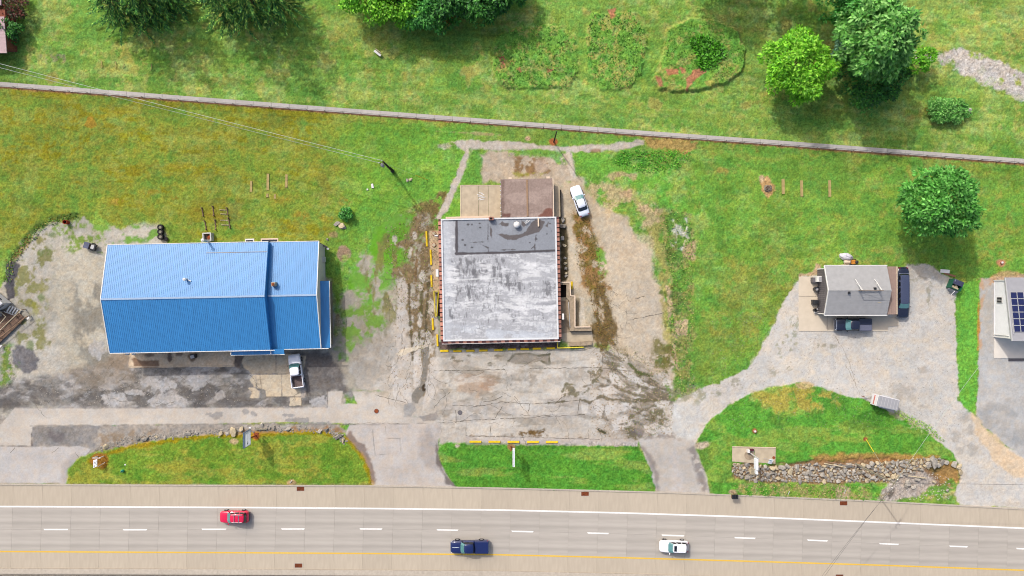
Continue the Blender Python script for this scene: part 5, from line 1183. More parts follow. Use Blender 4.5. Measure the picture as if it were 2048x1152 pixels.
for i in range(5):
    x0 = gl - .25 + i * .385
    obj('roof_panel', MB().slab([(x0, -3.75, 2.52 - i * .04), (x0 + .372, -3.75, 2.48 - i * .04), (x0 + .372, 3.75, 2.48 - i * .04), (x0, 3.75, 2.52 - i * .04)], .06), m_browndeck, gh)
obj('porch_gutter', MB().box(gl + 1.78, 0, 2.30, .12, 7.5, .14), m_cream, gh)
for y in (-3.5, 0, 3.5): obj('porch_post', MB().box(gl + 1.55, y, 1.1, .12, .12, 2.2), m_whitetrim, gh)
# rooftop sign frame left bare
sf = empty('roof_sign_frame', go + Vector((1.2, 0, gr)), 'bare sign frame with white braces standing on the grey garage roof', 'sign frame')
m_rail = mat('dull_brown_rail', c(150, 132, 116), .6, .3)
for z in (.25, 1.25): obj('rail', MB().box(.15, 0, z, 3.3, .07, .09), m_rail, sf)
for x in (-1.45, 1.55):
    obj('post', MB().box(x, 0, .6, .09, .09, 1.35), m_rail, sf)
    obj('brace', MB().tube((x, .06, 1.2), (x - .25, 1.75, -.52), .055), m_whitetrim, sf)
    obj('brace', MB().tube((x + .35, .06, .3), (x - .15, 1.2, -.35), .045), m_whitetrim, sf)
obj('diagonal', MB().tube((-1.4, 0, .25), (1.5, 0, 1.2), .03), m_rail, sf)
# parking pad
pdo = P(1690, 640)
pd = empty('concrete_pad', pdo, 'cream concrete parking pad wrapping the garage building', 'concrete pad')
for (x0, y0, x1, y1) in ((1597.5, 553.5, 1654, 592.5), (1597.5, 593.2, 1654, 662.5), (1654.6, 622, 1714, 662.5), (1714.6, 622, 1776, 662.5)):
    obj('slab', MB().prism([tuple((P(x, y) - pdo).xy) for x, y in ((x0, y0), (x1, y0), (x1, y1), (x0, y1))], -.1, .07), m_conc, pd)
q = MB(); q.prism([tuple((P(x, y) - pdo).xy) for x, y in ((1775, 635), (1797, 635), (1797, 651), (1775, 653))], -.1, .05); obj('slab', q, m_conc, pd)
# things round the garage
ac = empty('air_conditioner', Vector((P(1639.5, 558, 1.5).x, P(1639.5, 558, 1.5).y, .07)), 'white boxy air conditioner with grille against the dark boarded wall', 'air conditioner')
obj('case', MB().box(0, 0, .73, .85, .9, 1.46), m_whitetrim, ac); obj('grille', MB().box(.08, -.02, 1.48, .5, .66, .06), m_greyroof, ac)
thing_mesh('utility_box', MB().box(gx(1626), gy(560), .5, .85, .8, .86), m_darkdeck, P(1626, 560), 'dark grey square box left of the white air conditioner', 'box')
gr_ = empty('kettle_barrel', P(1628.5, 578) + Vector((0, 0, .07)), 'open black barrel with pale rim beside the dark boarded wall', 'barrel')
obj('drum', MB().lathe((0, 0, 0), [(.3, 0), (.36, .5), (.36, 1.0), (.30, 1.0), (.29, .75)], 14), m_black, gr_); obj('ash', MB().lathe((0, 0, 0), [(.27, .74), (.27, .8)], 12), m_greyroof, gr_)
cg = empty('covered_grill', P(1627, 604) + Vector((0, 0, .07)), 'dark covered barbecue grill standing below the black barrel', 'grill')
obj('cover', MB().loft([[(-.42, -.34, 0), (.42, -.34, 0), (.42, .34, 0), (-.42, .34, 0)], [(-.45, -.38, .7), (.45, -.38, .7), (.45, .38, .7), (-.45, .38, .7)], [(-.25, -.25, 1.15), (.3, -.2, 1.15), (.3, .22, 1.15), (-.25, .28, 1.15)]]), m_black, cg)
ob = empty('small_bin', P(1627.5, 620) + Vector((0, 0, .07)), 'small open black bin at the corner of the boarded wall', 'bin')
obj('body', MB().lathe((0, 0, 0), [(.22, 0), (.28, .7), (.24, .7), (.22, .4)], 12), m_black, ob); obj('handle', MB().box(.2, .2, .72, .12, .3, .06), m_greyroof, ob)
# junk pile behind the garage
tp = MB(); rr_ = random.Random(4); rings = []
for (s_, z) in ((1.0, .0), (1.02, .25), (.82, .62), (.45, .85), (.1, .92)):
    rings.append([(1.05 * s_ * cos(a) * rr_.uniform(.86, 1.1), .62 * s_ * sin(a) * rr_.uniform(.86, 1.1), z + rr_.uniform(-.07, .07)) for a in np.linspace(0, 2 * pi, 12, endpoint=False)])
tp.loft(rings); o = obj('tarp_heap', tp, mat('crumpled_tarp', c(220, 218, 230), .6, .3, noise=2, amt=.12, bump=.8, bscale=5), loc=P(1691, 514), label='crumpled pale grey tarpaulin heap behind the garage', cat='tarpaulin', bevel=0)
o.rotation_euler.z = R(-15)
bt = empty('yellowed_barrel', P(1693, 524), 'cream plastic drum lying on its side beside the tarpaulin', 'drum')
obj('body', MB().lathe((0, 0, .3), [(.24, -.5), (.3, -.45), (.3, .4), (.24, .46)], 14, 'X'), m_cream, bt); obj('cap', MB().lathe((0, 0, .3), [(.12, -.56), (.12, -.5)], 10, 'X'), m_whitetrim, bt)
om = empty('orange_mower', P(1705, 524.5), 'small orange mower with black wheel beside the cream drum', 'mower')
m_orange = mat('orange_paint', c(214, 140, 50), .5, .4, noise=4, amt=.2)
obj('deck', MB().loft([[(-.5, -.35, .15), (.3, -.4, .15), (.3, .4, .15), (-.5, .35, .15)], [(-.4, -.3, .5), (.25, -.32, .5), (.25, .32, .5), (-.4, .3, .5)]]), m_orange, om, bevel=.04)
obj('engine', MB().lathe((.42, .0, .2), [(.26, 0), (.26, .4), (.1, .45)], 12), m_black, om); obj('handle', MB().path([(-.3, -.3, .4), (-.7, -.5, .8), (-.7, .1, .8), (-.3, .25, .4)], .03), m_black, om)
for (x, y) in ((-.3, -.42), (.3, -.45), (-.3, .42), (.3, .45)): obj('wheel', MB().lathe((x, y, .16), [(.16, -.04), (.16, .04)], 10, 'Y'), m_rubber, om)
thing_mesh('roof_sheet', MB().box(gx(1688), gy(531.5), .3, 1.2, .35, .4), m_cream, P(1688, 531.5), 'cream plastic tub against the north wall of the garage', 'tub')

# ------------------------------------------------------------------ house with solar panels at the right edge
so_ = P(2070, 620); so_.z = 0
sh = empty('solar_house', so_, 'house with grey metal roof carrying solar panels at the right edge', 'building')
def LS(px, py, h): v = P(px, py, h) - so_; v.z = h; return tuple(v)
nz_, sz_ = 2.7, 4.2
xe = so_.x + 22
q4 = [LS(2025, 682, sz_), (22, LS(2025, 682, sz_)[1], sz_), (22, LS(2011, 555, nz_)[1], nz_), LS(2011, 555, nz_)]
obj('upper_roof', MB().slab(q4, .18), m_greyroof, sh)
tr = MB()
a_, b_ = Vector(q4[0]), Vector(q4[3])
tr.slab([a_ + Vector((-.12, 0, .05)), a_ + Vector((.02, 0, .05)), b_ + Vector((.02, 0, .05)), b_ + Vector((-.12, 0, .05))], .22)
tr.slab([a_ + Vector((.05, 1.05, .17)), a_ + Vector((.1, 1.05, .17)), b_ + Vector((.62, -4.2, .05)), b_ + Vector((.57, -4.2, .05))], .03)
obj('rake_trim', tr, m_palemetal, sh)
x0 = 77.12 - so_.x; y0, y1 = (576 - 673) / S - so_.y, (576 - 561) / S - so_.y
def wtop(y): return nz_ + (sz_ - nz_) * (q4[3][1] - y) / (q4[3][1] - q4[0][1]) - .2
wv = MB()
wv.add([(x0, y0, 0), (21.8, y0, 0), (21.8, y1, 0), (x0, y1, 0), (x0, y0, wtop(y0)), (21.8, y0, wtop(y0)), (21.8, y1, wtop(y1)), (x0, y1, wtop(y1))], [(3, 2, 1, 0), (4, 5, 6, 7), (0, 1, 5, 4), (1, 2, 6, 5), (2, 3, 7, 6), (3, 0, 4, 7)])
obj('wall', wv, mat('white_wall_siding', c(236, 238, 240, .9), .75, .2, noise=2, amt=.04), sh)
lap = MB(); z = .3
while z < wtop(y0) - .1:
    yy = y1 if z < wtop(y1) - .05 else y1 - (z - wtop(y1) + .05) / (wtop(y0) - wtop(y1)) * (y1 - y0)
    lap.box(x0 - .02, (y0 + yy) / 2, z, .05, yy - y0 - .1, .05); z += .22
obj('siding', lap, m_palemetal, sh, kind='stuff')
for y in (y0, y1): obj('corner_board', MB().box(x0 - .04, y, wtop(y) / 2, .14, .16, wtop(y)), m_whitetrim, sh)
wz = 1.35; wy = (576 - 600) / S * (1 - wz / H) - so_.y
fr_ = obj('window', MB().box(x0 - .05, wy, wz, .1, 1.0, 1.25), m_whitetrim, sh)
for dy in (-.23, .23): obj('pane', MB().box(x0 - .09, wy + dy, wz, .06, .36, .98), m_glass, fr_)
obj('service_pipe', MB().path([(x0 - .12, y0 + .35, .2), (x0 - .12, y0 + .35, 3.2), (x0 + .3, y0 + .3, 3.7)], .06), m_whitetrim, sh)
m_solar = mat('solar_cell', c(38, 44, 92), .12, .7, noise=3, amt=.2)
U_ = (b_ - a_)      # up the slope towards north
Lr = U_.length
ux = Vector((1, 0, 0)); uy = Vector((0, q4[3][1] - q4[0][1], q4[3][2] - q4[0][2])).normalized(); un = ux.cross(uy)
def roofpt(x, y): # x metres right of panel column start, y metres up the slope from the eave
    return Vector((x, q4[0][1], q4[0][2])) + uy * y
for r_ in range(6):
    for k in range(5):
        xx = LS(2031.5 - r_ * 1.5, 665 - r_ * 13.5, 3.7)[0] + k * 1.06 if False else None
        py_ = 657.5 - r_ * 13.4
        hh = sz_ - (682 - py_) / 127 * (sz_ - nz_)
        px0 = 2034.5 - (657.5 - py_) * .105
        p = Vector(LS(px0, py_, hh + .1)) + Vector((k * 1.04, 0, 0))
        f = MB()
        qd = [p + ux * (sx * .5) + uy * (sy * .515) for sx, sy in ((-1, -1), (1, -1), (1, 1), (-1, 1))]
        f.slab(qd, .05); po_ = obj('solar_panel', f, m_palemetal, sh)
        f = MB()
        qd = [p + Vector((0, 0, .012)) + ux * (sx * .455) + uy * (sy * .47) for sx, sy in ((-1, -1), (1, -1), (1, 1), (-1, 1))]
        f.slab(qd, .02); obj('cell_sheet', f, m_solar, po_)
obj('porch_slab', MB().prism([LS(1988, 672, 0)[:2], LS(2100, 672, 0)[:2], LS(2100, 716, 0)[:2], LS(1988, 716, 0)[:2]], -.1, .07), mat('white_concrete', c(246, 238, 226), .9, .1, noise=1, amt=.04), sh)
obj('house_shade_strip', MB().prism([LS(2017, 717, 0)[:2], LS(2100, 717, 0)[:2], LS(2100, 722, 0)[:2], LS(2017, 722, 0)[:2]], -.1, .05), m_darkdeck, sh)  # dark strip painting the house's shadow beyond the slab

# ------------------------------------------------------------------ house corner at the top left
to_ = P(-40, 60); to_.z = 0
th_ = empty('pink_roofed_house', to_, 'corner of a house with pale pink shingle roof at the top left edge', 'building')
def LT(px, py, h): v = P(px, py, h) - to_; v.z = h; return tuple(v)
m_pink = mat('pink_shingle', c(214, 186, 186), .9, .15, noise=2, amt=.08)
for i in range(12):
    ya, yb = 33 + i * 6.1, 33 + (i + 1) * 6.1 - .2
    xa, xb = 8 + i * .45, 8 + (i + 1) * .45
    obj('shingle_course', MB().slab([LT(-120, yb, 3.6), LT(xb, yb, 2.5), LT(xa, ya, 2.5), LT(-120, ya, 3.6)], .12), m_pink, th_)
obj('wall', MB().prism([LT(-120, 104, 0)[:2], LT(35, 104, 0)[:2], LT(32, 30, 0)[:2], LT(-120, 30, 0)[:2]], 0, 2.35), m_brick, th_)
obj('dormer_roof', MB().slab([LT(-120, 10, 4.2), LT(2, 10, 2.8), LT(1, -60, 2.8), LT(-120, -60, 4.2)], .15), m_pink, th_)

# ------------------------------------------------------------------ camper, steps and boarded ramp at the left edge
lo = P(20, 640)
A_ = R(-41)     # the group is turned
m_campwall = mat('camper_white', c(224, 224, 226), .55, .35, noise=2, amt=.05)
cmo = P(-12, 590)
cm = empty('white_camper', cmo, 'white boxy camper body at the left edge above the boarded ramp', 'camper')
def LC(px, py, h, o=None): v = P(px, py, h) - (o or cmo); return (v.x, v.y)
body = MB(); body.prism([LC(-40, 560, 0), LC(0, 583.5, 0), LC(27, 606, 0), LC(14, 617, 0), LC(-8, 626, 0), LC(-60, 590, 0)], .35, 2.3); obj('body', body, m_campwall, cm, bevel=.05)
obj('roof_edge', MB().prism([LC(-40, 560, 0), LC(0, 583.0, 0), LC(12, 592, 0), LC(2, 606, 0), LC(-30, 600, 0)], 2.3, 2.42), m_whitetrim, cm)
obj('window', MB().box(LC(6, 613, 2)[0], LC(6, 613, 2)[1], 2.31, .8, .22, .06, rz=R(38)), m_glass, cm); obj('window', MB().box(LC(3, 596, 2)[0], LC(3, 596, 2)[1], 2.44, .9, .2, .05, rz=R(-38)), m_glass, cm)
obj('hitch_box', MB().prism([LC(-6, 622, 0), LC(6, 622, 0), LC(8, 632, 0), LC(-4, 634, 0)], 0, 1.2), m_greywall, cm)
obj('wheel', MB().lathe((LC(-20, 585, 0)[0], LC(-20, 585, 0)[1], .35), [(.34, -.12), (.34, .12)], 12, 'Y'), m_rubber, cm)
sto = P(33, 622)
stp = empty('white_steps', sto, 'white slatted wooden steps leading down from the camper', 'steps')
for i in range(5):
    t = i / 4
    obj('tread', MB().box(-.55 + 1.15 * t, .38 - .60 * t, .95 - .75 * t, .2, 1.05, .06, rz=A_ + R(8)), m_whitetrim, stp)
obj('stringer', MB().tube((-.45 + .3, .75 + .1, .9), (.85 + .2, .02, .15), .05), m_greywall, stp)
obj('handrail', MB().tube((-1.35, -.05, .9), (.1, -.75, .3), .06), m_whitetrim, stp); obj('handrail', MB().tube((-1.05, -.1, .6), (-.1, -.75, .2), .04), m_whitetrim, stp)
rpo = P(25, 660)
rp = empty('boarded_ramp', rpo, 'long boarded ramp with pale timber handrails at the left edge', 'ramp')
d_ = Vector((gx(62) - gx(0), gy(630) - gy(690), 0)).normalized(); n_ = Vector((-d_.y, d_.x, 0))
B0 = P(-40, 718)
nb = 38
for i in range(nb):
    p = B0 + d_ * (i * .262) - rpo + n_ * .38
    obj('deck_board', MB().box(0, 0, 0, .245, 1.7, .05, rz=math.atan2(d_.y, d_.x)), m_darkwood, rp, loc=(p.x, p.y, .32))
for (a, b, z, nm) in (((-30, 705), (62, 632), .95, 'outer_handrail'), ((-20, 688), (52, 619), 1.0, 'inner_handrail')):
    obj(nm, MB().tube(tuple(P(*a) - rpo + Vector((0, 0, z))), tuple(P(*b) - rpo + Vector((0, 0, z))), .07, n=6), m_palewood if nm == 'inner_handrail' else m_wood, rp)
    for k in range(6):
        t = k / 5; q_ = P(a[0] + (b[0] - a[0]) * t, a[1] + (b[1] - a[1]) * t) - rpo
        obj('post', MB().box(0, 0, z / 2, .1, .1, z), m_wood, rp, loc=(q_.x, q_.y, 0))
obj('landing', MB().prism([tuple((P(x, y) - rpo).xy) for x, y in ((0, 632), (12, 621), (36, 632), (10, 655), (-20, 678))], 0, .4), m_darkwood, rp)
obj('landing_rail', MB().path([tuple(P(x, y) - rpo + Vector((0, 0, 1.0))) for x, y in ((9, 622), (21, 633), (0, 658), (-20, 676))], .07), m_palewood, rp)
for (x, y) in ((60, 636), (5, 692)): obj('rail_cap', MB().box(0, 0, 0, .5, .25, .08, rz=.8), m_whitetrim, rp, loc=tuple(P(x, y) - rpo + Vector((0, 0, .4))))
# ------------------------------------------------------------------ vehicles
def paint(name, col, rough=.25): return mat(name, col, rough, .5, 0.0, noise=8, amt=.02, coat=.6)
m_auto_glass = mat('car_glass', c(96, 150, 150), .08, 1.0, noise=2, amt=.1)
m_dark_glass = mat('dark_car_glass', c(30, 34, 40), .06, .9, noise=2, amt=.1)
m_chrome = mat('chrome', c(235, 235, 240), .2, .6, metal=.8)
m_rim = mat('alloy_rim', c(190, 190, 192), .35, .5, metal=.6)
m_lamp = mat('headlamp_lens', c(220, 224, 228), .1, .8)
m_tail = mat('tail_lamp', c(170, 24, 34), .2, .6)
def ring(x, w, zb, zt, sh=.14, cr=.03):
    pts = [(w * .88, zb), (w, zb + .16), (w * 1.0, zt - sh), (w * .95, zt - sh * .3), (w * .82, zt), (w * .4, zt + cr)]
    return [(x, y, z) for y, z in pts] + [(x, -y, z) for y, z in pts[::-1]]
def cabin_loop(xf, xr, w, z, rf=.18, rr=.14):
    return [(xf, 0, z), (xf - rf * .15, w * .6, z), (xf - rf, w * .97, z), ((xf + xr) / 2, w, z), (xr + rr, w * .97, z), (xr + rr * .15, w * .6, z), (xr, 0, z), (xr + rr * .15, -w * .6, z), (xr + rr, -w * .97, z), ((xf + xr) / 2, -w, z), (xf - rf, -w * .97, z), (xf - rf * .15, -w * .6, z)]
def plate(mb, a, b, cc, d, off=.015, th=.02):
    """thin pane lying just outside the surface through a,b,cc,d (counter-clockwise from outside)"""
    a, b, cc, d = map(Vector, (a, b, cc, d)); n = (b - a).cross(d - a).normalized()
    o1 = [p + n * off for p in (a, b, cc, d)]; o0 = [p - n * th for p in (a, b, cc, d)]
    return mb.add(o0 + o1, [(3, 2, 1, 0), (4, 5, 6, 7), (0, 1, 5, 4), (1, 2, 6, 5), (2, 3, 7, 6), (3, 0, 4, 7)])
def inset(q, u0, u1, v0, v1):
    a, b, cc, d = map(Vector, q)
    f = lambda u, v: (a.lerp(b, u)).lerp(d.lerp(cc, u), v)
    return [f(u0, v0), f(u1, v0), f(u1, v1), f(u0, v1)]
def car(name, loc, rz, label, cat, st, cab, pm, wheels, glass=m_auto_glass, sideglass=m_dark_glass, roofmat=None, nside=2, group=None, wr=.33, rear_glass=True, z0=0.0):
    """st: body stations (x, halfwidth, bottom, top); cab: belt front/rear x, roof front/rear x, belt halfwidth, roof halfwidth, belt z, roof z"""
    o = empty(name, loc, label, cat, group, rz)
    L_ = MB(); L_.loft([ring(*s) for s in st])
    bd = obj('body', L_, pm, o, smooth=True, bevel=0)
    bf, br, rf, rr, wb, wr_, zb, zr = cab
    lp = lambda a, b, t: a + (b - a) * t
    rings = []
    for t, z, k in ((0, zb, 1), (.9, lp(zb, zr, .88), 1), (1.0, lp(zb, zr, .97), .985), (1.0, zr, .9)):
        xf, xr, w = lp(bf, rf, t), lp(br, rr, t), lp(wb, wr_, t)
        if k < 1: m_ = (xf + xr) / 2; xf = m_ + (xf - m_) * (1 - (1 - k) * .5); xr = m_ + (xr - m_) * (1 - (1 - k) * .5); w *= k
        rings.append(cabin_loop(xf, xr, w, z))
    rings.append([(p[0] * .5 + (rf + rr) / 4, p[1] * .5, zr + .035) for p in rings[-1]])
    obj('cab', MB().loft(rings), roofmat or pm, o, smooth=True)
    T = .9; zt = lp(zb, zr, .88)
    def corner(front, side, t): 
        x = (lp(bf, rf, t) - .17) if front else (lp(br, rr, t) + .13)
        return Vector((x, side * lp(wb, wr_, t) * .97, lp(zb, zr, .88 * t / .9)))
    def mid(front, side, t): 
        x = (lp(bf, rf, t) - .027) if front else (lp(br, rr, t) + .02)
        return Vector((x, side * lp(wb, wr_, t) * .6, lp(zb, zr, .88 * t / .9)))
    mb = MB(); t0, t1 = .05, .88
    for q in ([corner(1, -1, t0), mid(1, -1, t0), mid(1, -1, t1), corner(1, -1, t1)], [mid(1, -1, t0), mid(1, 1, t0), mid(1, 1, t1), mid(1, -1, t1)], [mid(1, 1, t0), corner(1, 1, t0), corner(1, 1, t1), mid(1, 1, t1)]):
        plate(mb, *q, off=.035)
    obj('windshield', mb, glass, o)
    if rear_glass:
        mb = MB(); t0, t1 = .15, .85
        for q in ([corner(0, 1, t0), mid(0, 1, t0), mid(0, 1, t1), corner(0, 1, t1)], [mid(0, 1, t0), mid(0, -1, t0), mid(0, -1, t1), mid(0, 1, t1)], [mid(0, -1, t0), corner(0, -1, t0), corner(0, -1, t1), mid(0, -1, t1)]): plate(mb, *q, off=.035)
        obj('rear_window', mb, sideglass, o)
    for s in (1, -1):
        f0, r0, f1, r1 = corner(1, s, .08), corner(0, s, .08), corner(1, s, .86), corner(0, s, .86)
        for k in range(nside):
            q = [f0, r0, r1, f1] if s > 0 else [r0, f0, f1, r1]
            u0, u1 = k / nside + .03, (k + 1) / nside - .03
            if s < 0: u0, u1 = 1 - u1, 1 - u0
            mb = MB(); plate(mb, *inset(q, u0, u1, .04, .96), off=.03 if abs(u0 + u1 - 1) < .6 else .025)
            obj('side_window', mb, sideglass, o)
        mx = bf - .28
        mb = MB(); mb.box(mx, s * (wb + .17), zb + .1, .14, .24, .16); obj('mirror', mb, pm if cat != 'pickup' else m_black, o, bevel=.03)
    for x in wheels:
        for s in (1, -1):
            wv = obj('wheel', MB().lathe((0, 0, 0), [(wr * .62, -.12), (wr * .97, -.12), (wr, -.08), (wr, .08), (wr * .97, .12), (wr * .62, .12)], 18, 'Y'), m_rubber, o, loc=(x, s * (st[len(st) // 2][1] - .05), wr + z0))
            obj('rim', MB().lathe((0, s * .115, 0), [(wr * .6, -.015), (wr * .6, .015)] if s > 0 else [(wr * .6, -.015), (wr * .6, .015)], 14, 'Y'), m_rim, wv)
    return o
def lamps(o, xf, xr, w, zf, zr_, pm=None):
    for s in (1, -1):
        obj('headlight', MB().box(xf, s * w, zf, .2, .34, .16), m_lamp, o, bevel=.04); obj('tail_light', MB().box(xr, s * w, zr_, .14, .28, .22), m_tail, o, bevel=.03)
SUV_ST = [(2.30, .48, .42, .68), (2.24, .70, .32, .84), (2.05, .84, .26, .94), (1.6, .91, .24, 1.0), (.95, .925, .24, 1.06), (-.5, .93, .24, 1.07), (-1.75, .92, .25, 1.08), (-2.08, .88, .3, 1.05), (-2.24, .80, .38, .92), (-2.30, .66, .44, .74)]
m_red = paint('crimson_car_paint', c(206, 16, 66, .8)); m_whitecar = paint('white_car_paint', c(250, 250, 255, .72)); m_navy = paint('navy_car_paint', c(22, 40, 98)); m_blackcar = paint('blue_black_car_paint', c(34, 40, 62)); m_silver = paint('silver_blue_car_paint', c(236, 242, 254, .66)); m_maroon = paint('maroon_trim', c(96, 28, 40))
SUV_CAB = (1.02, -2.12, .28, -1.78, .84, .66, 1.05, 1.66)
rd = car('red_suv', P(472.5, 1030.5), R(180), 'red sport utility vehicle with silver roof rails driving on the road', 'car', SUV_ST, SUV_CAB, m_red, (1.42, -1.38), nside=3)
lamps(rd, 2.06, -2.16, .66, .78, .95)
for s in (1, -1):
    obj('roof_rail', MB().tube((.05, s * .60, 1.74), (-1.6, s * .60, 1.74), .035), m_chrome, rd)
for x in (-.35, -1.05): obj('cross_bar', MB().box(x, 0, 1.76, .08, 1.24, .04), m_chrome, rd)
obj('bumper', MB().box(-2.28, 0, .6, .12, 1.4, .22), m_black, rd, bevel=.04)
wh = car('white_suv', P(1345.5, 1089.5), R(180 - 1.5), 'white sport utility vehicle with dark sunroof driving near the yellow line', 'car', SUV_ST, SUV_CAB, m_whitecar, (1.42, -1.38), nside=3)
lamps(wh, 2.06, -2.16, .66, .78, .95)
obj('sunroof', MB().box(-.05, 0, 1.685, .42, .86, .05), m_dark_glass, wh)
for s in (1, -1): obj('roof_rail', MB().tube((-.3, s * .56, 1.70), (-1.6, s * .56, 1.70), .025), m_silver, wh)
SED_ST = [(2.52, .45, .4, .62), (2.46, .68, .3, .74), (2.25, .84, .22, .82), (1.6, .89, .2, .88), (.85, .90, .2, .95), (-.5, .91, .2, .97), (-1.5, .90, .2, .97), (-2.1, .86, .24, .94), (-2.42, .78, .32, .86), (-2.52, .6, .42, .7)]
sd = car('silver_sedan', P(1158.6, 403), R(109.5), 'pale silver sedan parked diagonally beside the brown-roofed annex', 'car', SED_ST, (.95, -1.75, .15, -1.05, .80, .60, .93, 1.40), m_silver, (1.5, -1.45))
lamps(sd, 2.3, -2.38, .62, .68, .78)
obj('bumper', MB().box(-2.5, 0, .5, .14, 1.5, .22), m_palemetal, sd, bevel=.04)
PK_ST = [(3.0, .62, .5, .86), (2.95, .80, .42, 1.0), (2.7, .92, .34, 1.10), (1.9, .96, .34, 1.14), (1.3, .97, .34, 1.18), (-.6, .98, .34, 1.2), (-.85, .98, .34, 1.2)]
def pickup(name, loc, rz, label, pm, bed, L_=6.0, wr=.40, bumper=m_chrome, k=1.0):
    st = [(x * k, w, a, b) for x, w, a, b in PK_ST]
    o = car(name, loc, rz, label, 'pickup', st, (1.42 * k, -.8 * k, .72 * k, -.68 * k, .88, .70, 1.18, 1.84), pm, (1.95 * k, -1.9 * k), nside=2, wr=wr)
    x0, x1 = -.86 * k, -3.0 * k; xm = (x0 + x1) / 2; ln = x0 - x1
    for s in (1, -1):
        b = MB(); b.box(xm, s * .92, .77, ln, .12, .86); obj('bed_side', b, pm, o, bevel=.03)
    obj('tailgate', MB().box(x1 + .05, 0, .80, .1, 1.70, .78), pm, o, bevel=.03)
    obj('bed_floor', MB().box(xm, 0, .52, ln - .12, 1.70, .1), mat('bed_liner', c(112, 98, 96), .85, .15, noise=3, amt=.25) if bed == 'open' else m_black, o)
    if bed == 'open':
        obj('bulkhead', MB().box(x0 - .05, 0, .85, .08, 1.7, .6), m_maroon, o)
    for s in (1, -1):
        obj('headlight', MB().box(2.82 * k, s * .74, .92, .2, .3, .18), m_lamp, o, bevel=.03); obj('tail_light', MB().box(x1 + .1, s * .92, .95, .18, .14, .3), m_tail, o)
    obj('front_bumper', MB().loft([[(2.9 * k + dx, y, z) for y, z in ((-w, .42), (w, .42), (w, .70), (-w, .70))] for dx, w in ((-.25, .97), (.06, .9), (.14, .6))]), bumper, o, bevel=.03)
    obj('rear_bumper', MB().box(x1 - .08, 0, .55, .16, 1.8, .18), m_chrome, o, bevel=.03)
    return o, xm, ln
nv, xm, ln = pickup('navy_pickup', P(939.5, 1089.6), R(180), 'dark navy pickup truck with flat bed cover driving along the road', m_navy, 'cover')
obj('bed_cover', MB().loft([[(xm + ln / 2 * sx, y, z) for y, z in ((-.93, 1.19), (.93, 1.19), (.88, 1.27), (-.88, 1.27))] for sx in (.99, -.99)]), m_navy, nv, bevel=.02)
obj('hood_strip', MB().box(2.1, 0, 1.175, 1.2, .05, .03), m_silver, nv)  # thin silver strip along the middle of the hood
bk, xm, ln = pickup('black_pickup', P(1700, 648.6), R(180), 'blue-black pickup truck parked on the pad below the garage', m_blackcar, 'cover', k=.95)
obj('bed_cover', MB().box(xm, -.46, 1.24, ln, .93, .1), m_blackcar, bk, bevel=.03); obj('bed_cover', MB().box(xm, .48, 1.24, ln, .92, .1), mat('grey_bed_cover', c(112, 116, 136), .5, .4, noise=4, amt=.08), bk, bevel=.03, label='grey half of the bed cover')  # bed cover in two halves, one blue-black, one grey
obj('hood_guard', MB().box(2.68, 0, 1.12, .12, 1.5, .08), m_chrome, bk, bevel=.02)
wp, xm, ln = pickup('white_pickup', P(595.5, 740.5), R(97.5), 'white pickup truck with open bed parked at the broken concrete pad', m_whitecar, 'open', k=.88, bumper=m_chrome)
obj('load_strap', MB().box(-1.2, -.5, .62, .3, .4, .12, rz=.4), m_maroon, wp)
LIM_ST = [(4.05, .5, .42, .70), (3.98, .72, .32, .82), (3.75, .86, .24, .90), (3.1, .91, .22, .95), (2.4, .92, .22, 1.0), (0, .925, .22, 1.02), (-2.6, .92, .22, 1.02), (-3.3, .9, .24, 1.0), (-3.85, .82, .3, .94), (-4.05, .66, .4, .8)]
lm = car('black_limousine', P(1800.2, 585), R(-90), 'long black stretch limousine parked beside the brown porch roof', 'limousine', LIM_ST, (2.55, -3.1, 1.75, -2.75, .84, .68, 1.0, 1.46), m_blackcar, (2.9, -2.75), nside=5, roofmat=mat('vinyl_roof', c(72, 82, 112), .7, .3, noise=6, amt=.12))
lamps(lm, 3.8, -3.9, .62, .72, .86)
obj('front_bumper', MB().loft([[(3.95 + dx, y, z) for y, z in ((-w, .36), (w, .36), (w, .6), (-w, .6))] for dx, w in ((-.3, .92), (.06, .84), (.14, .5))]), m_chrome, lm, bevel=.03)
obj('rear_roof_band', MB().box(-2.98, 0, 1.12, .12, 1.6, .1), m_chrome, lm)
# enclosed trailer
tl = empty('enclosed_trailer', P(1761.5, 801.5), 'white enclosed cargo trailer with red lettering band on its front', 'trailer', rz=R(-13.5))
m_trail = mat('trailer_white', c(240, 240, 244), .45, .4, noise=2, amt=.04)
obj('box', MB().box(0, 0, 1.2, 3.5, 1.75, 1.7), m_trail, tl, bevel=.04)
obj('roof', MB().box(0.05, 0, 2.07, 3.35, 1.6, .05), m_greyroof, tl)
for i in range(7): obj('roof_bow', MB().box(-1.5 + i * .5, 0, 2.1, .05, 1.6, .02), m_palemetal, tl)
obj('roof_edge', MB().box(-1.72, 0, 2.08, .1, 1.75, .06), m_whitetrim, tl)
m_redprint = mat('red_print', c(196, 66, 56), .6, .3, noise=6, amt=.2)
lb = obj('sign_band', MB().box(-1.765, 0, 1.25, .02, 1.45, .34), mat('pale_red_print', c(236, 176, 168), .6, .3), tl)
rr_ = random.Random(8)
for i in range(9): obj('letter', MB().box(-1.785, -.62 + i * .155, 1.25, .015, rr_.uniform(.07, .12), rr_.uniform(.16, .26)), m_redprint, lb)
obj('tongue', MB().path([(-1.75, .5, .45), (-2.9, 0, .45), (-1.75, -.5, .45)], .05), m_palemetal, tl); obj('hitch', MB().tube((-2.9, 0, .45), (-3.4, .05, .45), .06), m_rust, tl)
obj('jack', MB().tube((-2.7, 0, 0), (-2.7, 0, .9), .05), m_palemetal, tl)
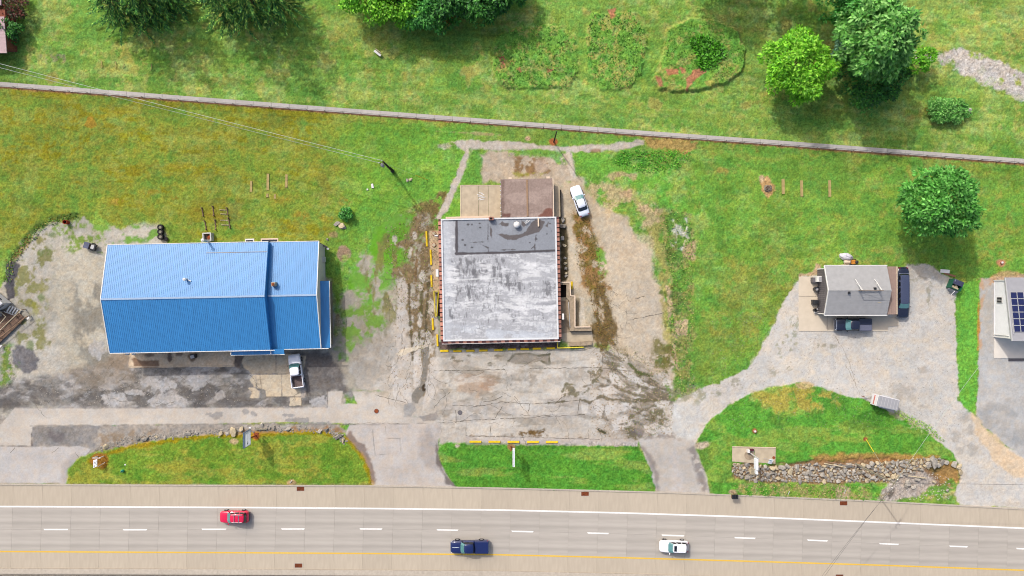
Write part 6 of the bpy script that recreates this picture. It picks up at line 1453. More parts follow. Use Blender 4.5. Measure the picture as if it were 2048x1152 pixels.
for s in (1, -1):
    obj('fender', MB().box(.2, s * .96, .72, 1.3, .26, .1), m_palemetal, tl, bevel=.03)
    wv = obj('wheel', MB().lathe((.2, s * .94, .34), [(.2, -.1), (.34, -.1), (.34, .1), (.2, .1)], 16, 'Y'), m_rubber, tl)
# dump cart by the blue building
ct = empty('utility_cart', P(185, 493), 'small black utility cart with half open lid and pale tray beside the gravel lot', 'cart', rz=R(-17))
obj('tub', MB().box(0, 0, .55, 1.9, .95, .5), m_black, ct, bevel=.04); obj('lid', MB().box(-.5, 0, .83, .85, .98, .06), mat('blue_grey_lid', c(88, 94, 122), .5, .4), ct); obj('opening', MB().box(.12, 0, .81, .34, .82, .03), m_dark, ct); obj('tray', MB().box(.5, .02, .83, .5, .6, .06), m_palemetal, ct)
for s in (1, -1): obj('wheel', MB().lathe((.2, s * .52, .24), [(.24, -.06), (.24, .06)], 14, 'Y'), m_rubber, ct)
obj('handle', MB().path([(.95, .2, .6), (1.3, 0, .7), (.95, -.2, .6)], .03), m_black, ct)
# dumpster
dp = empty('dumpster', P(1904, 570), 'green steel dumpster with one dark lid open beside the grass strip', 'dumpster', rz=R(-22))
m_green = mat('green_dumpster_paint', c(30, 104, 78), .5, .4, noise=3, amt=.15)
sh_ = MB()
for (x, y, sx, sy) in ((-.82, 0, .08, 1.5), (.82, 0, .08, 1.5), (0, .72, 1.56, .08), (0, -.72, 1.56, .08)): sh_.box(x, y, .75, sx, sy, 1.2)
sh_.box(0, 0, .18, 1.56, 1.36, .08)
obj('body', sh_, m_green, dp); obj('lid', MB().box(0, .36, 1.38, 1.62, .78, .06), mat('lid_plastic', c(70, 74, 100), .5, .4), dp); obj('open_lid', MB().box(0, -.98, .75, 1.62, .5, .08, tilt=('X', 1.0)), m_greyroof, dp)
q = MB(); rr_ = random.Random(9)
for i in range(12): q.box(rr_.uniform(-.6, .5), rr_.uniform(-.6, .1), 1.0 + rr_.uniform(-.1, .1), rr_.uniform(.2, .5), rr_.uniform(.1, .4), .12, rz=rr_.uniform(0, 3))
obj('rubbish', q, m_palewood, dp); obj('lift_bar', MB().tube((0.1, -1.0, 1.1), (-.1, -1.75, .9), .04), m_chrome, dp); obj('lift_bar', MB().box(-.62, .5, 1.44, .1, .35, .04), m_chrome, dp)
bo = thing_mesh('white_board', MB().box(gx(1889), gy(542.5), .12, 1.45, .55, .1, rz=R(-5)), m_whitetrim, P(1889, 542.5), 'white rectangular board lying on gravel above the dumpster', 'board')
thing_mesh('brown_plank', MB().box(gx(1899), gy(549.5), .06, 1.9, .3, .08, rz=R(-17)), mat('red_brown_timber', c(160, 116, 92), .85, .15, noise=3, amt=.2), P(1899, 549.5), 'reddish brown plank lying between white board and dumpster', 'plank')

# ------------------------------------------------------------------ poles, wires and guys
def wire(name, pts, r, mt, label, sag=0.0, cat='wire'):
    """pts: 3D points; sags between them"""
    q = []
    for a, b in zip(pts[:-1], pts[1:]):
        a, b = Vector(a), Vector(b)
        for i in range(16):
            t = i / 16; p = a.lerp(b, t); p.z -= sag * 4 * t * (1 - t); q.append(p)
    q.append(Vector(pts[-1]))
    thing_mesh(name, MB().path(q, r, 4), mt, tuple(q[0]), label, cat)
p1 = P(785.5, 342.5); H1 = 8.2
u1 = empty('utility_pole', p1, 'dark utility pole with pale transformer can on the lawn behind the buildings', 'utility pole')
obj('shaft', MB().tube((0, 0, -.3), (0, 0, H1), .19, .13, 10), m_pole, u1)
obj('transformer', MB().lathe((-.42, -.22, 5.9), [(.05, 0), (.26, .05), (.26, .85), (.2, .92), (.05, .96)], 14), m_greyroof, u1); obj('insulator', MB().lathe((-.8, .05, 6.9), [(.04, 0), (.1, .08), (.1, .24), (.04, .3)], 10), m_whitetrim, u1)
obj('insulator', MB().lathe((-.3, .3, 7.4), [(.04, 0), (.09, .06), (.09, .2), (.04, .28)], 10), m_whitetrim, u1); obj('bracket', MB().box(-.35, 0, 7.1, .9, .1, .1), m_pole, u1)
obj('base_collar', MB().lathe((0, 0, 0), [(.3, 0), (.3, .5), (.2, .55)], 10), m_black, u1); obj('conduit', MB().tube((.22, .12, 0), (.17, .1, 3.2), .05), m_black, u1)
t1 = p1 + Vector((-.5, .1, 7.2)); fa = P(-60, 112, 9.2); fb_ = P(-60, 120, 8.6)
wire('overhead_wire', [p1 + Vector((-.3, .3, 7.7)), fa], .035, m_wire, 'upper of two pale overhead wires running from the pole to the top left', .5)
wire('overhead_wire', [p1 + Vector((-.8, .05, 7.1)), fb_], .035, m_wire, 'lower of two pale overhead wires running from the pole to the top left', .5)
ge_ = P(856, 360)
gy1 = empty('guy_wire', ge_, 'thin guy wire with yellow guard anchored beside the dark utility pole', 'guy wire')
tp_ = p1 + Vector((0, 0, 7.0)) - ge_
obj('cable', MB().tube((0, 0, 0), tuple(tp_), .012, n=4), m_wire, gy1); obj('guard', MB().tube((0, 0, 0), tuple(tp_ * .30), .055, n=6), m_railyellow, gy1)
p2 = P(1107.5, 284); H2 = 7.2
u2 = empty('slim_pole', p2, 'slim dark pole standing in a rust-brown patch by the footpath', 'utility pole')
obj('shaft', MB().tube((0, 0, -.3), (0, 0, H2), .12, .085, 10), m_pole, u2); obj('cap', MB().lathe((0, 0, H2), [(.11, 0), (.08, .1)], 8), m_black, u2)
p3 = P(1712.5, 928); H3 = 11.2
u3 = empty('tall_utility_pole', p3, 'tall grey utility pole rising out of the rubble ditch', 'utility pole')
obj('shaft', MB().tube((0, 0, -.4), (0, 0, H3), .15, .1, 10), m_greypole, u3); obj('crossarm', MB().box(0, 0, H3 - .4, .12, 1.6, .12, rz=R(-35)), m_greypole, u3)
for s in (-.7, .7): obj('insulator', MB().lathe((s * sin(R(35)), s * cos(R(35)), H3 - .34), [(.04, 0), (.08, .06), (.08, .18), (.03, .24)], 8), m_whitetrim, u3)
top3 = p3 + Vector((0, 0, H3 - .2)); off = Vector((sin(R(35)) * .7, cos(R(35)) * .7, 0))
for s, wd in ((1, 'right'), (-1, 'left')):
    wire('overhead_wire', [top3 + off * s, P(1630 + s * 3, 1175, 9.8), P(1500 + s * 4, 1430, 10.5)], .015, m_dwire, f'{wd} of two dark wires crossing the road from the tall grey pole', .25)
wire('overhead_wire', [top3 + off * .3, P(1962, 728, 6.5)], .022, m_wire, 'thin pale wire from the tall grey pole up to the solar house', .3)
wire('overhead_wire', [top3, P(2110, 971, 11.0), P(2700, 1000, 12)], .025, m_dwire, 'dark wire running from the tall grey pole to the right edge', .3)
ge3 = P(1731.5, 878)
gy3 = empty('guy_wire', ge3, 'guy wire with yellow guard anchored in the right grass island', 'guy wire')
tp_ = top3 - Vector((0, 0, .4)) - ge3
obj('cable', MB().tube((0, 0, 0), tuple(tp_), .018, n=4), m_wire, gy3); obj('guard', MB().tube((0, 0, 0), tuple(tp_ * .32), .06, n=6), m_railyellow, gy3)
thing_mesh('yellow_pipe', MB().tube(P(1647, 926) + Vector((0, 0, .25)), P(1690, 934) + Vector((0, 0, .3)), .09), m_palewood, P(1668, 930), 'long pale yellow pipe lying along the upper edge of the rubble', 'pipe')
thing_mesh('timber_rail', MB().tube(P(1652, 923) + Vector((0, 0, .2)), P(1722, 933) + Vector((0, 0, .2)), .05), m_wood, P(1690, 928), 'thin weathered rail lying beside the pale yellow pipe', 'rail')
thing_mesh('drain_pipe', MB().tube(P(1815, 951) + Vector((0, 0, .3)), P(1850, 955.5) + Vector((0, 0, .3)), .1), m_palewood, P(1832, 953), 'short pale pipe lying on the sandy end of the rubble ditch', 'pipe')

# ------------------------------------------------------------------ signs and street furniture
m_signface = mat('sign_face', np.array((.88, .9, .94)), .5, .3, noise=2, amt=.03); N_ = m_signface.node_tree; tr_ = N_.nodes.new('ShaderNodeBsdfTranslucent'); tr_.inputs[0].default_value = (.9, .92, .95, 1); mx_ = N_.nodes.new('ShaderNodeMixShader'); mx_.inputs[0].default_value = .5
N_.links.new(N_.nodes['Principled BSDF'].outputs[0], mx_.inputs[1]); N_.links.new(tr_.outputs[0], mx_.inputs[2]); N_.links.new(mx_.outputs[0], N_.nodes['Material Output'].inputs[0])
m_signside = mat('sign_case', c(86, 106, 130), .5, .3); m_ink = mat('sign_ink', c(96, 110, 118), .6, .2); m_teal = mat('teal_ink', c(150, 190, 200), .6, .2)
s1 = P(513, 871)
sg = empty('pylon_sign', s1, 'blue-grey cased pylon sign with white face on the left grass island', 'sign')
obj('post', MB().tube((0, 0, 0), (-.2, .1, 2.4), .11, n=8), m_rust, sg); obj('base', MB().box(0, 0, .06, .7, .9, .12), m_rust, sg)
z0, z1 = 2.2, 4.7
cs = obj('case', MB().box(-.2, 0, z0 + .05, .26, 2.4, .1).box(-.2, 0, z1 - .05, .26, 2.4, .1).box(-.2, 1.15, (z0 + z1) / 2, .26, .1, z1 - z0 - .2).box(-.2, -1.15, (z0 + z1) / 2, .26, .1, z1 - z0 - .2), m_signside, sg, loc=(0, .25, 0))
obj('face', MB().box(-.075, 0, (z0 + z1) / 2, .02, 2.3, z1 - z0 - .1), m_signface, cs)
obj('lettering', MB().box(-.062, -.72, 3.45, .012, .3, .34).box(-.062, .3, 3.4, .012, 1.1, .09).box(-.062, -.42, 3.4, .012, .16, .2), m_ink, cs)
obj('sign_lamp', MB().box(-.1, 1.75, z0 + .2, .35, .22, .2), m_whitetrim, sg)
s2 = P(1022, 893)
sg = empty('slim_sign', s2, 'thin white sign panel seen edge-on over the middle grass island', 'sign')
obj('post', MB().tube((0, 0, 0), (0, 0, 3.0), .09, n=8), m_rust, sg); obj('post', MB().tube((.3, -1.9, 0), (.3, -1.9, 3.0), .06, n=8), m_rust, sg)
obj('panel', MB().box(.42, -.95, 3.2, .32, 2.55, 1.6), m_signface, sg); obj('panel_rib', MB().box(.42, -.95, 4.01, .06, 2.5, .03), m_greyroof, sg)
s3 = P(1499, 905)
pdn = empty('sign_pad', P(1507, 912), 'pale concrete slab with rust stain carrying a pole sign on the right island', 'concrete pad')
for (x0, x1) in ((1464, 1508.4), (1508.8, 1551)):
    obj('slab', MB().prism([tuple((P(x, y) - P(1507, 912)).xy) for x, y in ((x0, 893.5 + (x0 - 1464) * .02), (x1, 894 + (x1 - 1464) * .02), (x1 - .8, 925 + (x1 - 1464) * .03), (x0, 922.5 + (x0 - 1464) * .03))], -.1, .12), m_conc2, pdn)
obj('rust_stain', MB().lathe((gx(1547) - gx(1507), gy(915) - gy(912), .123), [(.25, 0), (.2, .006)], 9), m_rust, pdn); obj('kerb_edge', MB().prism([tuple((P(x, y) - P(1507, 912)).xy) for x, y in ((1464, 892.4), (1551, 894.4), (1551, 895.6), (1464, 893.6))], -.1, .2), m_cream, pdn)
obj('ring_patch', MB().lathe((gx(1498) - gx(1507), gy(910) - gy(912), .121), [(.78, 0), (.75, .01)], 20), m_block, pdn)
sg = empty('pole_sign', s3 + Vector((0, 0, .12)), 'white double panel sign on a post above the concrete slab on the right island', 'sign')
obj('post', MB().tube((0, 0, 0), (0, 0, 4.0), .09, n=8), m_palemetal, sg); obj('panel', MB().box(-.1, -1.0, 3.1, .3, 1.7, 1.1), m_signface, sg); obj('lower_panel', MB().box(-.05, -2.3, 3.0, .24, .5, .7), m_signface, sg); obj('arm', MB().tube((0, 0, 2.9), (.1, -3.4, 2.9), .05), m_palemetal, sg)
obj('base_box', MB().box(-.35, .35, .3, .35, .5, .6), m_whitetrim, sg); obj('base_box', MB().box(.15, .55, .25, .7, .25, .5), m_maroon, sg)
s4 = P(1538, 921)
sg = empty('yard_sign', s4 + Vector((0, 0, .12)), 'small white tilted sign board with pale print at the slab edge', 'sign')
bd = obj('board', MB().box(0, 0, .55, .62, .95, .05, rz=R(-14), tilt=('X', .55)), m_signface, sg)
obj('print', MB().box(-.05, .18, .68, .4, .16, .03, rz=R(-14), tilt=('X', .55)), m_teal, bd); obj('print', MB().box(.05, -.16, .47, .42, .26, .03, rz=R(-14), tilt=('X', .55)), m_teal, bd)
obj('stake', MB().tube((-.85, .35, .02), (0, .3, .5), .025), m_greyroof, sg)
s5 = P(202, 922)
sg = empty('white_board_sign', s5, 'small white post-mounted sign board at the left end of the left island', 'sign')
obj('panel', MB().loft([[(-.38, -.75, z), (.2, -.5, z), (.2, .62, z), (-.38, .5, z)] for z in (1.3, 1.4)]), m_signface, sg)
for (x, y, a) in ((-.22, .1, .2), (.08, .3, .1), (.08, -.2, .1), (-.22, -.45, .2), (-.06, 0, .12)): obj('mark', MB().box(x, y, 1.405, .07, .24 + a * .3, .012), m_ink, sg)
obj('crossbar', MB().box(0, .78, 1.2, 1.3, .1, .1), m_whitetrim, sg); obj('post', MB().box(-.5, .8, .6, .1, .1, 1.2), m_whitetrim, sg); obj('post', MB().box(.5, .8, .6, .1, .1, 1.2), m_whitetrim, sg); obj('brace', MB().tube((.2, -.6, 1.2), (.7, -.2, .1), .05), m_whitetrim, sg)
gb = empty('green_pedestal', P(247, 941), 'small teal-green utility pedestal on the left grass island', 'pedestal')
obj('body', MB().lathe((0, 0, 0), [(.2, 0), (.24, .4), (.16, .6), (.05, .66)], 10), mat('teal_plastic', c(48, 168, 140), .5, .3), gb); obj('cap', MB().lathe((0, 0, .64), [(.1, 0), (.05, .06)], 8), m_black, gb)
thing_mesh('white_marker', MB().lathe((gx(251), gy(929), 0), [(.13, 0), (.13, .12)], 9), m_whitetrim, P(251, 929), 'small white disc marker above the teal pedestal', 'marker')
mbx = empty('mailbox_row', P(1465.5, 984), 'row of three dark mailboxes on a post at the road edge', 'mailbox')
for i in range(3): obj('mailbox', MB().loft([[(-.36 + i * .36 + dx, y, 1.0 + z) for dx, z in ((-.15, 0), (.15, 0), (.15, .2), (.08, .3), (-.08, .3), (-.15, .2))] for y in (-.75, -.1)]), m_black, mbx)
obj('post', MB().box(0, 0, .5, .12, .12, 1.0), m_wood, mbx); obj('shelf', MB().box(0, -.4, .96, 1.15, .6, .06), m_wood, mbx)
for i, (x, y, l) in enumerate(((601, 977.5, 'upper left storm drain with rusty grate set in the shoulder'), (1170, 987.5, 'storm drain with rusty grate in the shoulder below the middle island'), (1687, 1006.5, 'storm drain with rusty grate in the shoulder below the right island'), (597, 1131, 'storm drain with rusty grate beside the yellow line'), (1679, 1153, 'storm drain at the bottom edge beyond the yellow line'))):
    d = empty('storm_drain', P(x, y) + Vector((0, 0, .004)), l, 'storm drain', 'storm drains along the road')
    obj('frame', MB().box(0, 0, .004, 1.42, .86, .012), m_kerb, d); obj('pit', MB().box(0, 0, .011, 1.2, .64, .01), m_dark, d)
    for k in range(8): obj('grate_bar', MB().box(-.52 + k * .149, 0, .02, .09, .64, .02), m_rust, d)
for i, (x, y, l) in enumerate(((753, 822, 'round rusty manhole cover in the access lane'), (920, 825, 'round dark manhole cover in the parking lot'))):
    mh = empty('manhole', P(x, y) + Vector((0, 0, .03)), l, 'manhole', 'manholes in the tarmac'); obj('cover', MB().lathe((0, 0, 0), [(.33, 0), (.33, .03), (.28, .035)], 18), m_rust if i == 0 else m_darkdeck, mh); obj('rim', MB().lathe((0, 0, 0), [(.38, 0), (.38, .015)], 18), m_darkdeck, mh)
for (x, y, l) in ((1509, 862, 'small round terracotta well cover on the right grass island'), (2002, 525, 'small round pale well cover in bare earth behind the solar house')):
    w = empty('well_cover', P(x, y), l, 'well cover'); obj('pipe', MB().lathe((0, 0, 0), [(.24, 0), (.24, .3)], 14), m_coping, w); obj('cap', MB().lathe((0, 0, .3), [(.16, 0), (.16, .06)], 10), m_whitetrim, w)
for i, (x, y, ang) in enumerate(((580, 966, .7), (1576, 989, -.9), (1689, 987, 1.2))):
    thing_mesh('marker_stake', MB().tube(P(x, y) + Vector((0, 0, .04)), P(x + 5 * cos(ang), y - 8 * sin(abs(ang)), .3) , .05), m_whitetrim, P(x, y), ('white marker stake by the road below the left island', 'thin white stake lying by the road left of the third drain', 'pinkish white stake standing just above the third drain')[i], 'stake')

# ------------------------------------------------------------------ things behind the blue building
for i, (x, y, r) in enumerate(((323.5, 455, .46), (323.5, 464, .47), (323.8, 474, .48))):
    t = empty('tyre', P(x, y), f'{("top", "middle", "bottom")[i]} tyre of the row of three black tyres behind the blue building', 'tyre', 'black tyres behind the blue building')
    for k in range(2): obj('tyre_ring' if k == 0 else 'tread', MB().lathe((0, 0, .02 + k * .30), [(r * .55, 0), (r * .95, 0), (r, .06), (r, .22), (r * .95, .28), (r * .55, .28), (r * .5, .14)], 18), m_rubber, t)
    obj('hollow', MB().lathe((0, 0, .5), [(r * .5, 0), (r * .5, .04)], 14), m_greypole, t)
t = empty('tyre', P(333, 478), 'single black tyre leaning apart from the row of three', 'tyre', 'black tyres behind the blue building'); obj('tyre_ring', MB().lathe((0, 0, .1), [(.16, 0), (.33, 0), (.36, .06), (.36, .18), (.33, .24), (.16, .24)], 16), m_rubber, t)
bx = empty('brick_planter', P(419, 474.5), 'square grey-rimmed block fire box holding rusty embers behind the blue building', 'fire box', rz=R(3))
rim = MB()
for (x, y, sx, sy) in ((-.6, 0, .18, 1.3), (.6, 0, .18, 1.3), (0, .58, 1.02, .18), (0, -.58, 1.02, .18)): rim.box(x, y, .5, sx, sy, 1.0)
obj('rim', rim, m_greywall, bx); obj('ash_bed', MB().box(0, 0, .3, 1.02, .98, .3), m_darkwood, bx); obj('rusty_scrap', MB().box(.15, -.1, .5, .5, .5, .14, rz=.4), m_rust, bx); obj('rusty_scrap', MB().box(.25, .15, .56, .3, .3, .1, rz=.9), mat('ember_rust', c(206, 96, 48), .8, .2), bx)
brl = empty('rusty_barrel', P(136, 445), 'rusty red burn barrel at the upper edge of the gravel lot', 'barrel'); obj('shell', MB().lathe((0, 0, 0), [(.32, 0), (.34, .85), (.30, .85), (.29, .5)], 16), mat('red_barrel_paint', c(186, 70, 44), .7, .2, noise=4, amt=.3), brl); obj('soot', MB().lathe((0, 0, .48), [(.29, 0), (.29, .03)], 12), m_dark, brl)
bn = empty('trash_bin', P(391, 711), 'small black bin with pale lid under the south eave of the blue building', 'bin'); obj('body', MB().loft([[(-s, -s, z), (s, -s, z), (s, s, z), (-s, s, z)] for s, z in ((.28, 0), (.36, 1.0))]), m_black, bn); obj('lid', MB().box(-.05, -.1, 1.03, .6, .5, .06, rz=.3), m_palemetal, bn)
dw = empty('fallen_gutter', P(651, 492), 'dark length of gutter leaning off the northeast corner of the blue building', 'gutter'); obj('trough', MB().box(0, 0, 1.2, 1.5, .28, .12, rz=R(-28)), m_black, dw); obj('end_cap', MB().box(.7, -.5, 1.15, .35, .3, .2, rz=R(-28)), m_palemetal, dw)
# posts and rails of the abandoned garden
dg = [((404, 416), (407, 432)), ((426, 413), (428, 431)), ((454, 416), (456, 430)), ((410, 442), (413, 459)), ((430.5, 440), (432, 459)), ((457, 436), (460.5, 456))]
for i, (a, b) in enumerate(dg):
    g = empty('garden_sleeper', P((a[0] + b[0]) / 2, (a[1] + b[1]) / 2), f'{ORD[i]} dark weathered timber row with end stakes in the abandoned garden plot', 'timber', 'dark timbers in the garden plot')
    A = P(*a) - g.location; B = P(*b) - g.location
    obj('beam', MB().tube(A + Vector((0, 0, .1)), B + Vector((0, 0, .04)), .09, .08, 5), m_darkwood, g)
    for q in (A, B): obj('stake', MB().box(q.x, q.y, .2, .16, .14, .4), m_darkwood, g)
for i, (x0, x1, y) in enumerate(((441, 453, 428), (439, 452, 420), (441, 456, 440.5), (443, 458, 450))):
    thing_mesh('garden_rail', MB().box(gx((x0 + x1) / 2), gy(y), .08, (x1 - x0) / S, .09, .08, rz=R(-2)), m_palewood, P((x0 + x1) / 2, y), f'{ORD[i]} thin pale timber rail from the top lying across the garden plot' if i else 'topmost thin pale timber rail lying across the garden plot', 'timber', 'pale rails in the garden plot')
# pale strips in the lawns
lst = [(502.5, 373, 4.5, 22), (536, 364, 5, 33), (573, 362, 5, 26), (550, 393, 4, 9), (535, 391, 5, 7)]
m_strip = mat('sun_bleached_plank', c(186, 166, 112), .9, .1, noise=1.5, amt=.2)
for i, (x, y, w, l) in enumerate(lst): thing_mesh('bleached_plank', MB().box(gx(x), gy(y), .07, w / S, l / S, .06, rz=R(-1)), m_strip, P(x, y), ('short leftmost', 'longest upright', 'rightmost upright', 'small lower right', 'tiny lower left')[i] + ' bleached plank sunk in the left lawn', 'plank', 'bleached planks in the left lawn')
for i, (x, y, w, l) in enumerate(((1566, 373, 6, 30), (1603, 377, 5.5, 32), (1659, 377, 5.5, 33))): thing_mesh('bleached_plank', MB().box(gx(x), gy(y), .07, w / S, l / S, .06, rz=R(1)), m_strip, P(x, y), ('nearest the fire pit', 'in the middle', 'farthest from the fire pit')[i] + ' of three bleached planks in the right lawn', 'plank', 'bleached planks in the right lawn')
fp_ = empty('fire_pit', P(1535, 377), 'heap of grey branches in a ring of bare earth on the right lawn', 'fire pit')
rr_ = random.Random(12)
for i in range(16):
    a = rr_.uniform(0, 6.28); r0 = rr_.uniform(.1, .6)
    obj('branch', MB().tube((r0 * cos(a) - .3 * sin(a), r0 * sin(a) + .4 * cos(a), rr_.uniform(.1, .35)), (r0 * cos(a) + .35 * sin(a), r0 * sin(a) - .4 * cos(a), rr_.uniform(.1, .3)), .06, .04, 5), m_darkwood if i % 3 else m_greypole, fp_)
obj('ash', MB().lathe((0, 0, 0), [(.6, 0.02), (.3, .12)], 12), m_greypole, fp_)
thing_mesh('paper_scrap', MB().box(gx(745), gy(372), .1, .35, .7, .1, rz=R(10)), m_whitetrim, P(745, 372), 'white scrap box lying below the dark utility pole', 'scrap'); thing_mesh('paper_scrap', MB().box(gx(735), gy(379), .06, .25, .25, .08), m_whitetrim, P(735, 379), 'tiny white scrap beside the white scrap box', 'scrap')
for i, (x, y) in enumerate(((815, 360), (821.5, 359))): rock(x, y, .3, label=('greyer', 'whiter')[i] + ' of two small pale stones between pole shadow and guy wire', cat='stone', group='two pale stones')
bn_ = empty('lawn_bench', P(756, 108), 'small white lawn bench on the upper lawn', 'bench', rz=R(-38)); obj('seat', MB().box(0, 0, .42, 1.3, .35, .06), m_whitetrim, bn_); obj('backrest', MB().box(0, .3, .7, 1.0, .08, .45), m_palewood, bn_)
for x in (-.5, .5): obj('leg', MB().box(x, 0, .2, .08, .3, .4), m_darkwood, bn_)
for i, (x, y, a) in enumerate(((203, 130, 1.4), (231, 130, 1.2), (247, 131, -.6), (302, 133, -1.4))): thing_mesh('fallen_branch', MB().path([P(x - 2 * cos(a), y - 8 * sin(a), .1), P(x + 1, y, .2), P(x + 2 * cos(a), y + 6 * sin(a), .1)], .05, 4), m_strip, P(x, y), f'{ORD[i]} bleached fallen branch from the left below the spruces', 'branch', 'fallen branches below the spruces')
# rock and scrub heap east of the blue building's yard
for i, (x, y, r) in enumerate(((674, 447, .5), (683, 451, .55), (688, 455, .4), (685, 427, .4), (655, 479, .3))): rock(x, y, r, label=('left grey rock', 'large middle rock', 'right brown rock', 'upper rock under the shrub', 'lone pale rock near the gutter')[i] + ' beside the small shrub', cat='rock', group='rocks by the small shrub')
# boulders along the upper edge of the left island
BL = [(213, 893, .75, 1.1), (245, 887, .3, 1), (276, 876.5, .55, 1), (291, 878, .7, 1), (313, 873, .4, 1), (331, 874, .5, 1), (376, 866.5, .7, 1), (394, 864.5, .55, 1), (384, 871, .3, 1), (443, 866, .6, 1), (455, 867, .45, 1), (467, 864, .95, 1), (483, 858, .65, 1), (500, 861, .35, 1), (525, 851, .6, 1), (540, 856, .4, 1), (548, 856.5, .5, 1), (577, 857, .7, 1), (640, 862, .6, 1), (654, 860, .75, 1), (677, 873, .75, 1), (685, 882, .5, 1)]
for i, (x, y, r, f) in enumerate(BL): rock(x, y, r * .72, label=f'{ORD[i]} grey boulder from the left along the top edge of the left grass island', cat='boulder', group='boulders along the left grass island')
thing_mesh('log', MB().tube(P(513, 858) + Vector((0, 0, .2)), P(535, 858) + Vector((0, 0, .2)), .16, .13, 7), m_greypole, P(524, 858), 'grey log lying among the boulders right of the pylon sign', 'log')
obj_small = MB()
rr_ = random.Random(77)
# small rubble between the boulders, and pebbles on the broken asphalt
def rubble(name, n, pick, rmin, rmax, mt, parent):
    V_, F_ = [], []
    base = [(1, 0, 0), (0, 1, 0), (-1, 0, 0), (0, -1, 0), (0, 0, .8)]
    for i in range(n):
        x, y = pick(); r = rr_.uniform(rmin, rmax); z = ground_z(x, y); a = rr_.uniform(0, 1.5); k = len(V_)
        for (bx_, by_, bz_) in base:
            f = rr_.uniform(.7, 1.2); V_.append((gx(x) + r * f * (bx_ * cos(a) - by_ * sin(a)), gy(y) + r * f * (bx_ * sin(a) + by_ * cos(a)) * .8, z + bz_ * r * f))
        F_ += [(k, k + 1, k + 4), (k + 1, k + 2, k + 4), (k + 2, k + 3, k + 4), (k + 3, k, k + 4)]
    return np_mesh(name, np.array(V_, np.float32), np.array(F_, np.int32), None, mt, parent, kind='stuff')
def along(pts, sp):
    def f():
        i = rr_.randrange(len(pts) - 1); t = rr_.random(); a, b = pts[i], pts[i + 1]
        return a[0] + (b[0] - a[0]) * t + rr_.gauss(0, sp), a[1] + (b[1] - a[1]) * t + rr_.gauss(0, sp)
    return f
rubble('small_rubble', 700, along([(195, 900), (240, 885), (290, 876), (360, 868), (420, 864), (480, 861), (560, 857), (660, 862), (690, 880)], 4), .06, .25, m_stone, ground[ASPH])
rubble('small_rubble', 600, lambda: (rr_.uniform(80, 480), rr_.uniform(738, 812)), .03, .12, m_stone, ground[LOT_W])
rubble('small_rubble', 900, lambda: (rr_.uniform(1180, 1345), rr_.uniform(705, 875)), .04, .16, m_block, ground[PARK])
rubble('small_rubble', 500, lambda: (rr_.uniform(770, 870), rr_.uniform(440, 780)), .04, .16, m_block, ground[PARK])
rubble('small_rubble', 1500, lambda: (rr_.uniform(1420, 1920), rr_.uniform(620, 860)), .03, .09, m_stone, ground[DRIVE])

# riprap: individual stones of the rubble bed
rb = np_mesh('riprap_bed', np.array([(gx(x), gy(y), -.32) for x, y in ((1458, 925), (1922, 915), (1922, 975), (1458, 968))], np.float32), np.array([[3, 2, 1, 0]], np.int32), None, m_pathbed, kind='structure')
rr_ = random.Random(21)
def band(x): # upper and lower edge of the stone band
    return np.interp(x, [1466, 1500, 1560, 1620, 1660, 1720, 1780, 1840, 1884], [926, 930, 934, 928, 930, 930, 922, 916, 918]), np.interp(x, [1466, 1500, 1560, 1620, 1660, 1720, 1780, 1840, 1884], [950, 962, 963, 964, 964, 962, 960, 942, 930])
cand = []
tries = 0
while len(cand) < 300 and tries < 60000:
    tries += 1
    x = rr_.uniform(1466, 1886); a, b = band(x); y = rr_.uniform(a, b)
    r = min(rr_.lognormvariate(math.log(.35), .38), .8) if x < 1650 else min(rr_.lognormvariate(math.log(.32), .25), .6)
    if all((x - q[0]) ** 2 + (y - q[1]) ** 2 > ((r + q[2]) * S * .72) ** 2 for q in cand): cand.append((x, y, r))
for (x, y, r) in cand: rock(x, y, r, 'stone', rb, z=-.12, flat=.85)
for (x, y, r) in ((1866, 923, 1.0), (1815, 965, .6), (1826, 974, .5), (1835, 958, .45), (1868, 965, .3), (1892, 925, .5), (1908, 928, .55), (1918, 933, .6), (1920, 943, .5), (1813, 972, .4), (1894, 981, .3), (1855, 929, .5), (1875, 931, .4)): rock(x, y, r, 'stone', rb, z=0.0)
rubble('riprap_fill', 2600, lambda: (lambda x: (x, rr_.uniform(*band(x))))(rr_.uniform(1466, 1886)), .08, .2, m_block, rb)
rubble('riprap_fill', 300, lambda: (rr_.uniform(1760, 1900), rr_.uniform(945, 1000)), .04, .16, m_stone, rb)
rr_ = random.Random(31)
# ------------------------------------------------------------------ trees and shrubs
m_bark = mat('bark', c(116, 96, 78), .95, .05, noise=4, amt=.3, stretch=(3, 3, .6))
m_leaf = attr_mat('leaf', 1.2, .18, .55, .3, 0, translucent=.3)
m_needle = attr_mat('needle', 1.2, .2, .75, .15, 0, translucent=.12)
def leaf_arrays(p, d, n, l, w, col, fold=.18):
    """one folded rhombus per leaf: p base (N,3), d direction, n normal, l and w sizes"""
    d = d / (np.linalg.norm(d, axis=1, keepdims=True) + 1e-9)
    s = np.cross(n, d); s /= (np.linalg.norm(s, axis=1, keepdims=True) + 1e-9)
    u = np.cross(d, s)
    l = l[:, None]; w = w[:, None]
    V = np.stack([p, p + d * l * .45 + s * w * .5 + u * w * fold, p + d * l, p + d * l * .45 - s * w * .5 + u * w * fold], 1).reshape(-1, 3)
    k = np.arange(len(p))[:, None] * 4
    F = np.concatenate([k + np.array([[0, 1, 2]]), k + np.array([[0, 2, 3]])], 0)
    return V.astype(np.float32), F.astype(np.int32), np.repeat(col, 4, 0)
def unit(g, n):
    v = g.normal(size=(n, 3)); return v / np.linalg.norm(v, axis=1, keepdims=True)
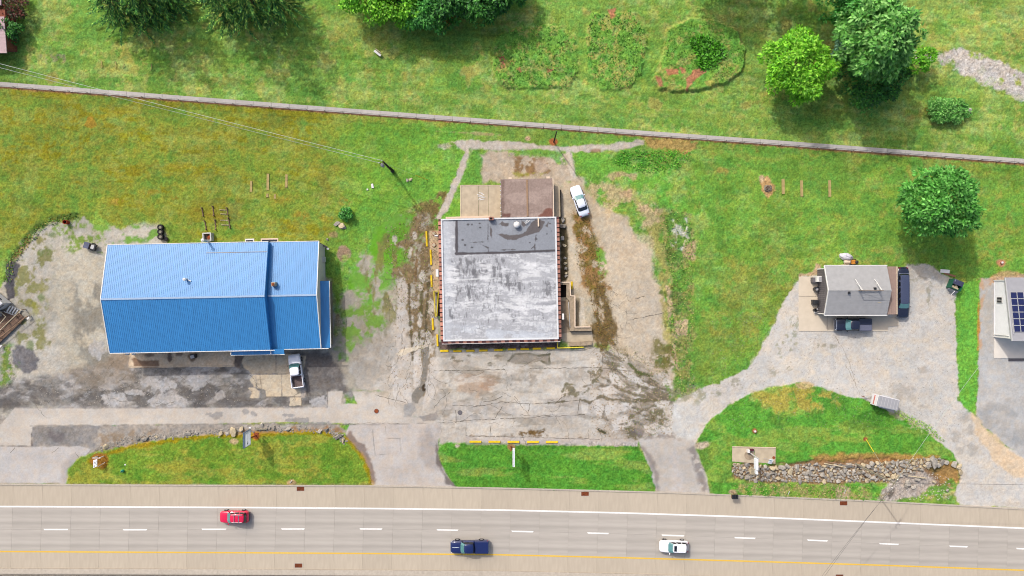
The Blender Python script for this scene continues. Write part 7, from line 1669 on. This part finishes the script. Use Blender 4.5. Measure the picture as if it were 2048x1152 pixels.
def leafcol(g, n, cols, wts, jit=.22):
    cols = np.array(cols, np.float32) * 1.75; i = g.choice(len(cols), n, p=np.array(wts) / sum(wts))
    return cols[i] * (1 + g.uniform(-jit, jit, (n, 1)))
def broadleaf(name, px, py, hc, rx, rz, seed, label, cat, cols, wts, nl=130, per=70, leaf=.42, lobe=.26, trunk=True, droop=.35, squash=(1, 1), group=None, rot=0.0, spiky=0.0):
    """crown centred hc metres above the ground point seen under the crown at px,py"""
    g = np.random.default_rng(seed)
    base = P(px, py, hc); base.z = 0
    o = empty(name, base, label, cat, group)
    dirs = unit(g, nl); dirs[:, 2] = np.where(dirs[:, 2] < -.35, -dirs[:, 2], dirs[:, 2])
    rad = g.uniform(.7, 1.0, nl) ** .6
    rough = 1 + .22 * np.sin(dirs[:, 0] * 5 + seed) * np.cos(dirs[:, 1] * 4 + seed * 2) + .10 * np.sin(dirs[:, 1] * 11 + seed) + spiky * g.uniform(-.5, 1, nl)
    cen = dirs * rad[:, None] * rough[:, None] * np.array([rx * squash[0], rx * squash[1], rz])
    cr, sr = cos(rot), sin(rot)
    cen = np.stack([cen[:, 0] * cr - cen[:, 1] * sr, cen[:, 0] * sr + cen[:, 1] * cr, cen[:, 2]], 1)
    lr = lobe * rx * g.uniform(.6, 1.25, nl)
    Vs, Fs, Cs, k = [], [], [], 0
    for i in range(nl):
        n = int(per * .8 * g.uniform(.7, 1.3))
        q = unit(g, n); out = cen[i] / (np.linalg.norm(cen[i]) + 1e-6)
        q = q + out * .5 + np.array([0, 0, .25]); q /= np.linalg.norm(q, axis=1, keepdims=True)
        pos = cen[i] + q * lr[i] * g.uniform(.55, 1.0, (n, 1)) * np.array([1, 1, .75])
        nor = q * 1.0 + np.array([0, 0, .55]) + g.normal(size=(n, 3)) * .28
        dr = q * np.array([1, 1, .3]) + out * .25 * np.array([1, 1, 0]) + g.normal(size=(n, 3)) * .6 + np.array([0, 0, -droop])
        lobe_c = 1 + g.uniform(-.22, .22)
        v, f, cc = leaf_arrays(pos, dr, nor, 1.25 * leaf * g.uniform(.6, 1.3, n), 1.25 * leaf * .52 * g.uniform(.7, 1.2, n), leafcol(g, n, cols, wts) * lobe_c)
        Vs.append(v); Fs.append(f + k); Cs.append(cc); k += len(v)
    V = np.concatenate(Vs); V[:, 2] = np.maximum(V[:, 2] + hc, .05)
    np_mesh('foliage', V, np.concatenate(Fs), np.concatenate(Cs), m_leaf, o)
    if trunk:
        obj('trunk', MB().tube((0, 0, -.2), (0, 0, hc), .28 * rx / 5 + .06, .12, 8), m_bark, o)
        lm_ = MB()
        for i in range(0, nl, max(1, nl // 14)):
            a = Vector((0, 0, hc * .55)); b = Vector(cen[i] * .85) + Vector((0, 0, hc)); lm_.tube(a, b, .08, .02, 5)
        obj('limb', lm_, m_bark, o)
    else:
        lm_ = MB()
        for i in range(0, nl, max(1, nl // 8)): lm_.tube((0, 0, -.05), tuple(Vector(cen[i] * .8) + Vector((0, 0, hc))), .05, .015, 5)
        obj('stem', lm_, m_bark, o)
    return o
def conifer(name, px, py, ht, rad, seed, label, cols, wts, group=None, lev=22, z0=.6, seglen=.62):
    g = np.random.default_rng(seed); base = P(px, py); o = empty(name, base, label, 'tree', group)
    Vs, Fs, Cs, k = [], [], [], 0
    br = MB()
    for j in range(lev):
        t = j / lev; z = z0 + (ht - z0) * t; L_ = rad * (1 - t) ** .85 * g.uniform(.88, 1.1) + .2
        nb = max(5, int(9 * (1 - t * .45)))
        for b in range(nb):
            a = 2 * pi * (b + g.uniform(-.3, .3)) / nb + j * 1.3
            Lb = L_ * g.uniform(.55, 1.25); out = np.array([cos(a), sin(a), 0])
            n = max(12, int(Lb * 20))
            tt = g.uniform(.15, 1, n) ** .8
            pos = out * (tt * Lb)[:, None] + np.array([0, 0, z]) + np.stack([0 * tt, 0 * tt, -.28 * tt ** 1.3 * Lb + .12 * tt ** 3 * Lb], 1)
            side = np.array([-sin(a), cos(a), 0]); sg = g.choice([-1, 1], n)
            dr = out * .75 + side * (sg * g.uniform(.05, .45, n))[:, None] + np.array([0, 0, -.35]) + g.normal(size=(n, 3)) * .15
            nor = np.array([0, 0, 1]) + out * .25 + g.normal(size=(n, 3)) * .35
            l = seglen * g.uniform(.6, 1.3, n) * (1.15 - .5 * tt)
            v, f, cc = leaf_arrays(pos, dr, nor, l, l * .28, leafcol(g, n, cols, wts, .15) * (.5 + 1.0 * tt[:, None]) * g.uniform(.7, 1.4), -.2)  # needles darkened inwards, painting in the shade between branches
            Vs.append(v); Fs.append(f + k); Cs.append(cc); k += len(v)
            if j % 2 == 0: br.tube((0, 0, z), (out[0] * Lb * .9, out[1] * Lb * .9, z - .2 * Lb), .035, .01, 4)
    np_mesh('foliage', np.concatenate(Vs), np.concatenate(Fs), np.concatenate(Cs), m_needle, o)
    obj('trunk', MB().tube((0, 0, -.3), (0, 0, ht), .24, .04, 8), m_bark, o); obj('branch', br, m_bark, o, kind='stuff')
    return o
BR = [c(120, 186, 40), c(92, 160, 34), c(150, 204, 66)]
MD = [c(72, 144, 52), c(100, 172, 84), c(56, 116, 44)]
DK = [c(56, 112, 42), c(76, 138, 52), c(42, 88, 40)]
BG = [c(98, 158, 66), c(134, 186, 100), c(66, 124, 50)]
SP = [c(88, 136, 54), c(64, 108, 50), c(150, 176, 80), c(44, 80, 46)]
broadleaf('broadleaf_tree', 1590, 133, 4.6, 4.5, 3.3, 41, 'round bright green broadleaf tree standing alone on the upper lawn', 'tree', BR, (5, 3, 2), nl=170, per=62, leaf=.44, lobe=.22, spiky=.12)
broadleaf('broadleaf_tree', 1878, 402, 6.6, 4.85, 3.3, 42, 'round mid-green tree on the lawn above the garage house', 'tree', [c(84, 152, 58), c(116, 182, 86), c(62, 122, 44)], (4, 3, 2), nl=170, per=60, leaf=.5, lobe=.22, squash=(1, .86), spiky=.12)
broadleaf('silver_leaf_tree', 1752, 82, 8.5, 4.25, 4.4, 43, 'tall blue-green spiky crowned tree in the upper right clump', 'tree', BG, (4, 4, 2), nl=150, per=64, leaf=.62, lobe=.22, spiky=.34, droop=.5, squash=(1.02, 1))
broadleaf('dark_tree', 1742, 152, 2.6, 4.1, 2.4, 44, 'low dark green tree at the foot of the blue-green tree', 'tree', DK, (4, 3, 2), nl=110, per=56, leaf=.42, lobe=.26, spiky=.15)
broadleaf('round_tree', 1694, 6, 4.4, 3.6, 3.2, 45, 'round glossy green tree cut by the top edge beside the blue-green tree', 'tree', MD, (4, 3, 2), nl=120, per=60, leaf=.42, lobe=.24)
broadleaf('young_tree', 1838, 120, 2.0, 1.5, 1.6, 46, 'small slender sapling right of the blue-green tree', 'tree', BR, (2, 4, 1), nl=26, per=44, leaf=.42, lobe=.4, spiky=.3, squash=(1.5, .9), rot=.6)
broadleaf('blue_shrub', 1690, 96, 1.8, 1.6, 1.6, 47, 'small blue-grey shrub at the left foot of the blue-green tree', 'shrub', [c(112, 160, 128), c(90, 136, 104)], (1, 1), nl=40, per=40, leaf=.36, lobe=.4, trunk=False)
broadleaf('low_shrub', 1791, 138, 1.3, 1.9, 1.0, 48, 'low dark shrub right of the low dark tree', 'shrub', DK, (3, 4, 2), nl=44, per=44, leaf=.36, lobe=.36, trunk=False)
broadleaf('oval_shrub', 1896, 221, .75, 3.0, .7, 49, 'wide oval clipped shrub on the upper lawn with pale stones', 'shrub', [c(104, 166, 74), c(136, 186, 100), c(72, 132, 52)], (4, 3, 3), nl=110, per=44, leaf=.3, lobe=.19, trunk=False, squash=(1, .52))
for i, (x, y) in enumerate(((1930, 216), (1936, 222), (1928, 227))): rock(x, y, .5, label=('upper', 'middle', 'lower')[i] + ' pale stone at the right end of the oval shrub', cat='stone', group='stones by the oval shrub')
# hedge of trees cut by the top edge
for i, (x, y, h_, r, col, lab) in enumerate(((735, -22, 3.6, 4.2, BR, 'leftmost bright green tree of the hedge at the top edge'), (795, -6, 3.4, 3.8, BR, 'bright yellow-green tree second in the hedge at the top edge'), (848, -4, 3.2, 4.2, MD, 'mid-green tree in the centre of the hedge at the top edge'), (905, -8, 3.4, 4.0, DK, 'dark green tree right of centre in the hedge at the top edge'), (962, -8, 3.6, 4.0, DK, 'dark tree second from right in the hedge at the top edge'), (1000, -32, 3.6, 3.8, DK, 'rightmost dark tree of the hedge at the top edge'))):
    broadleaf('hedge_tree', x, y, h_, r, 2.8, 60 + i, lab, 'tree', col, (4, 3, 2), nl=110, per=60, leaf=.46, lobe=.24)
broadleaf('rusty_shrub', 898, 38, .8, 1.0, .7, 70, 'small russet shrub below the dark hedge trees at the top', 'shrub', [c(150, 110, 50), c(110, 140, 50)], (2, 1), nl=22, per=36, leaf=.3, lobe=.4, trunk=False)
# spruces of the top left corner
SPR = [(262, 26, 13.5, 5.2, 'leftmost dark spruce of the top left group'), (316, 22, 14.5, 4.6, 'second dark spruce from the left in the top left group'), (350, 2, 14, 4.6, 'third dark spruce from the left standing behind the group'), (466, 22, 15, 5.4, 'fourth dark spruce from the left in the top left group'), (520, 20, 16.5, 5.2, 'fifth tall spruce of the top left group'), (566, 8, 15, 4.4, 'rightmost olive spruce of the top left group')]
for i, (x, y, h_, r, lab) in enumerate(SPR):
    conifer('spruce', x, y, h_, r, 80 + i, lab, SP, (4, 4, 2.6 if i >= 3 else 1.6, 3), 'spruces at the top left')
for i, (x, y, r) in enumerate(((30, 15, 2.2), (24, 62, 1.5))): broadleaf('house_shrub', x, y, 1.2, r, 1.2, 95 + i, ('dark reddish', 'dark green')[i] + ' shrub beside the wall of the pink-roofed house', 'shrub', DK if i else [c(110, 60, 50), c(70, 70, 44)], (2, 1, 1) if i else (1, 1), nl=30, per=40, leaf=.34, lobe=.36, trunk=False)
# trees beyond the frame whose shade falls on the upper lawn
broadleaf('shade_tree', 1588, -95, 8.5, 3.8, 4.0, 90, 'tall tree just beyond the top edge shading the lawn', 'tree', MD, (4, 3, 2), nl=80, per=60, leaf=.6, lobe=.28)
broadleaf('shade_tree', 1444, -115, 7.0, 4.6, 3.4, 91, 'broad tree just beyond the top edge left of the shading tree', 'tree', MD, (4, 3, 2), nl=80, per=60, leaf=.6, lobe=.28)
broadleaf('heap_shrub', 692, 428, .6, .85, .6, 92, 'small green shrub growing in the rock heap behind the blue building', 'shrub', MD, (4, 3, 2), nl=22, per=36, leaf=.28, lobe=.4, trunk=False)

# weeds: leafy ground cover on the mounds and in the rough corners
def weeds(name, n, pick, lmin, lmax, cols, wts, parent, up=.5, seed=5):
    g = np.random.default_rng(seed)
    xy = [pick(g) for _ in range(n)]
    pos = np.array([(gx(x), gy(y), ground_z(x, y) + g.uniform(0, .22)) for x, y in xy], np.float32)
    d = unit(g, n); d[:, 2] = np.abs(d[:, 2]) * up
    nor = np.array([0, 0, 1.0]) + g.normal(size=(n, 3)) * .45
    l = g.uniform(lmin, lmax, n)
    v, f, cc = leaf_arrays(pos, d, nor, l, l * .5, leafcol(g, n, cols, wts))
    return np_mesh(name, v, f, cc, m_leaf, parent, kind='stuff')
def inside(poly):
    xs, ys = zip(*poly); x0, x1, y0, y1 = min(xs), max(xs), min(ys), max(ys)
    def f(g):
        while True:
            x, y = g.uniform(x0, x1), g.uniform(y0, y1)
            c_ = False; j = len(poly) - 1
            for i in range(len(poly)):
                if (poly[i][1] > y) != (poly[j][1] > y) and x < (poly[j][0] - poly[i][0]) * (y - poly[i][1]) / (poly[j][1] - poly[i][1]) + poly[i][0]: c_ = not c_
                j = i
            if c_: return x, y
    return f
WG = [c(108, 166, 56, .44), c(94, 152, 46, .44), c(124, 174, 70, .44), c(130, 168, 72, .44)]
weeds('weed_cover', 900, inside(BED1), .16, .5, WG, (4, 3, 2, 1), ground[LAWN], seed=1)
weeds('weed_cover', 800, inside(BED2), .16, .5, WG, (4, 3, 2, 1), ground[LAWN], seed=2)
weeds('weed_cover', 1200, inside([(1335, 60), (1380, 40), (1430, 44), (1472, 66), (1488, 100), (1482, 140), (1455, 165), (1418, 172), (1414, 140), (1330, 132), (1325, 110)]), .12, .36, WG, (4, 3, 2, 1), ground[LAWN], seed=3)
weeds('broad_leaved_weeds', 900, inside([(1378, 82), (1402, 74), (1440, 92), (1446, 112), (1430, 132), (1404, 140), (1390, 134), (1396, 112), (1384, 100)]), .4, .8, [c(100, 176, 44, .5), c(80, 150, 36, .5), c(64, 116, 30, .5)], (4, 3, 2), ground[LAWN], seed=4)
weeds('bank_weeds', 420, inside([(10, 560), (16, 520), (52, 470), (100, 436), (150, 424), (160, 436), (100, 450), (60, 486), (30, 530), (20, 570)]), .15, .45, [c(90, 130, 40), c(64, 100, 34), c(140, 130, 60)], (3, 3, 1), ground[LAWN], seed=6)
weeds('verge_weeds', 1500, inside(VG), .12, .34, [c(96, 150, 44), c(70, 112, 40), c(160, 160, 90)], (3, 3, 2), ground[LAWN], seed=7)
weeds('crack_weeds', 1400, inside([(1200, 700), (1260, 690), (1320, 740), (1352, 780), (1340, 850), (1290, 876), (1240, 860), (1270, 800), (1230, 770)]), .08, .22, [c(104, 120, 50), c(84, 96, 44), c(130, 116, 70)], (3, 2, 2), ground[PARK], seed=8)
weeds('crack_weeds', 1500, inside([(770, 470), (830, 420), (890, 385), (880, 430), (866, 560), (866, 690), (840, 720), (800, 600), (770, 540)]), .08, .26, [c(110, 126, 50), c(120, 96, 56), c(84, 80, 44)], (2, 3, 2), ground[PARK], seed=9)
weeds('moss_cover', 1400, inside([(1148, 425), (1180, 440), (1200, 500), (1216, 600), (1234, 690), (1200, 700), (1180, 600), (1152, 520)]), .1, .28, [c(140, 106, 56), c(112, 110, 46), c(96, 80, 44)], (3, 2, 2), ground[YARD], seed=10)
weeds('drive_weeds', 500, inside([(1780, 812), (1860, 850), (1890, 885), (1860, 868), (1790, 828)]), .1, .28, [c(150, 190, 70), c(110, 160, 50)], (2, 2), ground[DRIVE], seed=11)
weeds('back_weeds', 900, inside([(1240, 300), (1390, 302), (1360, 335), (1290, 345), (1230, 330)]), .15, .4, [c(64, 140, 30), c(96, 168, 44), c(130, 170, 70)], (3, 3, 1), ground[LAWN], seed=12)
weeds('ditch_weeds', 900, inside([(1470, 966), (1740, 970), (1740, 1000), (1470, 990)]), .12, .32, [c(96, 150, 40), c(170, 160, 100)], (3, 1), ground[ISL3], seed=13)
